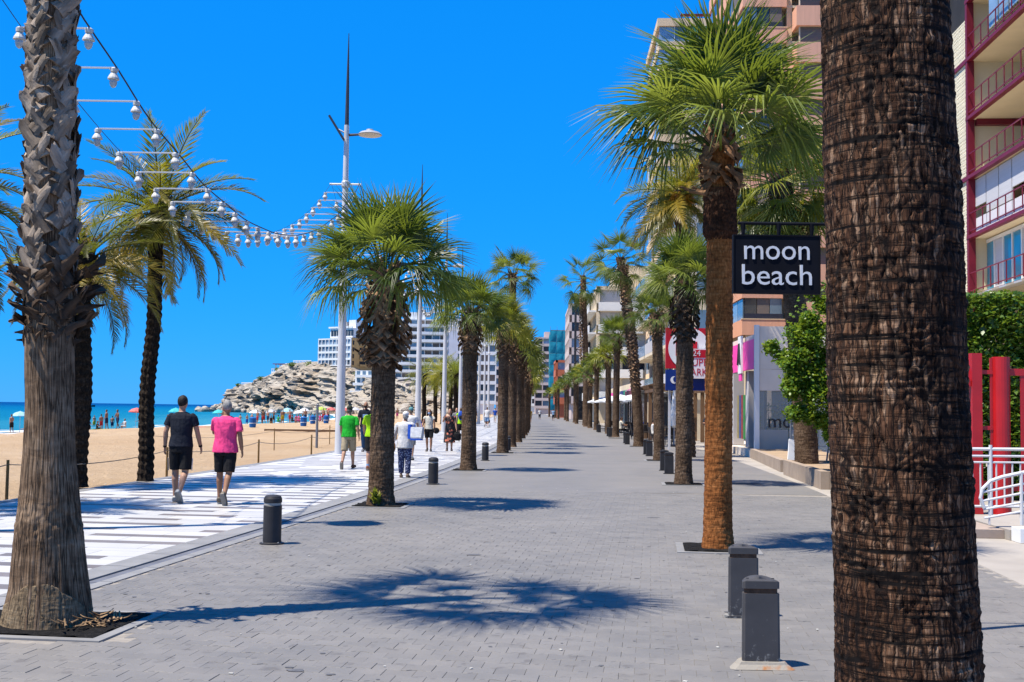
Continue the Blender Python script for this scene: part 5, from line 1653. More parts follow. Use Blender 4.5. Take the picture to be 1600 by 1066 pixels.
for a0, a1, z0, z1 in ((-0.342, 0.342, 3.0805, 3.092), (-0.342, 0.342, 2.628, 2.6395), (-0.342, -0.3335, 2.64, 3.08), (0.3335, 0.342, 2.64, 3.08)):
    MB().box(a0, a1, -0.03, 0.03, z0, z1).obj('board_trim', M_SIGNB, sg)
text(sg, 'moon', M_LETW, (0.0, -0.028, 2.967), 0.232, sx=0.98)
text(sg, 'beach', M_LETW, (0.0, -0.028, 2.768), 0.232, sx=1.06)
MB().tube([(-0.30, 0, 3.185), (1.03, 0, 3.185)], 0.013, 8).obj('bracket_arm', M_SIGNB, sg)
for a in (-0.26, 0.02, 0.28): MB().tube([(a, 0, 3.185), (a, 0, 3.09)], [0.022, 0.012], 8).obj('hanger', M_SIGNB, sg)
MB().tube([(1.03, 0, 0.0), (1.03, 0, 3.3)], 0.04, 12).obj('post', M_MAST, sg)
MB().lathe([(0.10, 0.0), (0.10, 0.015), (0.05, 0.02)], 12, (1.03, 0, 0)).obj('post_base', M_MAST, sg)

# ---- supermarket sign
M_SRED = pm('sign_red', (0.55, 0.012, 0.025), 0.4, 0.08, 2, 0.05)
M_SBLUE = pm('sign_blue', (0.008, 0.035, 0.22), 0.4, 0.1, 2, 0.05)
ss = empty('shop_sign', (6.70, 50.0, 0), 0, 'red and white supermarket sign behind the palm trunks', 'sign')
bx(ss, 'red_board', 0, 2.0, 0, 0.22, 3.55, 5.32, M_SRED)
MB().lathe([(0.90, 0.0), (0.90, 0.02)], 40).obj('white_disc', W_WHITE, ss, (1.0, -0.003, 4.42), (PI / 2, 0, 0))
bx(ss, 'red_block', 0.42, 1.35, -0.05, -0.026, 4.1, 4.72, M_SRED)
bx(ss, 'white_board', 0.58, 2.32, -0.30, -0.10, 3.12, 4.40, W_WHITE)
bx(ss, 'red_band', 0.60, 2.30, -0.318, -0.302, 4.02, 4.36, M_SRED)
text(ss, '24', M_LETW, (1.28, -0.322, 4.20), 0.36)
text(ss, 'SUPER', M_SRED, (1.45, -0.306, 3.80), 0.44, ext=0.003, sx=0.95)
text(ss, 'MARKET', M_SRED, (1.45, -0.306, 3.38), 0.44, ext=0.003, sx=0.86)
bx(ss, 'blue_board', 0.0, 2.0, 0, 0.18, 2.6, 3.50, M_SBLUE)
MB().lathe([(0.16, 0.0), (0.16, 0.012)], 20).obj('white_dot', W_WHITE, ss, (0.36, -0.003, 3.05), (PI / 2, 0, 0))
MB().lathe([(0.13, 0.0), (0.13, 0.012)], 20).obj('blue_dot', M_SBLUE, ss, (0.44, -0.016, 3.08), (PI / 2, 0, 0))
for a in (0.15, 2.12): bx(ss, 'post', a, a + 0.1, 0.23, 0.33, 0, 5.6, M_POLE)

# ---- small shop with pink fascia, dark front and a glazed end wall
M_PINK = pm('hot_pink_fascia', (0.85, 0.06, 0.36), 0.5, 0.08, 2, 0.1, k=1.0)
M_PANEL = pm('taupe_panel', (0.64, 0.555, 0.47), 0.7, 0.06, 2, 0.12, k=1.0)
shop = empty('shop', (9.3, 43.6, 0), R(-2.0), 'small shop with hot pink fascia and taupe panelled end wall', 'building')
bx(shop, 'roof', 0.0, 5.5, 0.05, 13, 4.5, 4.7, M_PANEL)
bx(shop, 'back_wall', 3.0, 3.2, 0.3, 13, 0, 4.49, M_DARK)
for k in range(4):
    bx(shop, 'fascia_board', -0.12, -0.02, 0.1 + k * 1.4, 1.47 + k * 1.4, 3.35, 4.48, M_PINK)
bx(shop, 'logo_board', -0.2, -0.125, 2.5, 3.3, 3.25, 4.75, W_WHITE)
for s_ in (-1, 1):
    MB().tube([(-0.21, 2.9, 4.45), (-0.21, 2.9 + 0.28 * s_, 3.6)], 0.06, 4).obj('logo_stroke', M_BLK, shop)
bx(shop, 'logo_bar', -0.225, -0.201, 2.72, 3.08, 3.85, 3.95, M_BLK)
bx(shop, 'pink_tag', -0.18, -0.13, 2.6, 3.2, 2.95, 3.24, M_PINK)
bx(shop, 'pillar', 0.05, 0.5, 2.2, 2.9, 0.3, 3.34, W_GREY)
bx(shop, 'pillar', 0.05, 0.5, 6.0, 6.6, 0.3, 3.34, W_GREY)
bx(shop, 'shutter', 0.3, 0.4, 0.2, 1.3, 0.3, 3.3, M_BLK)
for k, c in enumerate(((0.05, 0.30, 0.07), (0.35, 0.06, 0.06), (0.06, 0.10, 0.28), (0.35, 0.28, 0.10))):
    bx(shop, 'poster', 0.1, 0.16, 3.4 + k * 0.5, 3.8 + k * 0.5, 0.6, 2.4, pm('poster_%d' % k, c, 0.5, 0.2, 4, 0))
bx(shop, 'plinth', -0.25, 5, -0.05, 13, 0, 0.28, M_PANEL)
bx(shop, 'corner_post', -0.12, 0.06, -0.15, 0.03, 0.0, 5.0, W_WHITE)
for k in range(3): bx(shop, 'wall_panel', 0.08, 3.4, -0.10, 0.02, 2.52 + k * 0.815, 3.325 + k * 0.815, M_PANEL)
def pane_mat():
    m, n, l, b = nt('clear_pane')
    b.inputs['Base Color'].default_value = (0.6, 0.66, 0.64, 1)
    b.inputs['Roughness'].default_value = 0.05
    t = n.new('ShaderNodeBsdfTransparent')
    fr = n.new('ShaderNodeLayerWeight'); fr.inputs[0].default_value = 0.25
    mx = n.new('ShaderNodeMixShader')
    k = math_n(n, l, 'ADD', math_n(n, l, 'MULTIPLY', fr.outputs['Fresnel'], 0.7), 0.22)
    l.new(k, mx.inputs[0]); l.new(t.outputs[0], mx.inputs[1]); l.new(b.outputs[0], mx.inputs[2])
    l.new(mx.outputs[0], n['Material Output'].inputs[0])
    return m
M_PANE = pane_mat()
for k in range(3): bx(shop, 'glass_panel', 0.08 + k * 1.1, 1.16 + k * 1.1, -0.06, -0.04, 0.3, 2.5, M_PANE)
for k in range(3): bx(shop, 'frosted_panel', 0.08 + k * 1.1, 1.16 + k * 1.1, -0.038, -0.02, 0.3, 1.05, W_GREY)
text(shop, 'mo', M_BLK, (0.85, -0.075, 1.35), 0.72, ext=0.005)
M_HEDGE = leaf_mat('hedge_leaf', (0.02, 0.06, 0.008), (0.08, 0.175, 0.015), (0.24, 0.36, 0.025), trans=0.35, ns=2.5, objrnd=False)

def leaf_cloud(n, shape, size, seed, mat, name='crown', up=0.35):
    """many small leaf blades filling the volume given by shape(rng) -> point"""
    g = np.random.default_rng(seed)
    mb = MB()
    C = np.array([shape(g) for _ in range(n)])
    D = g.normal(size=(n, 3)); D /= np.linalg.norm(D, axis=1)[:, None]
    D[:, 2] = D[:, 2] * 0.7 - 0.15
    N = g.normal(size=(n, 3)); N[:, 2] += up * 3
    S = np.cross(D, N); S /= np.linalg.norm(S, axis=1)[:, None] + 1e-9
    L = size * g.uniform(0.7, 1.3, n)[:, None]
    V = np.stack([C - D * L * 0.5, C + S * L * 0.26, C + D * L * 0.5, C - S * L * 0.26], 1)
    me = bpy.data.meshes.new(name)
    me.vertices.add(4 * n); me.vertices.foreach_set('co', V.reshape(-1).astype(np.float32))
    me.loops.add(4 * n); me.loops.foreach_set('vertex_index', np.arange(4 * n, dtype=np.int32))
    me.polygons.add(n); me.polygons.foreach_set('loop_start', np.arange(0, 4 * n, 4, dtype=np.int32))
    me.materials.append(mat)
    me.update(calc_edges=True)
    return me

def lobes(lst, shell=0.55):
    def f(g):
        c = lst[g.integers(len(lst))]
        v = g.normal(size=3); v /= np.linalg.norm(v)
        r = g.uniform(shell, 1.0) * (0.85 + 0.3 * g.random())
        return (c[0] + v[0] * c[3] * r, c[1] + v[1] * c[3] * r, c[2] + v[2] * c[4] * r)
    return f

# plants behind the glazed end wall
for k, (x, y, h) in enumerate(((9.9, 44.6, 2.0), (10.7, 44.9, 2.3), (11.4, 44.5, 1.7))):
    p = empty('shrub', (x, y, 0.28), 0, 'leafy shrub behind the glass end wall of the shop, %s from the street' % ('first', 'second', 'third')[k], 'shrub', 'shrubs behind the glass')
    tag(obj('foliage', leaf_cloud(900, lobes([(0, 0, h * 0.6, 0.45, h * 0.35), (0.1, 0, h * 0.3, 0.35, 0.4)]), 0.12, 60 + k, M_HEDGE, 'foliage'), p), kind='stuff')
    MB().tube([(0, 0, 0), (0.05, 0, h * 0.7)], [0.03, 0.012], 6).obj('stem', BARK_BROWN, p)

# ---- ficus beside the planters
BARK_F = pm('smooth_bark', (0.16, 0.125, 0.09), 0.85, 0.3, 6, 0.6, 30, 0.01)
fc = empty('ficus_tree', (7.58, 27.3, 0.2), 0, 'dense bright green ficus between the glass wall and the dark trunk', 'tree')
MB().tube([(0.1, 0, 0), (0.05, 0, 0.9), (0, 0, 1.8), (-0.1, 0, 2.8)], [0.10, 0.085, 0.07, 0.04], 10).obj('trunk', BARK_F, fc)
for a, b_, c in ((-0.7, -0.3, 2.9), (0.6, 0.2, 3.2), (0.0, 0.5, 3.6), (-0.3, -0.4, 2.2), (0.5, -0.4, 2.4)):
    MB().tube([(0.03, 0, 1.5), (a * 0.5, b_ * 0.5, (1.6 + c) / 2), (a, b_, c)], [0.05, 0.035, 0.012], 6).obj('limb', BARK_F, fc)
fr_ = random.Random(4)
FL = [(-0.25, -0.1, 3.75, 0.75, 0.65), (0.5, 0.1, 3.9, 0.75, 0.7), (-0.55, -0.2, 2.95, 0.65, 0.6), (0.35, -0.2, 3.0, 0.85, 0.7), (-0.15, -0.3, 2.3, 0.6, 0.5), (0.55, 0, 2.1, 0.65, 0.65), (0.3, -0.3, 1.35, 0.45, 0.55), (-1.0, -0.1, 2.72, 0.4, 0.3), (-0.5, -0.2, 1.75, 0.5, 0.45), (0.1, -0.3, 1.1, 0.5, 0.45), (-0.75, -0.2, 2.5, 0.5, 0.5), (0.1, -0.2, 4.35, 0.5, 0.35), (0.45, -0.2, 0.9, 0.3, 0.35), (-0.85, -0.1, 3.35, 0.35, 0.3)]
FL += [(-0.2, -0.35, 1.9, 0.6, 0.5), (0.25, -0.35, 0.75, 0.4, 0.35), (0.6, -0.2, 1.2, 0.6, 0.6)]
FL += [(c[0] + fr_.uniform(-.6, .6), c[1] + fr_.uniform(-.4, .3), c[2] + fr_.uniform(-.4, .4), 0.22, 0.22) for c in FL for _ in range(4)]
M_FICUS = leaf_mat('ficus_leaf', (0.035, 0.10, 0.010), (0.13, 0.26, 0.02), (0.38, 0.46, 0.035), trans=0.42, ns=3.0, objrnd=False)
tag(obj('crown', leaf_cloud(40000, lobes(FL, 0.3), 0.11, 5, M_FICUS), fc), kind='stuff')

# ---- tall hedge behind the red gate
hg = empty('hedge', (7.4, 23.5, 0), R(-3), 'tall clipped dark green hedge behind the red gate', 'hedge')
def hshape(g):
    f = g.random()
    x = g.uniform(0, 9.5)
    if f < 0.75:
        z = g.uniform(0.05, 4.0); y = -0.12 * g.random() + 0.18 * (fbm(x * 1.7, z * 1.7, 0, 2) - 0.5)
    else:
        z = 4.0 + 0.22 * g.random() * fbm(x * 2, 0, 0, 2); y = g.uniform(-0.1, 1.2)
    return (x, y, z + 0.12 * (g.random() ** 3))
tag(obj('foliage', leaf_cloud(42000, hshape, 0.13, 8, M_HEDGE, 'foliage'), hg), kind='stuff')
tag(obj('inner_foliage', leaf_cloud(16000, lambda g: (g.uniform(0, 9.5), g.uniform(0.15, 0.9), g.uniform(0, 3.95)), 0.26, 9, M_HEDGE, 'foliage'), hg), kind='stuff')
for k in range(8): MB().tube([(0.6 + k * 1.15, 0.5, 0), (0.65 + k * 1.15, 0.45, 3.4)], [0.05, 0.02], 6).obj('stem', BARK_F, hg)

# ---- red gate
M_GATE = pm('red_gate_paint', (0.55, 0.012, 0.016), 0.4, 0.12, 3, 0.1, spec=0.5)
gt = empty('red_gate', (8.0, 20.0, 0), R(-2), 'red steel gate with posts and bars in front of the hedge', 'gate')
bx(gt, 'post', 0.0, 0.17, 0, 0.17, 0, 2.78, M_GATE)
MB().tube([(0.52, 0.08, 0), (0.52, 0.08, 2.72)], 0.15, 20).obj('column', M_GATE, gt)
bx(gt, 'post', 0.33, 0.37, 0.06, 0.10, 0, 2.70, M_GATE)
for z in (2.42, 1.45, 0.5): bx(gt, 'rail', 0.171, 0.40, 0.05, 0.10, z, z + 0.07, M_GATE)
for z in (2.40, 0.4): bx(gt, 'rail', 0.66, 3.4, 0.04, 0.11, z, z + 0.12, M_GATE)
for a in np.arange(0.85, 3.4, 0.22): bx(gt, 'bar', a, a + 0.075, 0.05, 0.10, 0.521, 2.399, M_GATE)
for a in (-0.3, -0.6): bx(gt, 'bar', a, a + 0.075, 0.05, 0.10, 0.1, 2.2, M_GATE)
bx(gt, 'rail', -0.7, -0.01, 0.04, 0.11, 2.2, 2.32, M_GATE)
bn = empty('banner', (7.66, 20.3, 2.2), R(-2), 'small purple printed banner hung behind the red gate post', 'banner')
bx(bn, 'cloth', 0, 0.62, 0, 0.015, 0.05, 0.32, pm('purple_print', (0.20, 0.03, 0.16), 0.6, 0.4, 9, 0.05, col2=(0.42, 0.2, 0.4)))
bx(bn, 'pole', 0.0, 0.02, 0.016, 0.036, -0.2, 0.4, M_STEEL)

# ---- white railings and ramp
M_RAILW = pm('white_rail_paint', (0.74, 0.74, 0.75), 0.35, 0.04, 3, 0.05, spec=0.5)
M_STEP = pm('pinkish_stone', (0.42, 0.33, 0.27), 0.75, 0.12, 3, 0.2)
rp = empty('ramp', (6.75, 15.9, 0), R(-4), 'low concrete ramp with stone steps below the white railings', 'ramp')
mb = MB(); mb.v = [(0.1, 0, 0), (6, 0, 0), (6, 0, 0.5), (0.5, 0, 0.14), (0.1, 0.0, 0.14), (0.1, 2.2, 0), (6, 2.2, 0), (6, 2.2, 0.5), (0.5, 2.2, 0.14), (0.1, 2.2, 0.14)]
mb.f = [(0, 1, 2, 3, 4), (9, 8, 7, 6, 5), (4, 3, 8, 9), (3, 2, 7, 8), (0, 4, 9, 5), (1, 6, 7, 2)]
mb.obj('ramp_slab', M_CONC, rp)
bx(rp, 'step', 0.55, 6, -0.5, -0.005, 0, 0.13, M_STEP)
bx(rp, 'step', -0.55, 0.095, 0.2, 1.9, 0, 0.12, M_STEP)
bx(rp, 'white_block', 0.12, 0.40, -0.35, -0.006, 0, 0.19, W_WHITE)
def railing(label, pts_rails, posts, balusters, loc, rz):
    t = empty('railing', loc, rz, label, 'railing', 'white tubular railings')
    for p, r_ in pts_rails: MB().tube(p, r_, 8).obj('rail', M_RAILW, t)
    for a, z0, z1, r_ in posts: MB().tube([(a, 0, z0), (a, 0, z1)], r_, 10).obj('post', M_RAILW, t)
    for a, z0, z1 in balusters: MB().tube([(a, 0.004, z0), (a, 0.004, z1)], 0.014, 6).obj('baluster', M_RAILW, t)
    return t
railing('straight white railing in front of the red gate', [([(0, 0, 1.13), (4, 0, 1.16)], 0.026), ([(0, 0, 1.02), (4, 0, 1.05)], 0.02), ([(0, 0, 0.92), (4, 0, 0.95)], 0.016), ([(0, 0, 0.22), (4, 0, 0.25)], 0.02)],
        [(0.02, 0.0, 1.14, 0.028), (0.55, 0.0, 1.2, 0.028), (1.9, 0, 1.2, 0.028), (3.3, 0, 1.2, 0.028)], [(a, 0.23, 0.93) for a in np.arange(0.14, 3.9, 0.125)], (7.12, 18.5, 0.03), R(-3))
arc = lambda z0, sc: [(0.05 + 0.0, 0, 0.28 * sc + z0), (0.0, 0, 0.42 * sc + z0), (0.03, 0, 0.55 * sc + z0), (0.14, 0, 0.66 * sc + z0), (0.3, 0, 0.72 * sc + z0), (0.9, 0, 0.86 * sc + z0), (3.5, 0, 1.5 * sc + z0)]
railing('curved white ramp handrail nearest the dark trunk', [(arc(0.0, 1.0), 0.026)] + [([(0.02 + 0.01 * k, 0, 0.5 - 0.12 * k), (0.9, 0, 0.70 - 0.13 * k), (3.5, 0, 1.34 - 0.14 * k)], 0.017) for k in range(4)],
        [(0.56, 0.05, 0.80, 0.026), (2.0, 0.1, 1.12, 0.026)], [(0.12, 0.05, 0.62), (3.2, 0.3, 1.4)], (6.62, 16.3, 0.12), R(-4))

# ---- planter walls along the right side, with odds and ends of a building site
M_PLANT = pm('sandstone_wall', (0.40, 0.31, 0.235), 0.85, 0.15, 2, 0.3, 40, 0.006)
M_SOIL = pm('dry_soil', (0.42, 0.30, 0.19), 0.95, 0.2, 3, 0.8, 12, 0.03)
def planter(label, p0, p1, width, h):
    a = Vector(p1) - Vector(p0)
    L = a.length
    rz = math.atan2(a.y, a.x) - PI / 2
    t = empty('planter', (p0[0], p0[1], 0), rz, label, 'planter', 'stone planters on the right')
    n = max(2, int(L / 1.2))
    for k in range(n): bx(t, 'wall_block', 0, 0.18, L * k / n + 0.004, L * (k + 1) / n - 0.004, 0, h, M_PLANT)
    for k in range(max(2, int(width / 1.1))):
        m = max(2, int(width / 1.1))
        bx(t, 'end_block', 0.184 + (width - 0.184) * k / m, 0.18 + (width - 0.184) * (k + 1) / m, 0.0, 0.18, 0, h, M_PLANT)
        bx(t, 'end_block', 0.184 + (width - 0.184) * k / m, 0.18 + (width - 0.184) * (k + 1) / m, L - 0.18, L, 0, h, M_PLANT)
    bx(t, 'soil', 0.185, width, 0.185, L - 0.185, 0, h - 0.05, M_SOIL)
    return t
planter('near sandstone planter beside the dark trunk', (6.95, 25.9), (7.55, 32.0), 3.0, 0.40)
planter('long low planter leading to the pink shop', (7.75, 33.2), (8.95, 43.2), 2.6, 0.34)
fn = empty('site_fence', (7.9, 32.6, 0.3), R(-30), 'makeshift wire fence on leaning steel posts by the glass wall', 'fence')
for k, (a, lean) in enumerate(((0.0, 0.0), (1.0, 0.28), (2.3, -0.05), (3.2, 0.1))):
    MB().tube([(a, 0, 0), (a + lean, 0, 2.1)], 0.025, 6).obj('post', M_STEEL, fn)
for k in range(7): MB().tube([(0, 0.01, 0.25 + k * 0.26), (1.6, 0.02, 0.2 + k * 0.25), (3.3, 0.01, 0.27 + k * 0.26)], 0.006, 4).obj('wire', M_STEEL, fn)
lb = empty('leaning_board', (7.75, 32.3, 0.0), R(15), 'white board leaning against the planter wall', 'board')
bx(lb, 'panel', 0, 0.34, 0, 0.03, 0.4, 1.0, W_WHITE, (R(-14), R(12), 0))
bx(lb, 'batten', 0.05, 0.09, 0.1, 0.13, 0.30, 0.95, W_GREY, (R(-14), R(12), 0))

# ================================================================== cafe terrace on the right
def parasol(label, x, y, h=2.7, w=1.5):
    t = empty('parasol', (x, y, 0), 0.1, label, 'parasol', 'white parasols of the cafe')
    MB().tube([(0, 0, 0.05), (0, 0, h)], 0.035, 8).obj('pole', W_GREY, t)
    rings = []
    for r_, z in ((w, h - 0.62), (w * 1.005, h - 0.50), (w * 0.55, h - 0.2), (0.08, h)):
        ring = []
        for k in range(16):
            a = 2 * PI * k / 16 + PI / 4
            q = 1.0 if k % 4 == 0 else (0.86 if k % 2 else 0.80)
            ring.append((r_ * q * math.cos(a), r_ * q * math.sin(a), z + (0.05 if (k % 4 and z < h - 0.4) else 0)))
        rings.append(ring)
    MB().loft(rings, caps=False).obj('canopy', W_WHITE, t)
    MB().box(-0.3, 0.3, -0.3, 0.3, 0.0, 0.07).obj('base', M_BLK, t)
    for k in range(4):
        a = 2 * PI * k / 4 + PI / 4
        MB().tube([(0.03 * math.cos(a), 0.03 * math.sin(a), h - 0.5), (w * 0.7 * math.cos(a), w * 0.7 * math.sin(a), h - 0.42)], 0.012, 4).obj('rib', W_GREY, t)
    return t
for i, (x, y) in enumerate(((8.6, 76), (9.0, 81), (8.3, 88), (8.1, 95), (8.4, 103))):
    parasol('open white cafe parasol, %s from the camera' % ORD[i], x, y, 2.9, 1.9)
cp = empty('folded_parasol', (7.85, 55.5, 0), 0, 'folded white parasol beside the supermarket sign', 'parasol')
MB().lathe([(0.05, 0.9), (0.16, 1.0), (0.20, 1.4), (0.12, 2.2), (0.04, 2.9)], 10).obj('canopy', W_WHITE, cp)
MB().tube([(0, 0, 0), (0, 0, 3.0)], 0.03, 6).obj('pole', W_GREY, cp)
MB().box(-0.3, 0.3, -0.3, 0.3, 0.0, 0.07).obj('base', M_BLK, cp)

M_WOOD = pm('brown_wood', (0.20, 0.11, 0.055), 0.7, 0.25, 3, 0.3, 20, 0.006, stretch=(4, 4, 0.5))
M_WICK = pm('dark_wicker', (0.05, 0.04, 0.035), 0.8, 0.3, 12, 0.6, 40, 0.01)
def table(label, x, y, rz):
    t = empty('cafe_table', (x, y, 0), rz, label, 'table', 'cafe tables')
    MB().box(-0.38, 0.38, -0.38, 0.38, 0.72, 0.75).obj('table_top', M_WOOD, t)
    for a in (-0.33, 0.33):
        for b_ in (-0.33, 0.33): MB().tube([(a, b_, 0), (a, b_, 0.719)], 0.02, 6).obj('leg', M_BLK, t)
def chair(label, x, y, rz):
    t = empty('cafe_chair', (x, y, 0), rz, label, 'chair', 'cafe chairs')
    MB().box(-0.22, 0.22, -0.22, 0.22, 0.42, 0.46).obj('seat', M_WICK, t)
    MB().tube([(0, -0.22, 0.50), (0, -0.26, 0.70), (0, -0.30, 0.88)], [(0.21, 0.02)] * 3, 8, up=(1, 0, 0)).obj('backrest', M_WICK, t)
    for a in (-0.2, 0.2):
        MB().tube([(a, -0.2, 0), (a, -0.2, 0.42), (a, -0.27, 0.8)], 0.014, 6).obj('leg', M_BLK, t)
        MB().tube([(a, 0.2, 0), (a, 0.2, 0.42)], 0.014, 6).obj('leg', M_BLK, t)
TB = [(8.0, 58.5), (8.5, 63.5), (8.0, 68.0), (8.5, 73), (8.2, 79), (8.6, 85), (7.9, 91)]
for i, (x, y) in enumerate(TB):
    table('wooden cafe table, %s from the camera on the terrace' % ORD[i], x, y, 0.1 * i)
    chair('dark wicker chair on the near side of the %s cafe table' % ORD[i], x - 0.1, y - 0.65, 0.1)
    chair('dark wicker chair on the far side of the %s cafe table' % ORD[i], x + 0.05, y + 0.7, PI - 0.2)
    chair('dark wicker chair on the street side of the %s cafe table' % ORD[i], x - 0.68, y, -PI / 2)
pg = empty('pergola', (7.75, 60.5, 0), R(-2), 'brown wooden cafe pergola under the apartment balconies', 'pergola')
for y in (0, 3.2, 6.4, 9.6):
    bx(pg, 'post', 0, 0.2, y, y + 0.2, 0, 2.75, M_WOOD)
    bx(pg, 'post', 2.6, 2.8, y, y + 0.2, 0, 2.75, M_WOOD)
    bx(pg, 'cross_beam', -0.3, 3.0, y + 0.02, y + 0.16, 2.93, 3.1, M_WOOD)
bx(pg, 'beam', 0.02, 0.18, -0.3, 10, 2.751, 2.929, M_WOOD)
bx(pg, 'beam', 2.62, 2.78, -0.3, 10, 2.751, 2.929, M_WOOD)
for k in range(14): bx(pg, 'roof_slat', -0.3, 3.0, 0.3 + k * 0.7, 0.45 + k * 0.7, 3.101, 3.15, M_WOOD)
M_STRIPE = pm('maroon_awning', (0.16, 0.03, 0.05), 0.7, 0.2, 2, 0.1)
aw = empty('cafe_awning', (7.9, 71.5, 0), R(-1.5), 'pale awning with maroon edge on posts over the cafe terrace', 'awning')
for k in range(6):
    bx(aw, 'canvas_panel', 0, 2.6, k * 1.9, k * 1.9 + 1.88, 3.05, 3.1, W_WHITE, (0, R(8), 0))
    bx(aw, 'valance', -0.03, 0.0, k * 1.9, k * 1.9 + 1.88, 2.75, 3.06, M_STRIPE)
    bx(aw, 'post', 0.05, 0.13, k * 1.9, k * 1.9 + 0.08, 0, 3.04, M_BLK)
sh2 = empty('shop_row', (11.2, 98, 0), R(-1.2), 'row of low shop fronts with dark openings behind the cafe palms', 'building')
bx(sh2, 'wall', 0.4, 5, 0, 50, 0, 4.4, W_CREAM)
for k in range(10):
    bx(sh2, 'shop_front', 0.33, 0.41, 0.4 + k * 5, 4.6 + k * 5, 0.1, 2.9, [G_DARK, M_DARK, G_BLUE][k % 3])
    bx(sh2, 'fascia', 0.2, 0.39, 0.2 + k * 5, 4.8 + k * 5, 3.0, 3.8, [M_SBLUE, W_WHITE, M_STRIPE, M_PINK, M_GREEN_AWN][k % 5])
    bx(sh2, 'awning', -1.4, 0.19, 0.4 + k * 5, 4.6 + k * 5, 2.72, 2.78, [W_WHITE, W_CREAM, M_STRIPE][k % 3], (0, R(-12), 0))
# fridge-sized white cooler and bits by the sign
ck = empty('cool_box', (8.3, 47.0, 0), 0, 'white shop freezer standing below the blue sign panel', 'freezer')
bx(ck, 'body', 0, 0.6, 0, 0.5, 0, 1.3, W_WHITE)
bx(ck, 'lid', -0.02, 0.62, -0.02, 0.52, 1.301, 1.36, W_GREY)

# ================================================================== people
SKIN = [pm('skin_light', (0.48, 0.27, 0.18), 0.55, 0.08, 6, 0.1, 60, 0.002), pm('skin_tan', (0.36, 0.18, 0.105), 0.55, 0.08, 6, 0.1, 60, 0.002), pm('skin_brown', (0.22, 0.11, 0.065), 0.55, 0.08, 6, 0.1, 60, 0.002)]
_CL = {}
def cloth(name, col, rough=0.85, col2=None, vs=9.0, var=0.12):
    return pm('cloth_' + name, col, rough, var, vs, 0.5, 14, 0.02, spec=0.2, col2=col2)
REMESH = []       # (object, voxel): baked together at the end
def solid(name, mb, mat, parent, voxel, smooth=4):
    o = mb.obj(name, mat, parent)
    REMESH.append((o, voxel, smooth))
    return o

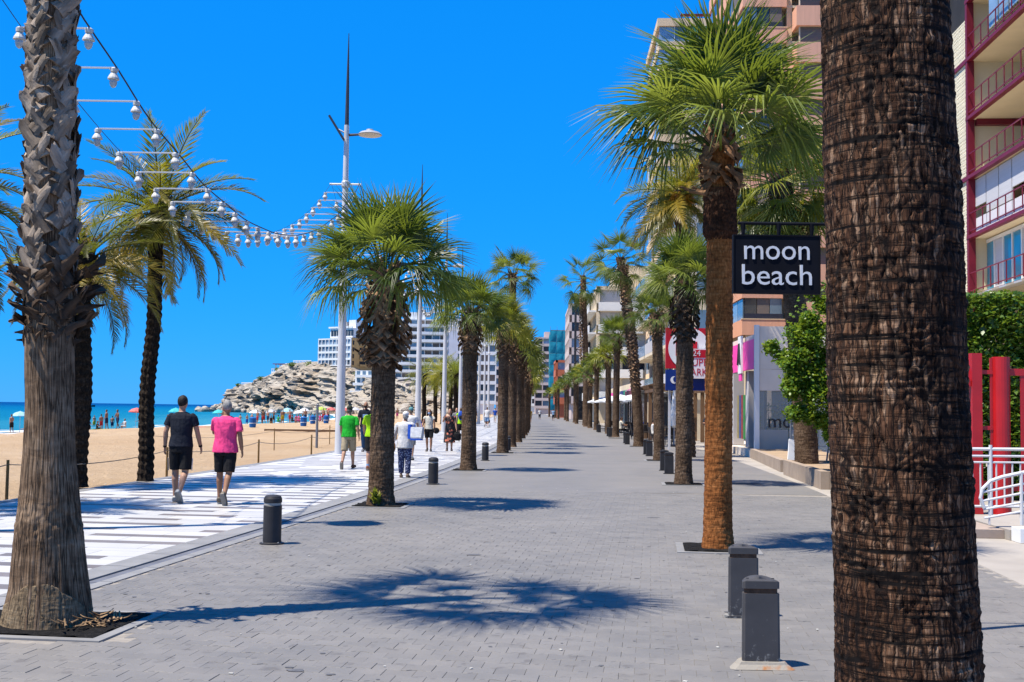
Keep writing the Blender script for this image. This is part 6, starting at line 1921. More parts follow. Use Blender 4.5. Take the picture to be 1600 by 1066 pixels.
def person(label, x, y, heading, H=1.75, pose=None, skin=0, shirt=None, sleeve=0.55, shirt_hem=0.90, pants=None, pants_to=0.48, hair=(0.03, 0.02, 0.015), hat=None, shoes=(0.3, 0.3, 0.3), dress=None, build=1.0, voxel=0.011, long_hair=False, mask=None, group='people on the promenade', z=0.0, face=False, socks=None, shirt2=None, dress2=None, pants2=None):
    P = dict(lt=0.15, lk=0.1, rt=-0.15, rk=0.2, la=-0.2, lab=0.14, le=0.25, ra=0.2, rab=0.14, re=0.25, lean=0.03, turn=0.0, lf=0.0, rf=0.0)
    P.update(pose or {})
    s = H / 1.75
    t = empty('person', (x, y, z), heading, label, 'person', group)
    # skeleton (facing +y, left is -x)
    pel = Vector((0, 0, 0.95))
    up = Vector((0, math.sin(P['lean']), math.cos(P['lean'])))
    J = {}
    for sd, sx in (('l', -1), ('r', 1)):
        hip = pel + Vector((sx * 0.095, 0, -0.04))
        a, k = P[sd + 't'], P[sd + 'k']
        knee = hip + Vector((sx * P.get(sd + 'sp', 0.0), math.sin(a), -math.cos(a))) * 0.43
        b = a - k
        ank = knee + Vector((0, math.sin(b), -math.cos(b))) * 0.41
        ft = b + P[sd + 'f']
        toe_dir = Vector((sx * 0.10, math.cos(ft), math.sin(ft)))
        sole = Vector((0, math.sin(ft), -math.cos(ft)))
        J[sd] = (hip, knee, ank, toe_dir, sole)
    sh_c = pel + up * 0.48
    for sd, sx in (('l', -1), ('r', 1)):
        sh = sh_c + Vector((sx * 0.185 * build ** 0.5, 0, 0))
        a, ab, e = P[sd + 'a'], P[sd + 'ab'], P[sd + 'e']
        d1 = Vector((sx * math.sin(ab), math.sin(a) * math.cos(ab), -math.cos(a) * math.cos(ab)))
        el = sh + d1 * 0.29
        a2 = a + e
        ab2 = P.get(sd + 'ab2', ab * 0.7)
        d2 = Vector((sx * math.sin(ab2), math.sin(a2) * math.cos(ab2), -math.cos(a2) * math.cos(ab2)))
        wr = el + d2 * 0.25
        J[sd + 'arm'] = (sh, el, wr, d2)
    low = min((J[q][2] + J[q][4] * 0.075 + J[q][3] * 0.16).z for q in 'lr')
    low = min(low, min((J[q][2] + J[q][4] * 0.085 - J[q][3] * 0.05).z for q in 'lr'))
    if P.get('sit') is not None: low = pel.z - P['sit'] / s
    dz = Vector((0, 0, -low))
    T = lambda v: tuple((v + dz) * s)
    def ring_t(v): return v * s
    nk = pel + up * 0.53
    hd = pel + up * 0.685 + Vector((0, 0.02, 0))
    rotH = Matrix.Rotation(P['turn'], 3, 'Z')
    body = MB()
    def torso(mb, rings):
        rr = []
        for h, rx, ry in rings:
            c = pel + up * h
            rr.append([T(c + Vector((rx * build * math.cos(2 * PI * k / 20), ry * build * math.sin(2 * PI * k / 20), 0))) for k in range(20)])
        mb.loft(rr)
    torso(body, [(-0.10, 0.13, 0.10), (0.0, 0.155, 0.108), (0.15, 0.138, 0.10), (0.30, 0.155, 0.108), (0.42, 0.165, 0.10), (0.49, 0.13, 0.078), (0.54, 0.06, 0.06)])
    body.tube([T(nk - up * 0.05), T(nk + up * 0.04), T(hd - up * 0.03)], [0.062 * s, 0.055 * s, 0.055 * s], 10)
    body.ell(T(hd), 0.074 * s, 0.094 * s, 0.118 * s, 14, 10, rotH)
    body.ell(T(hd + rotH @ Vector((0, 0.045, -0.055))), 0.052 * s, 0.052 * s, 0.055 * s, 10, 8, rotH)
    body.ell(T(hd + rotH @ Vector((0, 0.098, -0.018))), 0.014 * s, 0.02 * s, 0.024 * s, 8, 6, rotH)
    for sx in (-1, 1): body.ell(T(hd + rotH @ Vector((sx * 0.076, -0.005, -0.012))), 0.010 * s, 0.020 * s, 0.030 * s, 8, 6, rotH)
    for sd, sx in (('l', -1), ('r', 1)):
        hip, knee, ank, td, so = J[sd]
        body.tube([T(hip + Vector((0, 0, 0.05))), T(hip.lerp(knee, 0.3)), T(hip.lerp(knee, 0.7)), T(knee), T(knee.lerp(ank, 0.28) - td * 0.012), T(knee.lerp(ank, 0.7)), T(ank)], [0.085 * s * build, 0.08 * s * build, 0.064 * s, 0.056 * s, 0.058 * s, 0.043 * s, 0.037 * s], 12)
        body.tube([T(ank - td * 0.045 + so * 0.035), T(ank + td * 0.05 + so * 0.04), T(ank + td * 0.14 + so * 0.055), T(ank + td * 0.185 + so * 0.06)], [(0.036 * s, 0.036 * s), (0.042 * s, 0.034 * s), (0.043 * s, 0.020 * s), (0.03 * s, 0.012 * s)], 10, up=(1, 0, 0))
        sh, el, wr, d2 = J[sd + 'arm']
        body.ell(T(sh + Vector((-sx * 0.02, 0, -0.03))), 0.046 * s, 0.046 * s, 0.044 * s, 10, 7)
        body.tube([T(sh.lerp(el, 0.1)), T(sh.lerp(el, 0.35)), T(el), T(el.lerp(wr, 0.3)), T(wr)], [0.050 * s, 0.048 * s * build ** 0.5, 0.041 * s, 0.043 * s, 0.030 * s], 10)
        # hand: palm, four fingers and a thumb
        f_ = Vector((0, 1, 0)) - d2 * d2.y
        f_ = f_.normalized() if f_.length > 0.05 else Vector((0, 0, 1))
        n_ = d2.cross(f_).normalized()
        inw = n_ if (n_.x * sx < 0) else -n_
        pc = wr + d2 * 0.075
        body.tube([T(wr), T(wr + d2 * 0.03), T(wr + d2 * 0.085)], [(0.026 * s, 0.020 * s), (0.036 * s, 0.017 * s), (0.040 * s, 0.015 * s)], 8, up=tuple(f_))
        for q, (of, ln) in enumerate(((0.031, 0.068), (0.010, 0.078), (-0.011, 0.072), (-0.031, 0.055))):
            b0 = wr + d2 * 0.08 + f_ * of
            body.tube([T(b0), T(b0 + d2 * ln * 0.5 + inw * 0.006), T(b0 + d2 * ln * 0.85 + inw * 0.026)], [0.0095 * s, 0.0088 * s, 0.0075 * s], 6)
        b0 = wr + d2 * 0.025 + f_ * 0.028
        body.tube([T(b0), T(b0 + f_ * 0.022 + d2 * 0.03), T(b0 + f_ * 0.024 + d2 * 0.065 + inw * 0.01)], [0.012 * s, 0.011 * s, 0.008 * s], 6)
    solid('body', body, SKIN[skin], t, voxel)
    # clothes
    g = 0.012
    if shirt is not None:
        m = MB()
        hem = shirt_hem - 0.95
        rings = [(hem, 0.196, 0.138), (0.02, 0.184, 0.130), (0.15, 0.164, 0.120), (0.30, 0.175, 0.125), (0.42, 0.192, 0.116), (0.475, 0.178, 0.100), (0.505, 0.120, 0.085), (0.53, 0.075, 0.072)]
        torso(m, rings)
        for sd, sx in (('l', -1), ('r', 1)):
            sh, el, wr, d2 = J[sd + 'arm']
            if sleeve <= 0: continue
            m.ell(T(sh + Vector((-sx * 0.016, 0, -0.026))), 0.060 * s * build ** 0.4, 0.062 * s, 0.058 * s, 12, 8)
            if sleeve <= 1: pts = [sh.lerp(el, 0.08), sh.lerp(el, sleeve * 0.5), sh.lerp(el, sleeve)]; rr = [0.052, 0.060, 0.064]
            else: pts = [sh.lerp(el, 0.08), sh.lerp(el, 0.5), el, el.lerp(wr, sleeve - 1)]; rr = [0.060, 0.062, 0.054, 0.042]
            m.tube([T(p) for p in pts], [r_ * s * build ** 0.4 for r_ in rr], 12)
        so_ = solid('shirt', m, shirt, t, voxel)
        if shirt2 is not None:
            cy = -1 if P.get('print_back') else 1
            c = pel + up * 0.30 + Vector((0, 0.128 * build, 0))
            q = MB(); q.box(-0.085 * s, 0.085 * s, -0.004, 0.012, -0.06 * s, 0.06 * s)
            q.obj('shirt_print', shirt2, so_, T(c))
    if pants is not None:
        m = MB()
        torso(m, [(-0.14, 0.150, 0.118), (-0.06, 0.166, 0.124), (0.02, 0.166, 0.120), (0.08, 0.152, 0.112)])
        for sd, sx in (('l', -1), ('r', 1)):
            hip, knee, ank, td, so = J[sd]
            if pants_to >= 0.5:
                e = knee + (hip - knee) * max(0, (pants_to - 0.5) * 2) * 0.5
                pts = [hip + Vector((0, 0, 0.05)), hip, hip.lerp(e, 0.5), e]
                rr = [0.085, 0.098, 0.096, 0.088]
            else:
                e = knee.lerp(ank, 1 - pants_to * 2)
                pts = [hip + Vector((0, 0, 0.05)), hip, hip.lerp(knee, 0.5), knee, knee.lerp(e, 0.6), e]
                rr = [0.09, 0.10, 0.092, 0.078, 0.068, 0.062]
            m.tube([T(p) for p in pts], [r_ * s * build ** 0.6 for r_ in rr], 14)
        po = solid('trousers' if pants_to < 0.5 else 'shorts', m, pants, t, voxel)
        if pants2 is not None:
            for sd, sx in (('l', -1), ('r', 1)):
                hip, knee = J[sd][0], J[sd][1]
                a_, b_ = hip.lerp(knee, 0.45), hip.lerp(knee, 0.93)
                off = Vector((sx * 0.112 * build, -0.01, 0))
                MB().tube([T(a_ + off), T(b_ + off * 0.97)], [(0.02 * s, 0.006 * s)] * 2, 6, up=(0, 1, 0)).obj('side_stripe', pants2, po)
    if dress is not None:
        m = MB()
        torso(m, [(-0.62, 0.22, 0.19), (-0.35, 0.20, 0.165), (-0.05, 0.175, 0.13), (0.15, 0.150, 0.112), (0.30, 0.17, 0.122), (0.42, 0.165, 0.105), (0.48, 0.12, 0.08)])
        for sd, sx in (('l', -1), ('r', 1)):
            sh, el, wr, d2 = J[sd + 'arm']
            m.ell(T(sh + Vector((-sx * 0.012, 0, -0.022))), 0.06 * s, 0.06 * s, 0.058 * s, 12, 8); m.tube([T(sh.lerp(el, 0.08)), T(sh.lerp(el, 0.45))], [0.058 * s, 0.064 * s], 10)
        solid('dress', m, dress, t, voxel)
    hm = hair if not isinstance(hair, tuple) else pm('hair_%.2f_%.2f' % (hair[0], hair[2]), hair, 0.7, 0.35, 20, 0.8, 80, 0.01)
    if hair is not None and hat is None:
        m = MB()
        m.ell(T(hd + rotH @ Vector((0, -0.018, 0.024))), 0.081 * s, 0.092 * s, 0.103 * s, 14, 10, rotH)
        if long_hair:
            m.tube([T(hd + rotH @ Vector((0, -0.05, 0.03))), T(hd + rotH @ Vector((0, -0.07, -0.10))), T(hd + rotH @ Vector((0, -0.075, -0.24)))], [(0.08 * s, 0.05 * s), (0.09 * s, 0.045 * s), (0.07 * s, 0.025 * s)], 10, up=(1, 0, 0))
            for sx in (-1, 1): m.tube([T(hd + rotH @ Vector((sx * 0.07, 0.01, 0.03))), T(hd + rotH @ Vector((sx * 0.088, 0.0, -0.10))), T(hd + rotH @ Vector((sx * 0.09, 0.01, -0.22)))], [0.035 * s, 0.03 * s, 0.018 * s], 8)
        solid('hair', m, hm, t, voxel)
    if hat is not None:
        m = MB()
        m.ell(T(hd + rotH @ Vector((0, -0.008, 0.05))), 0.087 * s, 0.105 * s, 0.085 * s, 14, 9, rotH)
        br = MB()
        m.tube([T(hd + rotH @ Vector((0, 0.05, 0.045))), T(hd + rotH @ Vector((0, 0.12, 0.05))), T(hd + rotH @ Vector((0, 0.175, 0.035)))], [(0.08 * s, 0.02 * s), (0.075 * s, 0.012 * s), (0.05 * s, 0.008 * s)], 10, up=(1, 0, 0))
        solid('cap', m, hat, t, voxel)
        if hair is not None:
            m = MB()
            m.ell(T(hd + rotH @ Vector((0, -0.03, -0.02))), 0.077 * s, 0.078 * s, 0.075 * s, 12, 8, rotH)
            solid('hair', m, hm, t, voxel)
    if face:
        for sx in (-1, 1):
            MB().ell(T(hd + rotH @ Vector((sx * 0.030, 0.083, 0.012))), 0.012 * s, 0.008 * s, 0.007 * s, 8, 6).obj('eye', pm('eye_dark', (0.03, 0.02, 0.02), 0.2, 0.1, 5, 0), t)
        if not mask: MB().ell(T(hd + rotH @ Vector((0, 0.092, -0.062))), 0.024 * s, 0.008 * s, 0.007 * s, 8, 6).obj('mouth', pm('lips', (0.35, 0.09, 0.07), 0.5, 0.1, 5, 0), t)
    if mask:
        m = MB()
        m.ell(T(hd + rotH @ Vector((0, 0.062, -0.052))), 0.062 * s, 0.055 * s, 0.052 * s, 12, 8, rotH)
        solid('face_mask', m, mask, t, voxel)
    for sd in 'lr':
        hip, knee, ank, td, so = J[sd]
        if shoes is not None:
            sm = pm('shoe_%.2f_%.2f_%.2f' % shoes, shoes, 0.6, 0.15, 12, 0.2)
            m = MB()
            m.tube([T(ank - td * 0.075 + so * 0.035), T(ank - td * 0.05 + so * 0.03), T(ank + td * 0.05 + so * 0.035), T(ank + td * 0.15 + so * 0.052), T(ank + td * 0.205 + so * 0.06)], [(0.030 * s, 0.040 * s), (0.044 * s, 0.052 * s), (0.050 * s, 0.048 * s), (0.052 * s, 0.032 * s), (0.030 * s, 0.020 * s)], 12, up=(1, 0, 0))
            sh_o = solid('shoe', m, sm, t, voxel)
            MB().tube([T(ank - td * 0.075 + so * 0.082), T(ank + td * 0.06 + so * 0.085), T(ank + td * 0.20 + so * 0.084)], [(0.038 * s, 0.009 * s), (0.044 * s, 0.009 * s), (0.036 * s, 0.008 * s)], 10, up=(1, 0, 0)).obj('sole', pm('sole_grey', (0.30, 0.28, 0.25), 0.8, 0.2, 9, 0.2), sh_o)
        if socks is not None:
            MB().tube([T(ank.lerp(knee, 0.02)), T(ank.lerp(knee, 0.16))], [0.042 * s, 0.045 * s], 10).obj('sock', socks, t)
    J['T'], J['s'], J['root'] = T, s, t
    J['hd'], J['pel'], J['up'] = hd, pel, up
    return t, J

def world_of(t, J, v):
    return Matrix.Translation(t.location) @ Matrix.Rotation(t.rotation_euler.z, 4, 'Z') @ Vector(J['T'](v))

C_BLACK = cloth('black', (0.012, 0.012, 0.014)); C_NAVY = cloth('navy', (0.010, 0.014, 0.026)); C_PINK = cloth('pink', (0.95, 0.07, 0.26)); C_WHITE = cloth('white', (0.72, 0.71, 0.70))
C_GREEN = cloth('green', (0.015, 0.42, 0.03)); C_NEON = cloth('neon', (0.40, 0.75, 0.01)); C_KHAKI = cloth('khaki', (0.40, 0.33, 0.22)); C_JEANS = cloth('jeans', (0.045, 0.10, 0.20))
C_TEAL = cloth('teal_cap', (0.12, 0.30, 0.32)); C_DKCAP = cloth('dark_cap', (0.035, 0.045, 0.03)); C_GREYC = cloth('grey', (0.22, 0.22, 0.23)); C_BLUE = cloth('blue', (0.02, 0.08, 0.42)); C_LTBLUE = cloth('light_blue', (0.25, 0.40, 0.62))
C_CREAM = cloth('cream', (0.66, 0.62, 0.52)); C_RED = cloth('red', (0.5, 0.03, 0.03)); C_BROWNC = cloth('brown', (0.22, 0.12, 0.06)); C_MUST = cloth('mustard', (0.45, 0.28, 0.05))
C_FLORAL = pm('floral_print', (0.012, 0.010, 0.012), 0.8, 0.2, 3, 0.3, 14, 0.02)
def floral():
    m, n, l, b = nt('floral_dress')
    v = coords(n, l, 'Object')
    vo = n.new('ShaderNodeTexVoronoi'); vo.inputs['Scale'].default_value = 8; l.new(v, vo.inputs['Vector'])
    f = ramp(n, l, vo.outputs['Distance'], [(0.30, 1.0), (0.42, 0.0)])
    c = mixc(n, l, f, (0.012, 0.010, 0.012), (0.55, 0.16, 0.09))
    l.new(c, b.inputs['Base Color']); b.inputs['Roughness'].default_value = 0.85
    return m
C_FLORAL = floral()
def patterned(name, a, b2, sc):
    m, n, l, b = nt(name)
    v = coords(n, l, 'Object')
    f = ramp(n, l, noise_n(n, l, v, sc, 3), [(0.56, 0.0), (0.6, 1.0)])
    l.new(mixc(n, l, f, a, b2), b.inputs['Base Color']); b.inputs['Roughness'].default_value = 0.85
    return m
C_NAVYP = patterned('navy_patterned', (0.012, 0.018, 0.07), (0.35, 0.38, 0.5), 34)

m1, J1 = person('man in black T-shirt and black striped shorts walking away on the left', -5.74, 20.14, R(-4), 1.83, dict(lt=0.10, lk=0.05, rt=-0.06, rk=0.62, lf=0.0, rf=-0.30, la=-0.10, ra=0.14, lab=0.24, rab=0.22, le=0.30, re=0.22, lab2=0.10, rab2=0.12), 0, C_NAVY, 0.62, 0.91, C_BLACK, 0.62, (0.012, 0.010, 0.010), None, (0.42, 0.42, 0.40), build=1.06, voxel=0.0075, pants2=C_WHITE)
wb_ = MB(); wr = J1['larm'][2]; wb_.tube([J1['T'](wr - J1['larm'][3] * 0.02), J1['T'](wr + J1['larm'][3] * 0.012)], 0.034, 10); wb_.obj('wrist_band', C_BLACK, m1)
wb_ = MB(); wr = J1['rarm'][2]; wb_.tube([J1['T'](wr - J1['rarm'][3] * 0.02), J1['T'](wr + J1['rarm'][3] * 0.012)], 0.034, 10); wb_.obj('wrist_band', C_BLACK, m1)
m2, J2 = person('man in pink polo shirt and black shorts walking away', -4.90, 19.88, R(-4), 1.74, dict(lt=0.08, lk=0.05, rt=-0.16, rk=0.42, rf=-0.55, la=0.55, lab=0.20, le=1.75, lab2=-0.35, ra=-0.10, rab=0.20, re=0.30, rab2=0.1, turn=0.35), 1, C_PINK, 0.75, 0.86, C_BLACK, 0.60, (0.30, 0.29, 0.28), None, (0.16, 0.13, 0.10), build=1.14, voxel=0.0075)
ph = tag(MB().box(-0.038, 0.038, -0.005, 0.005, -0.075, 0.075).obj('mobile_phone', M_BLK, None, world_of(m2, J2, J2['larm'][2] + J2['larm'][3] * 0.11), (0.3, 0, 0.4)), 'dark mobile phone in the raised hand of the man in pink', 'phone')
m3, J3 = person('man in green T-shirt and khaki shorts walking away beside the lamp post', -4.42, 31.58, R(-6), 1.70, dict(lt=-0.25, lk=0.35, lf=-0.45, rt=0.22, rk=0.08, la=0.2, ra=-0.18, lab=0.18, rab=0.2, le=0.5, re=0.25), 0, C_GREEN, 0.8, 0.88, C_KHAKI, 0.5, (0.12, 0.11, 0.10), C_DKCAP, (0.13, 0.05, 0.03), build=1.12, voxel=0.010)
m4, J4 = person('walker in neon yellow T-shirt half hidden behind a palm trunk', -3.72, 31.1, R(-3), 1.74, dict(lt=-0.05, lk=0.15, rt=0.2, rk=0.1, la=0.3, le=0.6, lab=0.2), 0, C_NEON, 0.8, 0.88, C_BLACK, 0.52, (0.05, 0.035, 0.03), None, (0.30, 0.10, 0.05), build=1.05, voxel=0.010, socks=C_LTBLUE)
m5, J5 = person('man in dark navy T-shirt and jeans walking towards the camera', -5.50, 43.8, R(176), 1.86, dict(lt=0.12, rt=-0.12, la=-0.15, ra=0.15), 1, C_NAVY, 0.8, 0.86, C_JEANS, 0.03, None, None, (0.10, 0.10, 0.12), build=1.1, voxel=0.011, mask=C_BLACK, face=True, shirt2=C_LTBLUE)
m6, J6 = person('woman in white shirt, navy patterned trousers and white cap seen from behind', -2.55, 27.93, R(-4), 1.58, dict(lt=0.05, lk=0.05, rt=-0.02, rk=0.08, la=0.05, lab=0.28, le=0.25, ra=0.35, rab=0.25, re=1.3, rab2=0.3), 1, C_WHITE, 1.75, 0.78, C_NAVYP, 0.05, (0.35, 0.33, 0.30), C_WHITE, (0.22, 0.15, 0.10), build=1.14, voxel=0.010)
M_BAGW = cloth('bag_white', (0.68, 0.70, 0.74)); M_BAGB = cloth('bag_blue', (0.02, 0.10, 0.55))
bg = empty('shopping_bag', (-2.36, 27.78, 0.93), R(-15), 'white and blue shopping bag carried on the arm of the woman in white', 'bag')
mb = MB(); mb.loft([[(a * 0.23, b_ * 0.09, 0.0) for a, b_ in ((0, -1), (1, -1), (1, 1), (0, 1))], [(a * 0.27 - 0.02, b_ * 0.10, 0.06) for a, b_ in ((0, -1), (1, -1), (1, 1), (0, 1))], [(a * 0.30 - 0.03, b_ * 0.06, 0.30) for a, b_ in ((0, -1), (1, -1), (1, 1), (0, 1))]]); mb.obj('sack', M_BAGW, bg)
mb = MB(); mb.loft([[(a * 0.09 - 0.095, b_ * 0.085, 0.02) for a, b_ in ((0, -1), (1, -1), (1, 1), (0, 1))], [(a * 0.065 - 0.10, b_ * 0.06, 0.36) for a, b_ in ((0, -1), (1, -1), (1, 1), (0, 1))]]); mb.obj('blue_side', M_BAGB, bg)
bx(bg, 'blue_base', -0.02, 0.235, -0.098, 0.098, -0.015, 0.03, M_BAGB)
MB().tube([(0.02, 0.0, 0.29), (0.08, 0, 0.46), (0.2, 0, 0.47), (0.24, 0, 0.29)], 0.008, 5).obj('handle', M_BAGB, bg)
b2 = empty('shoulder_bag', (-2.84, 27.86, 0.62), 0.2, 'brown leather bag hanging at the left side of the woman in white', 'bag')
MB().ell((0, 0, 0.12), 0.075, 0.11, 0.14, 12, 8).obj('pouch', cloth('tan_leather', (0.36, 0.14, 0.03), 0.5), b2)
MB().tube([(0, -0.02, 0.24), (0.06, 0, 0.42), (0.12, 0.02, 0.62)], 0.009, 5).obj('strap', C_BROWNC, b2)
person('walker in white top and teal sunhat ahead of the woman with bags', -3.25, 37.5, R(-3), 1.68, None, 0, C_WHITE, 0.7, 0.86, C_GREYC, 0.5, (0.2, 0.15, 0.1), C_TEAL, (0.3, 0.3, 0.3), voxel=0.013)
m7, J7 = person('woman in white top, black skirt and face mask walking towards the camera', -3.16, 44.73, R(178), 1.62, dict(lt=0.16, rt=-0.14, rk=0.3, rab=0.25, re=0.6, la=0.1), 1, C_CREAM, 0.35, 0.92, C_BLACK, 0.68, (0.015, 0.012, 0.012), None, (0.05, 0.04, 0.04), voxel=0.011, long_hair=True, mask=C_LTBLUE, face=True, build=0.95)
hb = empty('handbag', (-2.88, 44.6, 0.72), 0.2, 'black handbag at the side of the masked woman in white top', 'bag')
MB().ell((0, 0, 0.1), 0.13, 0.06, 0.12, 12, 8).obj('pouch', C_BLACK, hb)
MB().tube([(-0.08, 0, 0.18), (-0.06, 0, 0.42), (-0.04, 0, 0.62)], 0.01, 5).obj('strap', C_BLACK, hb)
m8, J8 = person('woman in long black floral dress with a hand raised to her face', -2.42, 45.69, R(182), 1.64, dict(lt=0.06, rt=-0.05, ra=0.7, re=1.9, rab=0.25, rab2=-0.3, la=0.05, lab=0.2), 0, None, 0, 0.9, None, 0.5, (0.10, 0.04, 0.02), None, (0.15, 0.1, 0.08), dress=C_FLORAL, voxel=0.011, face=True, build=1.12)
hb = empty('carrier_bag', (-2.10, 45.6, 0.42), 0.2, 'black carrier bag held by the woman in the floral dress', 'bag')
MB().lathe([(0.06, 0.0), (0.15, 0.04), (0.15, 0.26), (0.05, 0.36)], 10, sx=1.0, sy=0.5).obj('sack', C_BLACK, hb)
MB().tube([(-0.04, 0, 0.35), (0.0, 0, 0.47), (0.04, 0, 0.35)], 0.008, 5).obj('handle', C_BLACK, hb)
person('walker in neon vest and black shorts behind the floral dress', -2.55, 59.0, R(-3), 1.70, None, 0, C_NEON, 0.3, 0.9, C_BLACK, 0.66, (0.1, 0.06, 0.04), None, (0.3, 0.3, 0.3), voxel=0.014)
bp = empty('backpack', (-2.55, 58.84, 1.12), 0, 'blue backpack worn by the walker in the neon vest', 'bag')
MB().ell((0, 0, 0.2), 0.15, 0.10, 0.24, 12, 8).obj('pack', C_BLUE, bp)
MB().ell((0, -0.08, 0.12), 0.10, 0.05, 0.10, 10, 6).obj('pocket', C_NAVY, bp)
person('walker in dark grey top far behind the floral dress', -3.1, 66, R(176), 1.68, None, 0, C_GREYC, 0.7, 0.88, C_BLACK, 0.1, (0.1, 0.06, 0.04), None, (0.2, 0.2, 0.2), voxel=0.016, face=True)
person('walker in grey shirt and black shorts between lamp posts', -3.55, 112, R(-2), 1.78, None, 0, C_GREYC, 0.7, 0.88, C_BLACK, 0.55, (0.1, 0.08, 0.06), None, (0.2, 0.2, 0.2), voxel=0.02)
person('man in white shirt and pale blue shorts pushing a pushchair', -2.15, 104, R(-2), 1.80, dict(la=0.6, ra=0.6), 0, C_WHITE, 0.7, 0.86, C_LTBLUE, 0.55, (0.1, 0.08, 0.06), None, (0.5, 0.5, 0.5), voxel=0.02, build=1.1)
pc = empty('pushchair', (-2.15, 104.75, 0), 0, 'dark pushchair in front of the man in white far down the promenade', 'pushchair')
MB().ell((0, 0, 0.55), 0.26, 0.36, 0.24, 12, 8).obj('seat', C_BLACK, pc)
for a in (-0.25, 0.25):
    for b_ in (-0.3, 0.35): MB().tube([(a - 0.02, b_, 0.13), (a + 0.02, b_, 0.13)], 0.13, 14).obj('wheel', M_BLK, pc)
    MB().tube([(a, -0.3, 0.15), (a, 0.1, 0.5)], 0.015, 5).obj('frame', M_STEEL, pc)
    MB().tube([(a, 0.35, 0.15), (a, -0.2, 0.75), (a, -0.45, 1.0)], 0.015, 5).obj('handle', M_STEEL, pc)
person('walker in bright blue shirt far down the promenade', -1.9, 138, R(-2), 1.76, None, 0, C_BLUE, 0.7, 0.86, C_WHITE, 0.55, (0.1, 0.08, 0.06), None, (0.5, 0.5, 0.5), voxel=0.022)
person('far walker in mustard top in the middle of the street', 2.45, 146, R(178), 1.72, None, 1, C_MUST, 0.7, 0.86, C_BROWNC, 0.5, (0.08, 0.05, 0.04), None, (0.3, 0.2, 0.1), voxel=0.022)
person('far walker in black beside the mustard one', 1.75, 152, R(178), 1.76, None, 1, C_BLACK, 0.7, 0.86, C_GREYC, 0.5, (0.03, 0.02, 0.02), None, (0.3, 0.3, 0.3), voxel=0.022)
person('far walker in red by the left palm row', 0.9, 160, R(178), 1.72, None, 1, C_RED, 0.7, 0.86, C_NAVY, 0.3, (0.03, 0.02, 0.02), None, (0.3, 0.3, 0.3), voxel=0.022)
person('far walker in white near the street end', 4.6, 185, R(178), 1.74, None, 1, C_WHITE, 0.7, 0.86, C_NAVY, 0.3, (0.03, 0.02, 0.02), None, (0.3, 0.3, 0.3), voxel=0.025)
person('far walker in light blue on the right of the street', 6.3, 172, R(-2), 1.74, None, 1, C_LTBLUE, 0.7, 0.86, C_NAVY, 0.3, (0.03, 0.02, 0.02), None, (0.3, 0.3, 0.3), voxel=0.025)
SIT = dict(lt=1.45, lk=1.5, rt=1.4, rk=1.45, la=0.5, ra=0.6, le=0.9, re=0.8, sit=0.47, lf=0.05, rf=0.05)
for lab, x, y, h, c, pt in (('seated cafe guest in white on the street side of the second table', 7.82, 63.5, -PI / 2, C_WHITE, C_NAVY), ('seated cafe guest in black at the third table', 7.32, 68.0, -PI / 2, C_BLACK, C_JEANS),
                        ('seated cafe guest in blue at the fourth table', 8.55, 73.7, PI - 0.2, C_BLUE, C_KHAKI), ('seated cafe guest in cream at the fifth table', 7.52, 79, -PI / 2, C_CREAM, C_BLACK)):
    person(lab, x, y, h, 1.7, dict(SIT), 1, c, 0.7, 0.88, pt, 0.1, (0.03, 0.02, 0.015), None, (0.1, 0.1, 0.1), voxel=0.016, group='people at the cafe')
person('man in navy T-shirt standing half behind the rust-coloured trunk', 7.75, 45.0, R(170), 1.70, dict(ra=0.7, re=1.0), 1, C_NAVY, 0.7, 0.86, C_KHAKI, 0.5, (0.03, 0.02, 0.015), None, (0.2, 0.2, 0.2), voxel=0.013, group='people at the shops', face=True)

# ================================================================== the beach
M_POST = pm('weathered_post', (0.26, 0.15, 0.05), 0.85, 0.25, 8, 0.4, 30, 0.006)
M_ROPE = pm('grey_rope', (0.30, 0.26, 0.21), 0.9, 0.2, 20, 0.3)
rf = empty('rope_fence', (0, 0, 0), 0, 'rope fence on wooden posts along the edge of the sand', 'fence')
posts = [Vector((float(xl(y)) - 6.62, y, -0.06)) for y in (15.5, 20.33, 27.4, 34.6, 41.2, 48, 55, 62, 69, 76)]
for p in posts: MB().tube([(0, 0, 0), (0, 0, 0.74)], [0.03, 0.027], 8).obj('post', M_POST, rf, p)
for a, b_ in zip(posts[:-1], posts[1:]):
    MB().tube([a.lerp(b_, q) + Vector((0, 0, 0.66 - 0.5 * q * (1 - q))) for q in np.linspace(0, 1, 10)], 0.010, 5).obj('rope', M_ROPE, rf)
rf2 = empty('rope_fence', (0, 0, 0), 0, 'second thin rope line with stakes further out on the sand', 'fence')
p2 = [Vector((-11.8, 38, -0.2)), Vector((-9.3, 45.5, -0.15)), Vector((-8.3, 53.0, -0.12)), Vector((-7.9, 61, -0.1))]
for p in p2: MB().tube([(0, 0, 0), (0, 0, 0.95)], 0.02, 6).obj('stake', M_POST, rf2, p)
for a, b_ in zip(p2[:-1], p2[1:]): MB().tube([a.lerp(b_, q) + Vector((0, 0, 0.85 - 0.6 * q * (1 - q))) for q in np.linspace(0, 1, 8)], 0.008, 4).obj('rope', M_ROPE, rf2)
gp_ = empty('steel_pole', (-8.25, 49.2, -0.1), 0, 'plain grey steel pole standing in the sand', 'pole')
MB().tube([(0, 0, 0), (0, 0, 1.85)], 0.055, 10).obj('shaft', M_STEEL, gp_)
MB().lathe([(0.06, 1.85), (0.065, 1.87), (0.03, 1.9)], 10).obj('end_cap', M_STEEL, gp_)
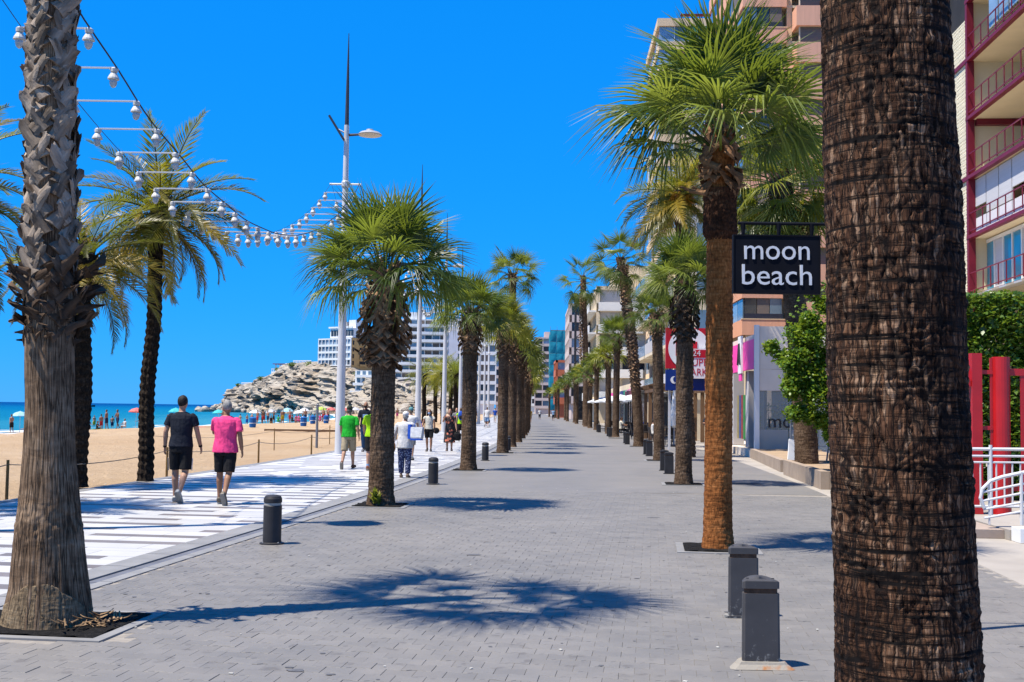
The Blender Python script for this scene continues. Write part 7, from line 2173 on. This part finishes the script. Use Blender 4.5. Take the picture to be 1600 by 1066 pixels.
for k, (lab, x, y, L) in enumerate((('long timber beam lying on the sand near the blue bins', -17.5, 82, 8.5), ('second timber beam on the sand behind the grey pole', -12.2, 86, 6.0))):
    tb = empty('timber_rail', (x, y, -0.42), R(2), lab, 'beam')
    bx(tb, 'beam', 0, L, 0, 0.2, 0.25, 0.45, M_WOOD)
    for a in np.arange(0.2, L, 2.0): bx(tb, 'support', a, a + 0.15, 0.02, 0.18, 0, 0.249, M_WOOD)

def beach_ground(x, y):
    t = (xl(y) - x - 6.4) / (waterline(y) - 6.4)
    return -0.03 - 0.35 * t - 0.87 * max(0, (t - 0.45) / 0.55) ** 1.6
def bin_(label, x, y):
    b = empty('beach_bin', (x, y, beach_ground(x, y)), 0, label, 'bin', 'blue bins on the beach')
    b.scale = (0.68, 0.68, 0.74)
    M_B = pm('blue_bin', (0.01, 0.13, 0.42), 0.5, 0.12, 3, 0.1)
    MB().lathe([(0.34, 0.0), (0.40, 0.05), (0.44, 0.6), (0.44, 1.0)], 14).obj('drum', M_B, b)
    MB().lathe([(0.46, 1.001), (0.46, 1.06), (0.30, 1.15), (0.12, 1.2)], 14).obj('lid', M_B, b)
    MB().lathe([(0.452, 0.45), (0.452, 0.52)], 14).obj('hoop', W_WHITE, b)
for lab, px_, y in (('blue beach bin just right of the man in pink', -0.2235, 80), ('blue beach bin at the end of the long timber beam', -0.1795, 86), ('blue beach bin behind the grey pole', -0.1715, 100), ('blue beach bin left of the first lamp post', -0.160, 104)):
    y *= 1.22
    bin_(lab, px_ * y, y)

PCOL = [('pale blue', (0.35, 0.62, 0.72)), ('white', (0.75, 0.76, 0.76)), ('lime green', (0.45, 0.62, 0.10)), ('coral pink', (0.70, 0.16, 0.14)), ('turquoise', (0.05, 0.50, 0.52)), ('grey-white', (0.55, 0.56, 0.60)), ('red', (0.65, 0.05, 0.06))]
def sunshade(label, x, y, col, tilt=0.1, s=1.0):
    z = beach_ground(x, y)
    t = empty('beach_umbrella', (x, y, z), random.uniform(0, 6), label, 'umbrella', 'beach umbrellas')
    m = pm('umbrella_' + col[0].replace(' ', '_'), col[1], 0.7, 0.15, 2, 0.1)
    rings = []
    for r_, zz in ((1.0, 1.55), (0.98, 1.60), (0.6, 1.86), (0.05, 2.0)):
        rings.append([(r_ * s * (1 if k % 2 else 0.93) * math.cos(2 * PI * k / 16), r_ * s * (1 if k % 2 else 0.93) * math.sin(2 * PI * k / 16), zz) for k in range(16)])
    c = MB().loft(rings, caps=False).obj('canopy', m, t, None, (tilt, 0, 0))
    MB().tube([(0, 0, -0.1), (0, 0, 2.05)], 0.02, 6).obj('pole', W_WHITE, t, None, (tilt, 0, 0))
    for k in range(4):
        a = k * PI / 2
        MB().tube([(0, 0, 1.5), (0.7 * s * math.cos(a), 0.7 * s * math.sin(a), 1.72)], 0.008, 4).obj('rib', W_WHITE, t, None, (tilt, 0, 0))
US = [(-0.222, 118, 1, 'beside the head of the man in pink'), (-0.2070, 122, 5, 'second from the man in pink'), (-0.1935, 116, 0, 'third from the man in pink'), (-0.1790, 124, 1, 'above the blue bin'), (-0.165, 117, 2, 'right of the blue bin'), (-0.156, 128, 3, 'left of the first lamp post'),
      (-0.325, 104, 3, 'left of the dark date palm trunk'), (-0.2905, 112, 4, 'just right of the dark date palm trunk'), (-0.373, 100, 6, 'by the date palm partly behind the grey trunk'), (-0.425, 98, 0, 'left of the grey foreground trunk'), (-0.253, 130, 4, 'between the two walking men'), (-0.1835, 140, 1, 'far out by the waterline'),
      (-0.145, 135, 3, 'right of the first lamp post'), (-0.135, 140, 5, 'behind the green shirt'), (-0.118, 150, 0, 'far off right of the neon shirt'), (-0.105, 155, 3, 'far off behind the masked woman')]
for k, (q, y, c, where) in enumerate(US):
    y *= 1.3 if q > -0.24 else 1.08
    sunshade('%s beach umbrella %s' % (PCOL[c][0], where), q * y, y, PCOL[c], random.uniform(-0.12, 0.12), 0.8)

# bathers: a few bodies, copied with their own swimwear colours
def strip_cat(o):
    for k in ('label', 'category', 'group'):
        if k in o: del o[k]
BP = []
for k, (pz, sk) in enumerate(((dict(lt=0.05, rt=-0.05, la=0.0, ra=0.1), 1), (dict(lt=0.2, rt=-0.2, rk=0.3, la=0.6, le=0.9), 2), (dict(lt=0.1, rt=-0.05, la=-0.2, ra=0.2, re=1.2), 0))):
    BP.append(person('bather', 0, 0, 0, 1.74, pz, sk, None, 0, 0.9, C_GREYC, 0.62, (0.04, 0.025, 0.02), None, None, voxel=0.022, group='bathers')[0])
BP.append(person('bather', 0, 0, 0, 1.68, dict(SIT, sit=0.30, lt=1.75, lk=1.9, rt=1.7, rk=1.8), 1, C_GREYC, 0.3, 0.92, C_GREYC, 0.62, (0.05, 0.03, 0.02), None, None, voxel=0.022, group='bathers')[0])
BATHERS = []
# ------------------------------------------------------------------ bake the remeshed bodies and clothes
for o, vox, it in REMESH:
    m = o.modifiers.new('skin', 'REMESH')
    m.mode = 'VOXEL'
    m.voxel_size = vox
    m.use_smooth_shade = True
    q = o.modifiers.new('smooth', 'SMOOTH')
    q.factor = 0.5
    q.iterations = it
dg = bpy.context.evaluated_depsgraph_get()
baked = []
for o, vox, it in REMESH:
    me = bpy.data.meshes.new_from_object(o.evaluated_get(dg))
    baked.append((o, me))
for o, me in baked:
    if o.name.split('.')[0] in ('shirt', 'shorts', 'trousers', 'dress', 'hair') and len(me.vertices) > 2500:
        co = np.zeros(len(me.vertices) * 3, np.float32); me.vertices.foreach_get('co', co); co = co.reshape(-1, 3)
        no = np.zeros(len(me.vertices) * 3, np.float32); me.vertices.foreach_get('normal', no); no = no.reshape(-1, 3)
        sd = (hash(o.name) % 50) * 1.7
        fold = np.abs(fbm(co[:, 0] * 11 + sd, co[:, 1] * 11, co[:, 2] * 5 + co[:, 0] * 4, 3) - 0.5) * 2
        co = co + no * (0.018 * (0.4 - fold))[:, None]
        me.vertices.foreach_set('co', co.ravel())
    o.modifiers.clear()
    old = o.data
    o.data = me
    me.name = o.name.split('.')[0]
    bpy.data.meshes.remove(old)

# bathers are copies of the baked figures
SW = [('red', (0.5, 0.03, 0.03)), ('navy', (0.015, 0.02, 0.07)), ('white', (0.7, 0.7, 0.7)), ('pink', (0.65, 0.08, 0.25)), ('black', (0.015, 0.015, 0.015)), ('blue', (0.02, 0.12, 0.5)), ('yellow', (0.6, 0.45, 0.03)), ('green', (0.03, 0.3, 0.08))]
SPOTS = [(-0.419, 95, 0, 1, 'standing left of the grey trunk'), (-0.432, 93, 2, 4, 'beside the one left of the grey trunk'), (-0.4095, 97, 3, 3, 'sitting just left of the grey trunk'), (-0.3500, 92, 0, 1, 'standing left of the dark date palm'), (-0.3405, 92, 1, 1, 'closest to the dark date palm on its left'), (-0.358, 108, 3, 4, 'sitting by the coral umbrella'),
         (-0.366, 94, 3, 5, 'sitting near the date palm behind the grey trunk'), (-0.334, 104, 3, 2, 'sitting left of the dark date palm'), (-0.283, 100, 3, 3, 'sitting right of the dark date palm'), (-0.277, 99, 3, 4, 'sitting by the turquoise umbrella'), (-0.249, 104, 1, 0, 'standing between the two walking men'), (-0.2195, 107, 0, 0, 'standing in red right of the man in pink'),
         (-0.2105, 110, 2, 1, 'second standing right of the man in pink'), (-0.2055, 112, 1, 4, 'third standing right of the man in pink'), (-0.1975, 108, 0, 6, 'standing in yellow before the pale umbrella'), (-0.1915, 109, 2, 0, 'standing under the pale blue umbrella'), (-0.186, 106, 3, 3, 'sitting in pink before the blue bin'), (-0.1895, 107, 3, 4, 'sitting in black before the pale umbrella'),
         (-0.178, 110, 0, 1, 'standing in navy left of the blue bin'), (-0.1735, 109, 3, 0, 'sitting in red near the blue bin'), (-0.1700, 112, 3, 5, 'sitting in blue near the blue bin'), (-0.162, 114, 0, 4, 'standing under the lime umbrella'), (-0.1515, 110, 2, 1, 'standing by the first lamp post'), (-0.3215, 125, 1, 4, 'wading in the shallows'), (-0.2345, 122, 2, 7, 'wading behind the man in pink'),
         (-0.142, 118, 0, 2, 'standing right of the first lamp post'), (-0.128, 122, 1, 0, 'standing far off behind the green shirt'), (-0.112, 130, 2, 5, 'standing far off right of the neon shirt'), (-0.0985, 132, 0, 3, 'standing far off beyond the masked woman')]
br_ = random.Random(77)
PLACE = ['under the headland', 'near the timber beam', 'by the waterline', 'left of the first lamp post', 'between the umbrellas', 'behind the blue bins']
for k in range(30):
    q = br_.uniform(-0.232, -0.145) if k < 22 else br_.uniform(-0.43, -0.27)
    pi = br_.choice((0, 1, 2, 3, 3))
    SPOTS.append((q, br_.uniform(104, 132), pi, k % 8, ('sitting ' if pi == 3 else 'standing ') + 'in the crowd, %s counting from the left' % ORD[0]))
ex = sorted(SPOTS[29:], key=lambda a: a[0])
WORDS = ORD + ['twenty-fifth', 'twenty-sixth', 'twenty-seventh', 'twenty-eighth', 'twenty-ninth', 'thirtieth']
SPOTS = SPOTS[:29] + [(a, b, c, d, ('sitting ' if c == 3 else 'standing ') + 'in the far crowd, %s from the left there' % ('first' if i == 0 else WORDS[i])) for i, (a, b, c, d, e) in enumerate(ex)]
used = set()
for k, (q, y, pi, c, where) in enumerate(SPOTS):
    src = BP[pi]
    y *= 1.34 if q > -0.24 else 1.12
    o = src if pi not in used else copy_tree(src)
    used.add(pi)
    x = q * y
    o.location = (x, y, max(beach_ground(x, y), SEA_Z - 0.35) - 0.02)
    o.rotation_euler = (0, 0, random.uniform(0, 6.3))
    o['label'] = 'bather in %s swimwear %s' % (SW[c][0], where)
    o['category'] = 'person'
    o['group'] = 'bathers on the beach'
    m = pm('swim_' + SW[c][0], SW[c][1], 0.8, 0.1, 6, 0.2)
    for ch in o.children:
        if ch.name.split('.')[0] in ('shorts', 'shirt'):
            ch.material_slots[0].link = 'OBJECT'
            ch.material_slots[0].material = m

# towels, boats and the railing and pavilion on the headland
for k, (q, y, c, lab) in enumerate(((-0.432, 72, (0.7, 0.7, 0.72), 'white towel spread on the sand at the left edge'), (-0.352, 90, (0.3, 0.45, 0.1), 'green towel on the sand by the date palm'), (-0.268, 96, (0.5, 0.1, 0.1), 'red towel on the sand right of the dark date palm'))):
    tw = MB()
    for i in range(7):
        for j in range(4): tw.v.append((i * 0.3 - 0.9, j * 0.28 - 0.42, 0.03 + 0.03 * math.sin(i * 1.7 + j)))
    for i in range(6):
        for j in range(3): tw.f.append((i * 4 + j, (i + 1) * 4 + j, (i + 1) * 4 + j + 1, i * 4 + j + 1))
    o = tag(tw.obj('beach_towel', cloth('towel_%d' % k, c), None, (q * y, y, beach_ground(q * y, y) + 0.03), (0, 0, 0.3 * k), True), lab, 'towel', 'beach towels')
    o.modifiers.new('thick', 'SOLIDIFY').thickness = 0.015
wf = empty('sapling', (-0.371 * 74, 74, beach_ground(-0.371 * 74, 74)), 0, 'small bright green sapling on the sand behind the date palm trunk', 'plant')
for k in range(16):
    o = obj('leaf', wlm, wf)
    o.matrix_local = Matrix.Translation((0, 0, 0.05)) @ Matrix.Rotation(k * 0.8, 4, 'Z') @ Matrix.Rotation(random.uniform(0.6, 1.4), 4, 'X') @ Matrix.Scale(random.uniform(5, 8), 4)
def boat(label, x, y, L, col, cabin=True):
    b = empty('boat', (x, y, SEA_Z), 0.1, label, 'boat', 'boats out at sea')
    rings = []
    for t_ in np.linspace(0, 1, 9):
        w = 0.17 * L * math.sin(min(1, t_ * 1.6 + 0.25) * PI / 2) * (1 - max(0, t_ - 0.55) ** 2 * 4.4)
        sh = 0.10 * L + 0.06 * L * t_ ** 2
        rings.append([(t_ * L - L / 2, -w, sh), (t_ * L - L / 2, -w * 0.6, 0.0), (t_ * L - L / 2, w * 0.6, 0.0), (t_ * L - L / 2, w, sh)])
    MB().loft(rings).obj('hull', pm('hull_%s' % col[0], col[1], 0.5, 0.1, 2, 0.1), b)
    if cabin:
        bx(b, 'cabin', -L * 0.15, L * 0.12, -0.08 * L, 0.08 * L, 0.1 * L, 0.28 * L, W_WHITE)
        bx(b, 'cabin_window', -L * 0.13, L * 0.10, -0.083 * L, -0.0805 * L, 0.18 * L, 0.25 * L, M_DARK)
    MB().tube([(0, 0, 0.1 * L), (0, 0, 0.5 * L)], 0.012 * L, 5).obj('mast', W_GREY, b)
boat('dark boat out at sea near the horizon', -0.3655 * 900, 900, 9.0, ('dark', (0.03, 0.03, 0.04)))
boat('small white boat near the horizon right of the date palm', -0.3115 * 1100, 1100, 8.0, ('white', (0.7, 0.7, 0.7)))
pvp = Pc[79, 168]
pv = empty('pavilion', (float(pvp[0]), float(pvp[1]) + 4, float(pvp[2]) + 0.6), R(-20), 'white lookout balcony with flat canopies on top of the headland', 'pavilion')
for k in range(9): bx(pv, 'column', k * 2.0, k * 2.0 + 0.3, 0, 0.3, 0, 3.0, W_WHITE)
for k in range(3): bx(pv, 'canopy', -0.6 + k * 6.0, 5.2 + k * 6.0, -1.2, 4, 3.0, 3.3, M_STRIPE if k != 1 else W_WHITE)
bx(pv, 'floor', -1, 18, -1.4, 4.2, -3.5, -0.02, W_WHITE)
for k in range(24): bx(pv, 'baluster', -0.9 + k * 0.78, -0.7 + k * 0.78, -1.35, -1.2, 0, 0.95, W_WHITE)
bx(pv, 'handrail', -1, 18, -1.4, -1.15, 0.95, 1.15, W_WHITE)
bq = Pc[79, 126]
bl_ = empty('balustrade', (float(bq[0]), float(bq[1]) + 1.5, float(bq[2]) - 1.0), R(-32), 'white balustrade along the cliff edge left of the pavilion', 'balustrade')
for k in range(20): bx(bl_, 'baluster', k * 0.75, k * 0.75 + 0.22, 0, 0.2, 0, 3.2, W_WHITE)
bx(bl_, 'handrail', -0.1, 15, -0.02, 0.22, 3.2, 3.45, W_WHITE)
bq = Pc[79, 186]
b3 = empty('balustrade', (float(bq[0]), float(bq[1]) + 2, float(bq[2]) - 0.6), R(-28), 'white balustrade along the cliff edge beside the hotel', 'balustrade')
for k in range(12): bx(b3, 'baluster', k * 0.75, k * 0.75 + 0.22, 0, 0.2, 0, 1.6, W_WHITE)
bx(b3, 'handrail', -0.1, 9, -0.02, 0.22, 1.6, 1.85, W_WHITE)
for k, (ci, ro, r_) in enumerate(((128, 78, 1.0), (160, 78, 1.8), (186, 77, 1.9), (172, 78, 1.4), (200, 76, 2.2), (142, 78, 1.2), (236, 76, 2.2), (252, 74, 1.8), (110, 76, 1.0))):
    x, y, z = (float(q) for q in Pc[ro, ci])
    s_ = empty('scrub_bush', (x, y - 0.5, z + 0.2), 0, 'dark green scrub on the headland, %s clump' % ('leftmost tall', 'pavilion', 'right-hand', 'middle', 'hotel side', 'left', 'terrace', 'lower terrace', 'cliff tip')[k], 'bush', 'scrub on the headland')
    tag(obj('foliage', leaf_cloud(500, lobes([(0, 0, 0, r_, r_ * 0.5), (r_ * 0.8, 0, -0.3, r_ * 0.7, r_ * 0.4)], 0.3), 0.55, 90 + k, M_HEDGE, 'foliage'), s_), kind='stuff')
    MB().tube([(0, 0, -r_), (0, 0, r_ * 0.3)], [0.12, 0.05], 5).obj('stem', BARK_F, s_)
# a big sandstone-coloured boulder showing at the lower left edge
st = MB().ell((0, 0, 0.12), 0.2, 0.16, 0.16, 14, 10)
v_ = np.array(st.v); v_ *= (0.85 + 0.3 * fbm(v_[:, 0] * 6, v_[:, 1] * 6, v_[:, 2] * 6, 3))[:, None]; st.v = [tuple(q) for q in v_]
tag(st.obj('boulder', pm('yellow_sandstone', (0.42, 0.28, 0.12), 0.85, 0.25, 8, 0.5, 30, 0.01), None, (-4.24, 9.1, 0.0), None, True), 'small yellowish boulder at the left edge beside the grey trunk', 'boulder')
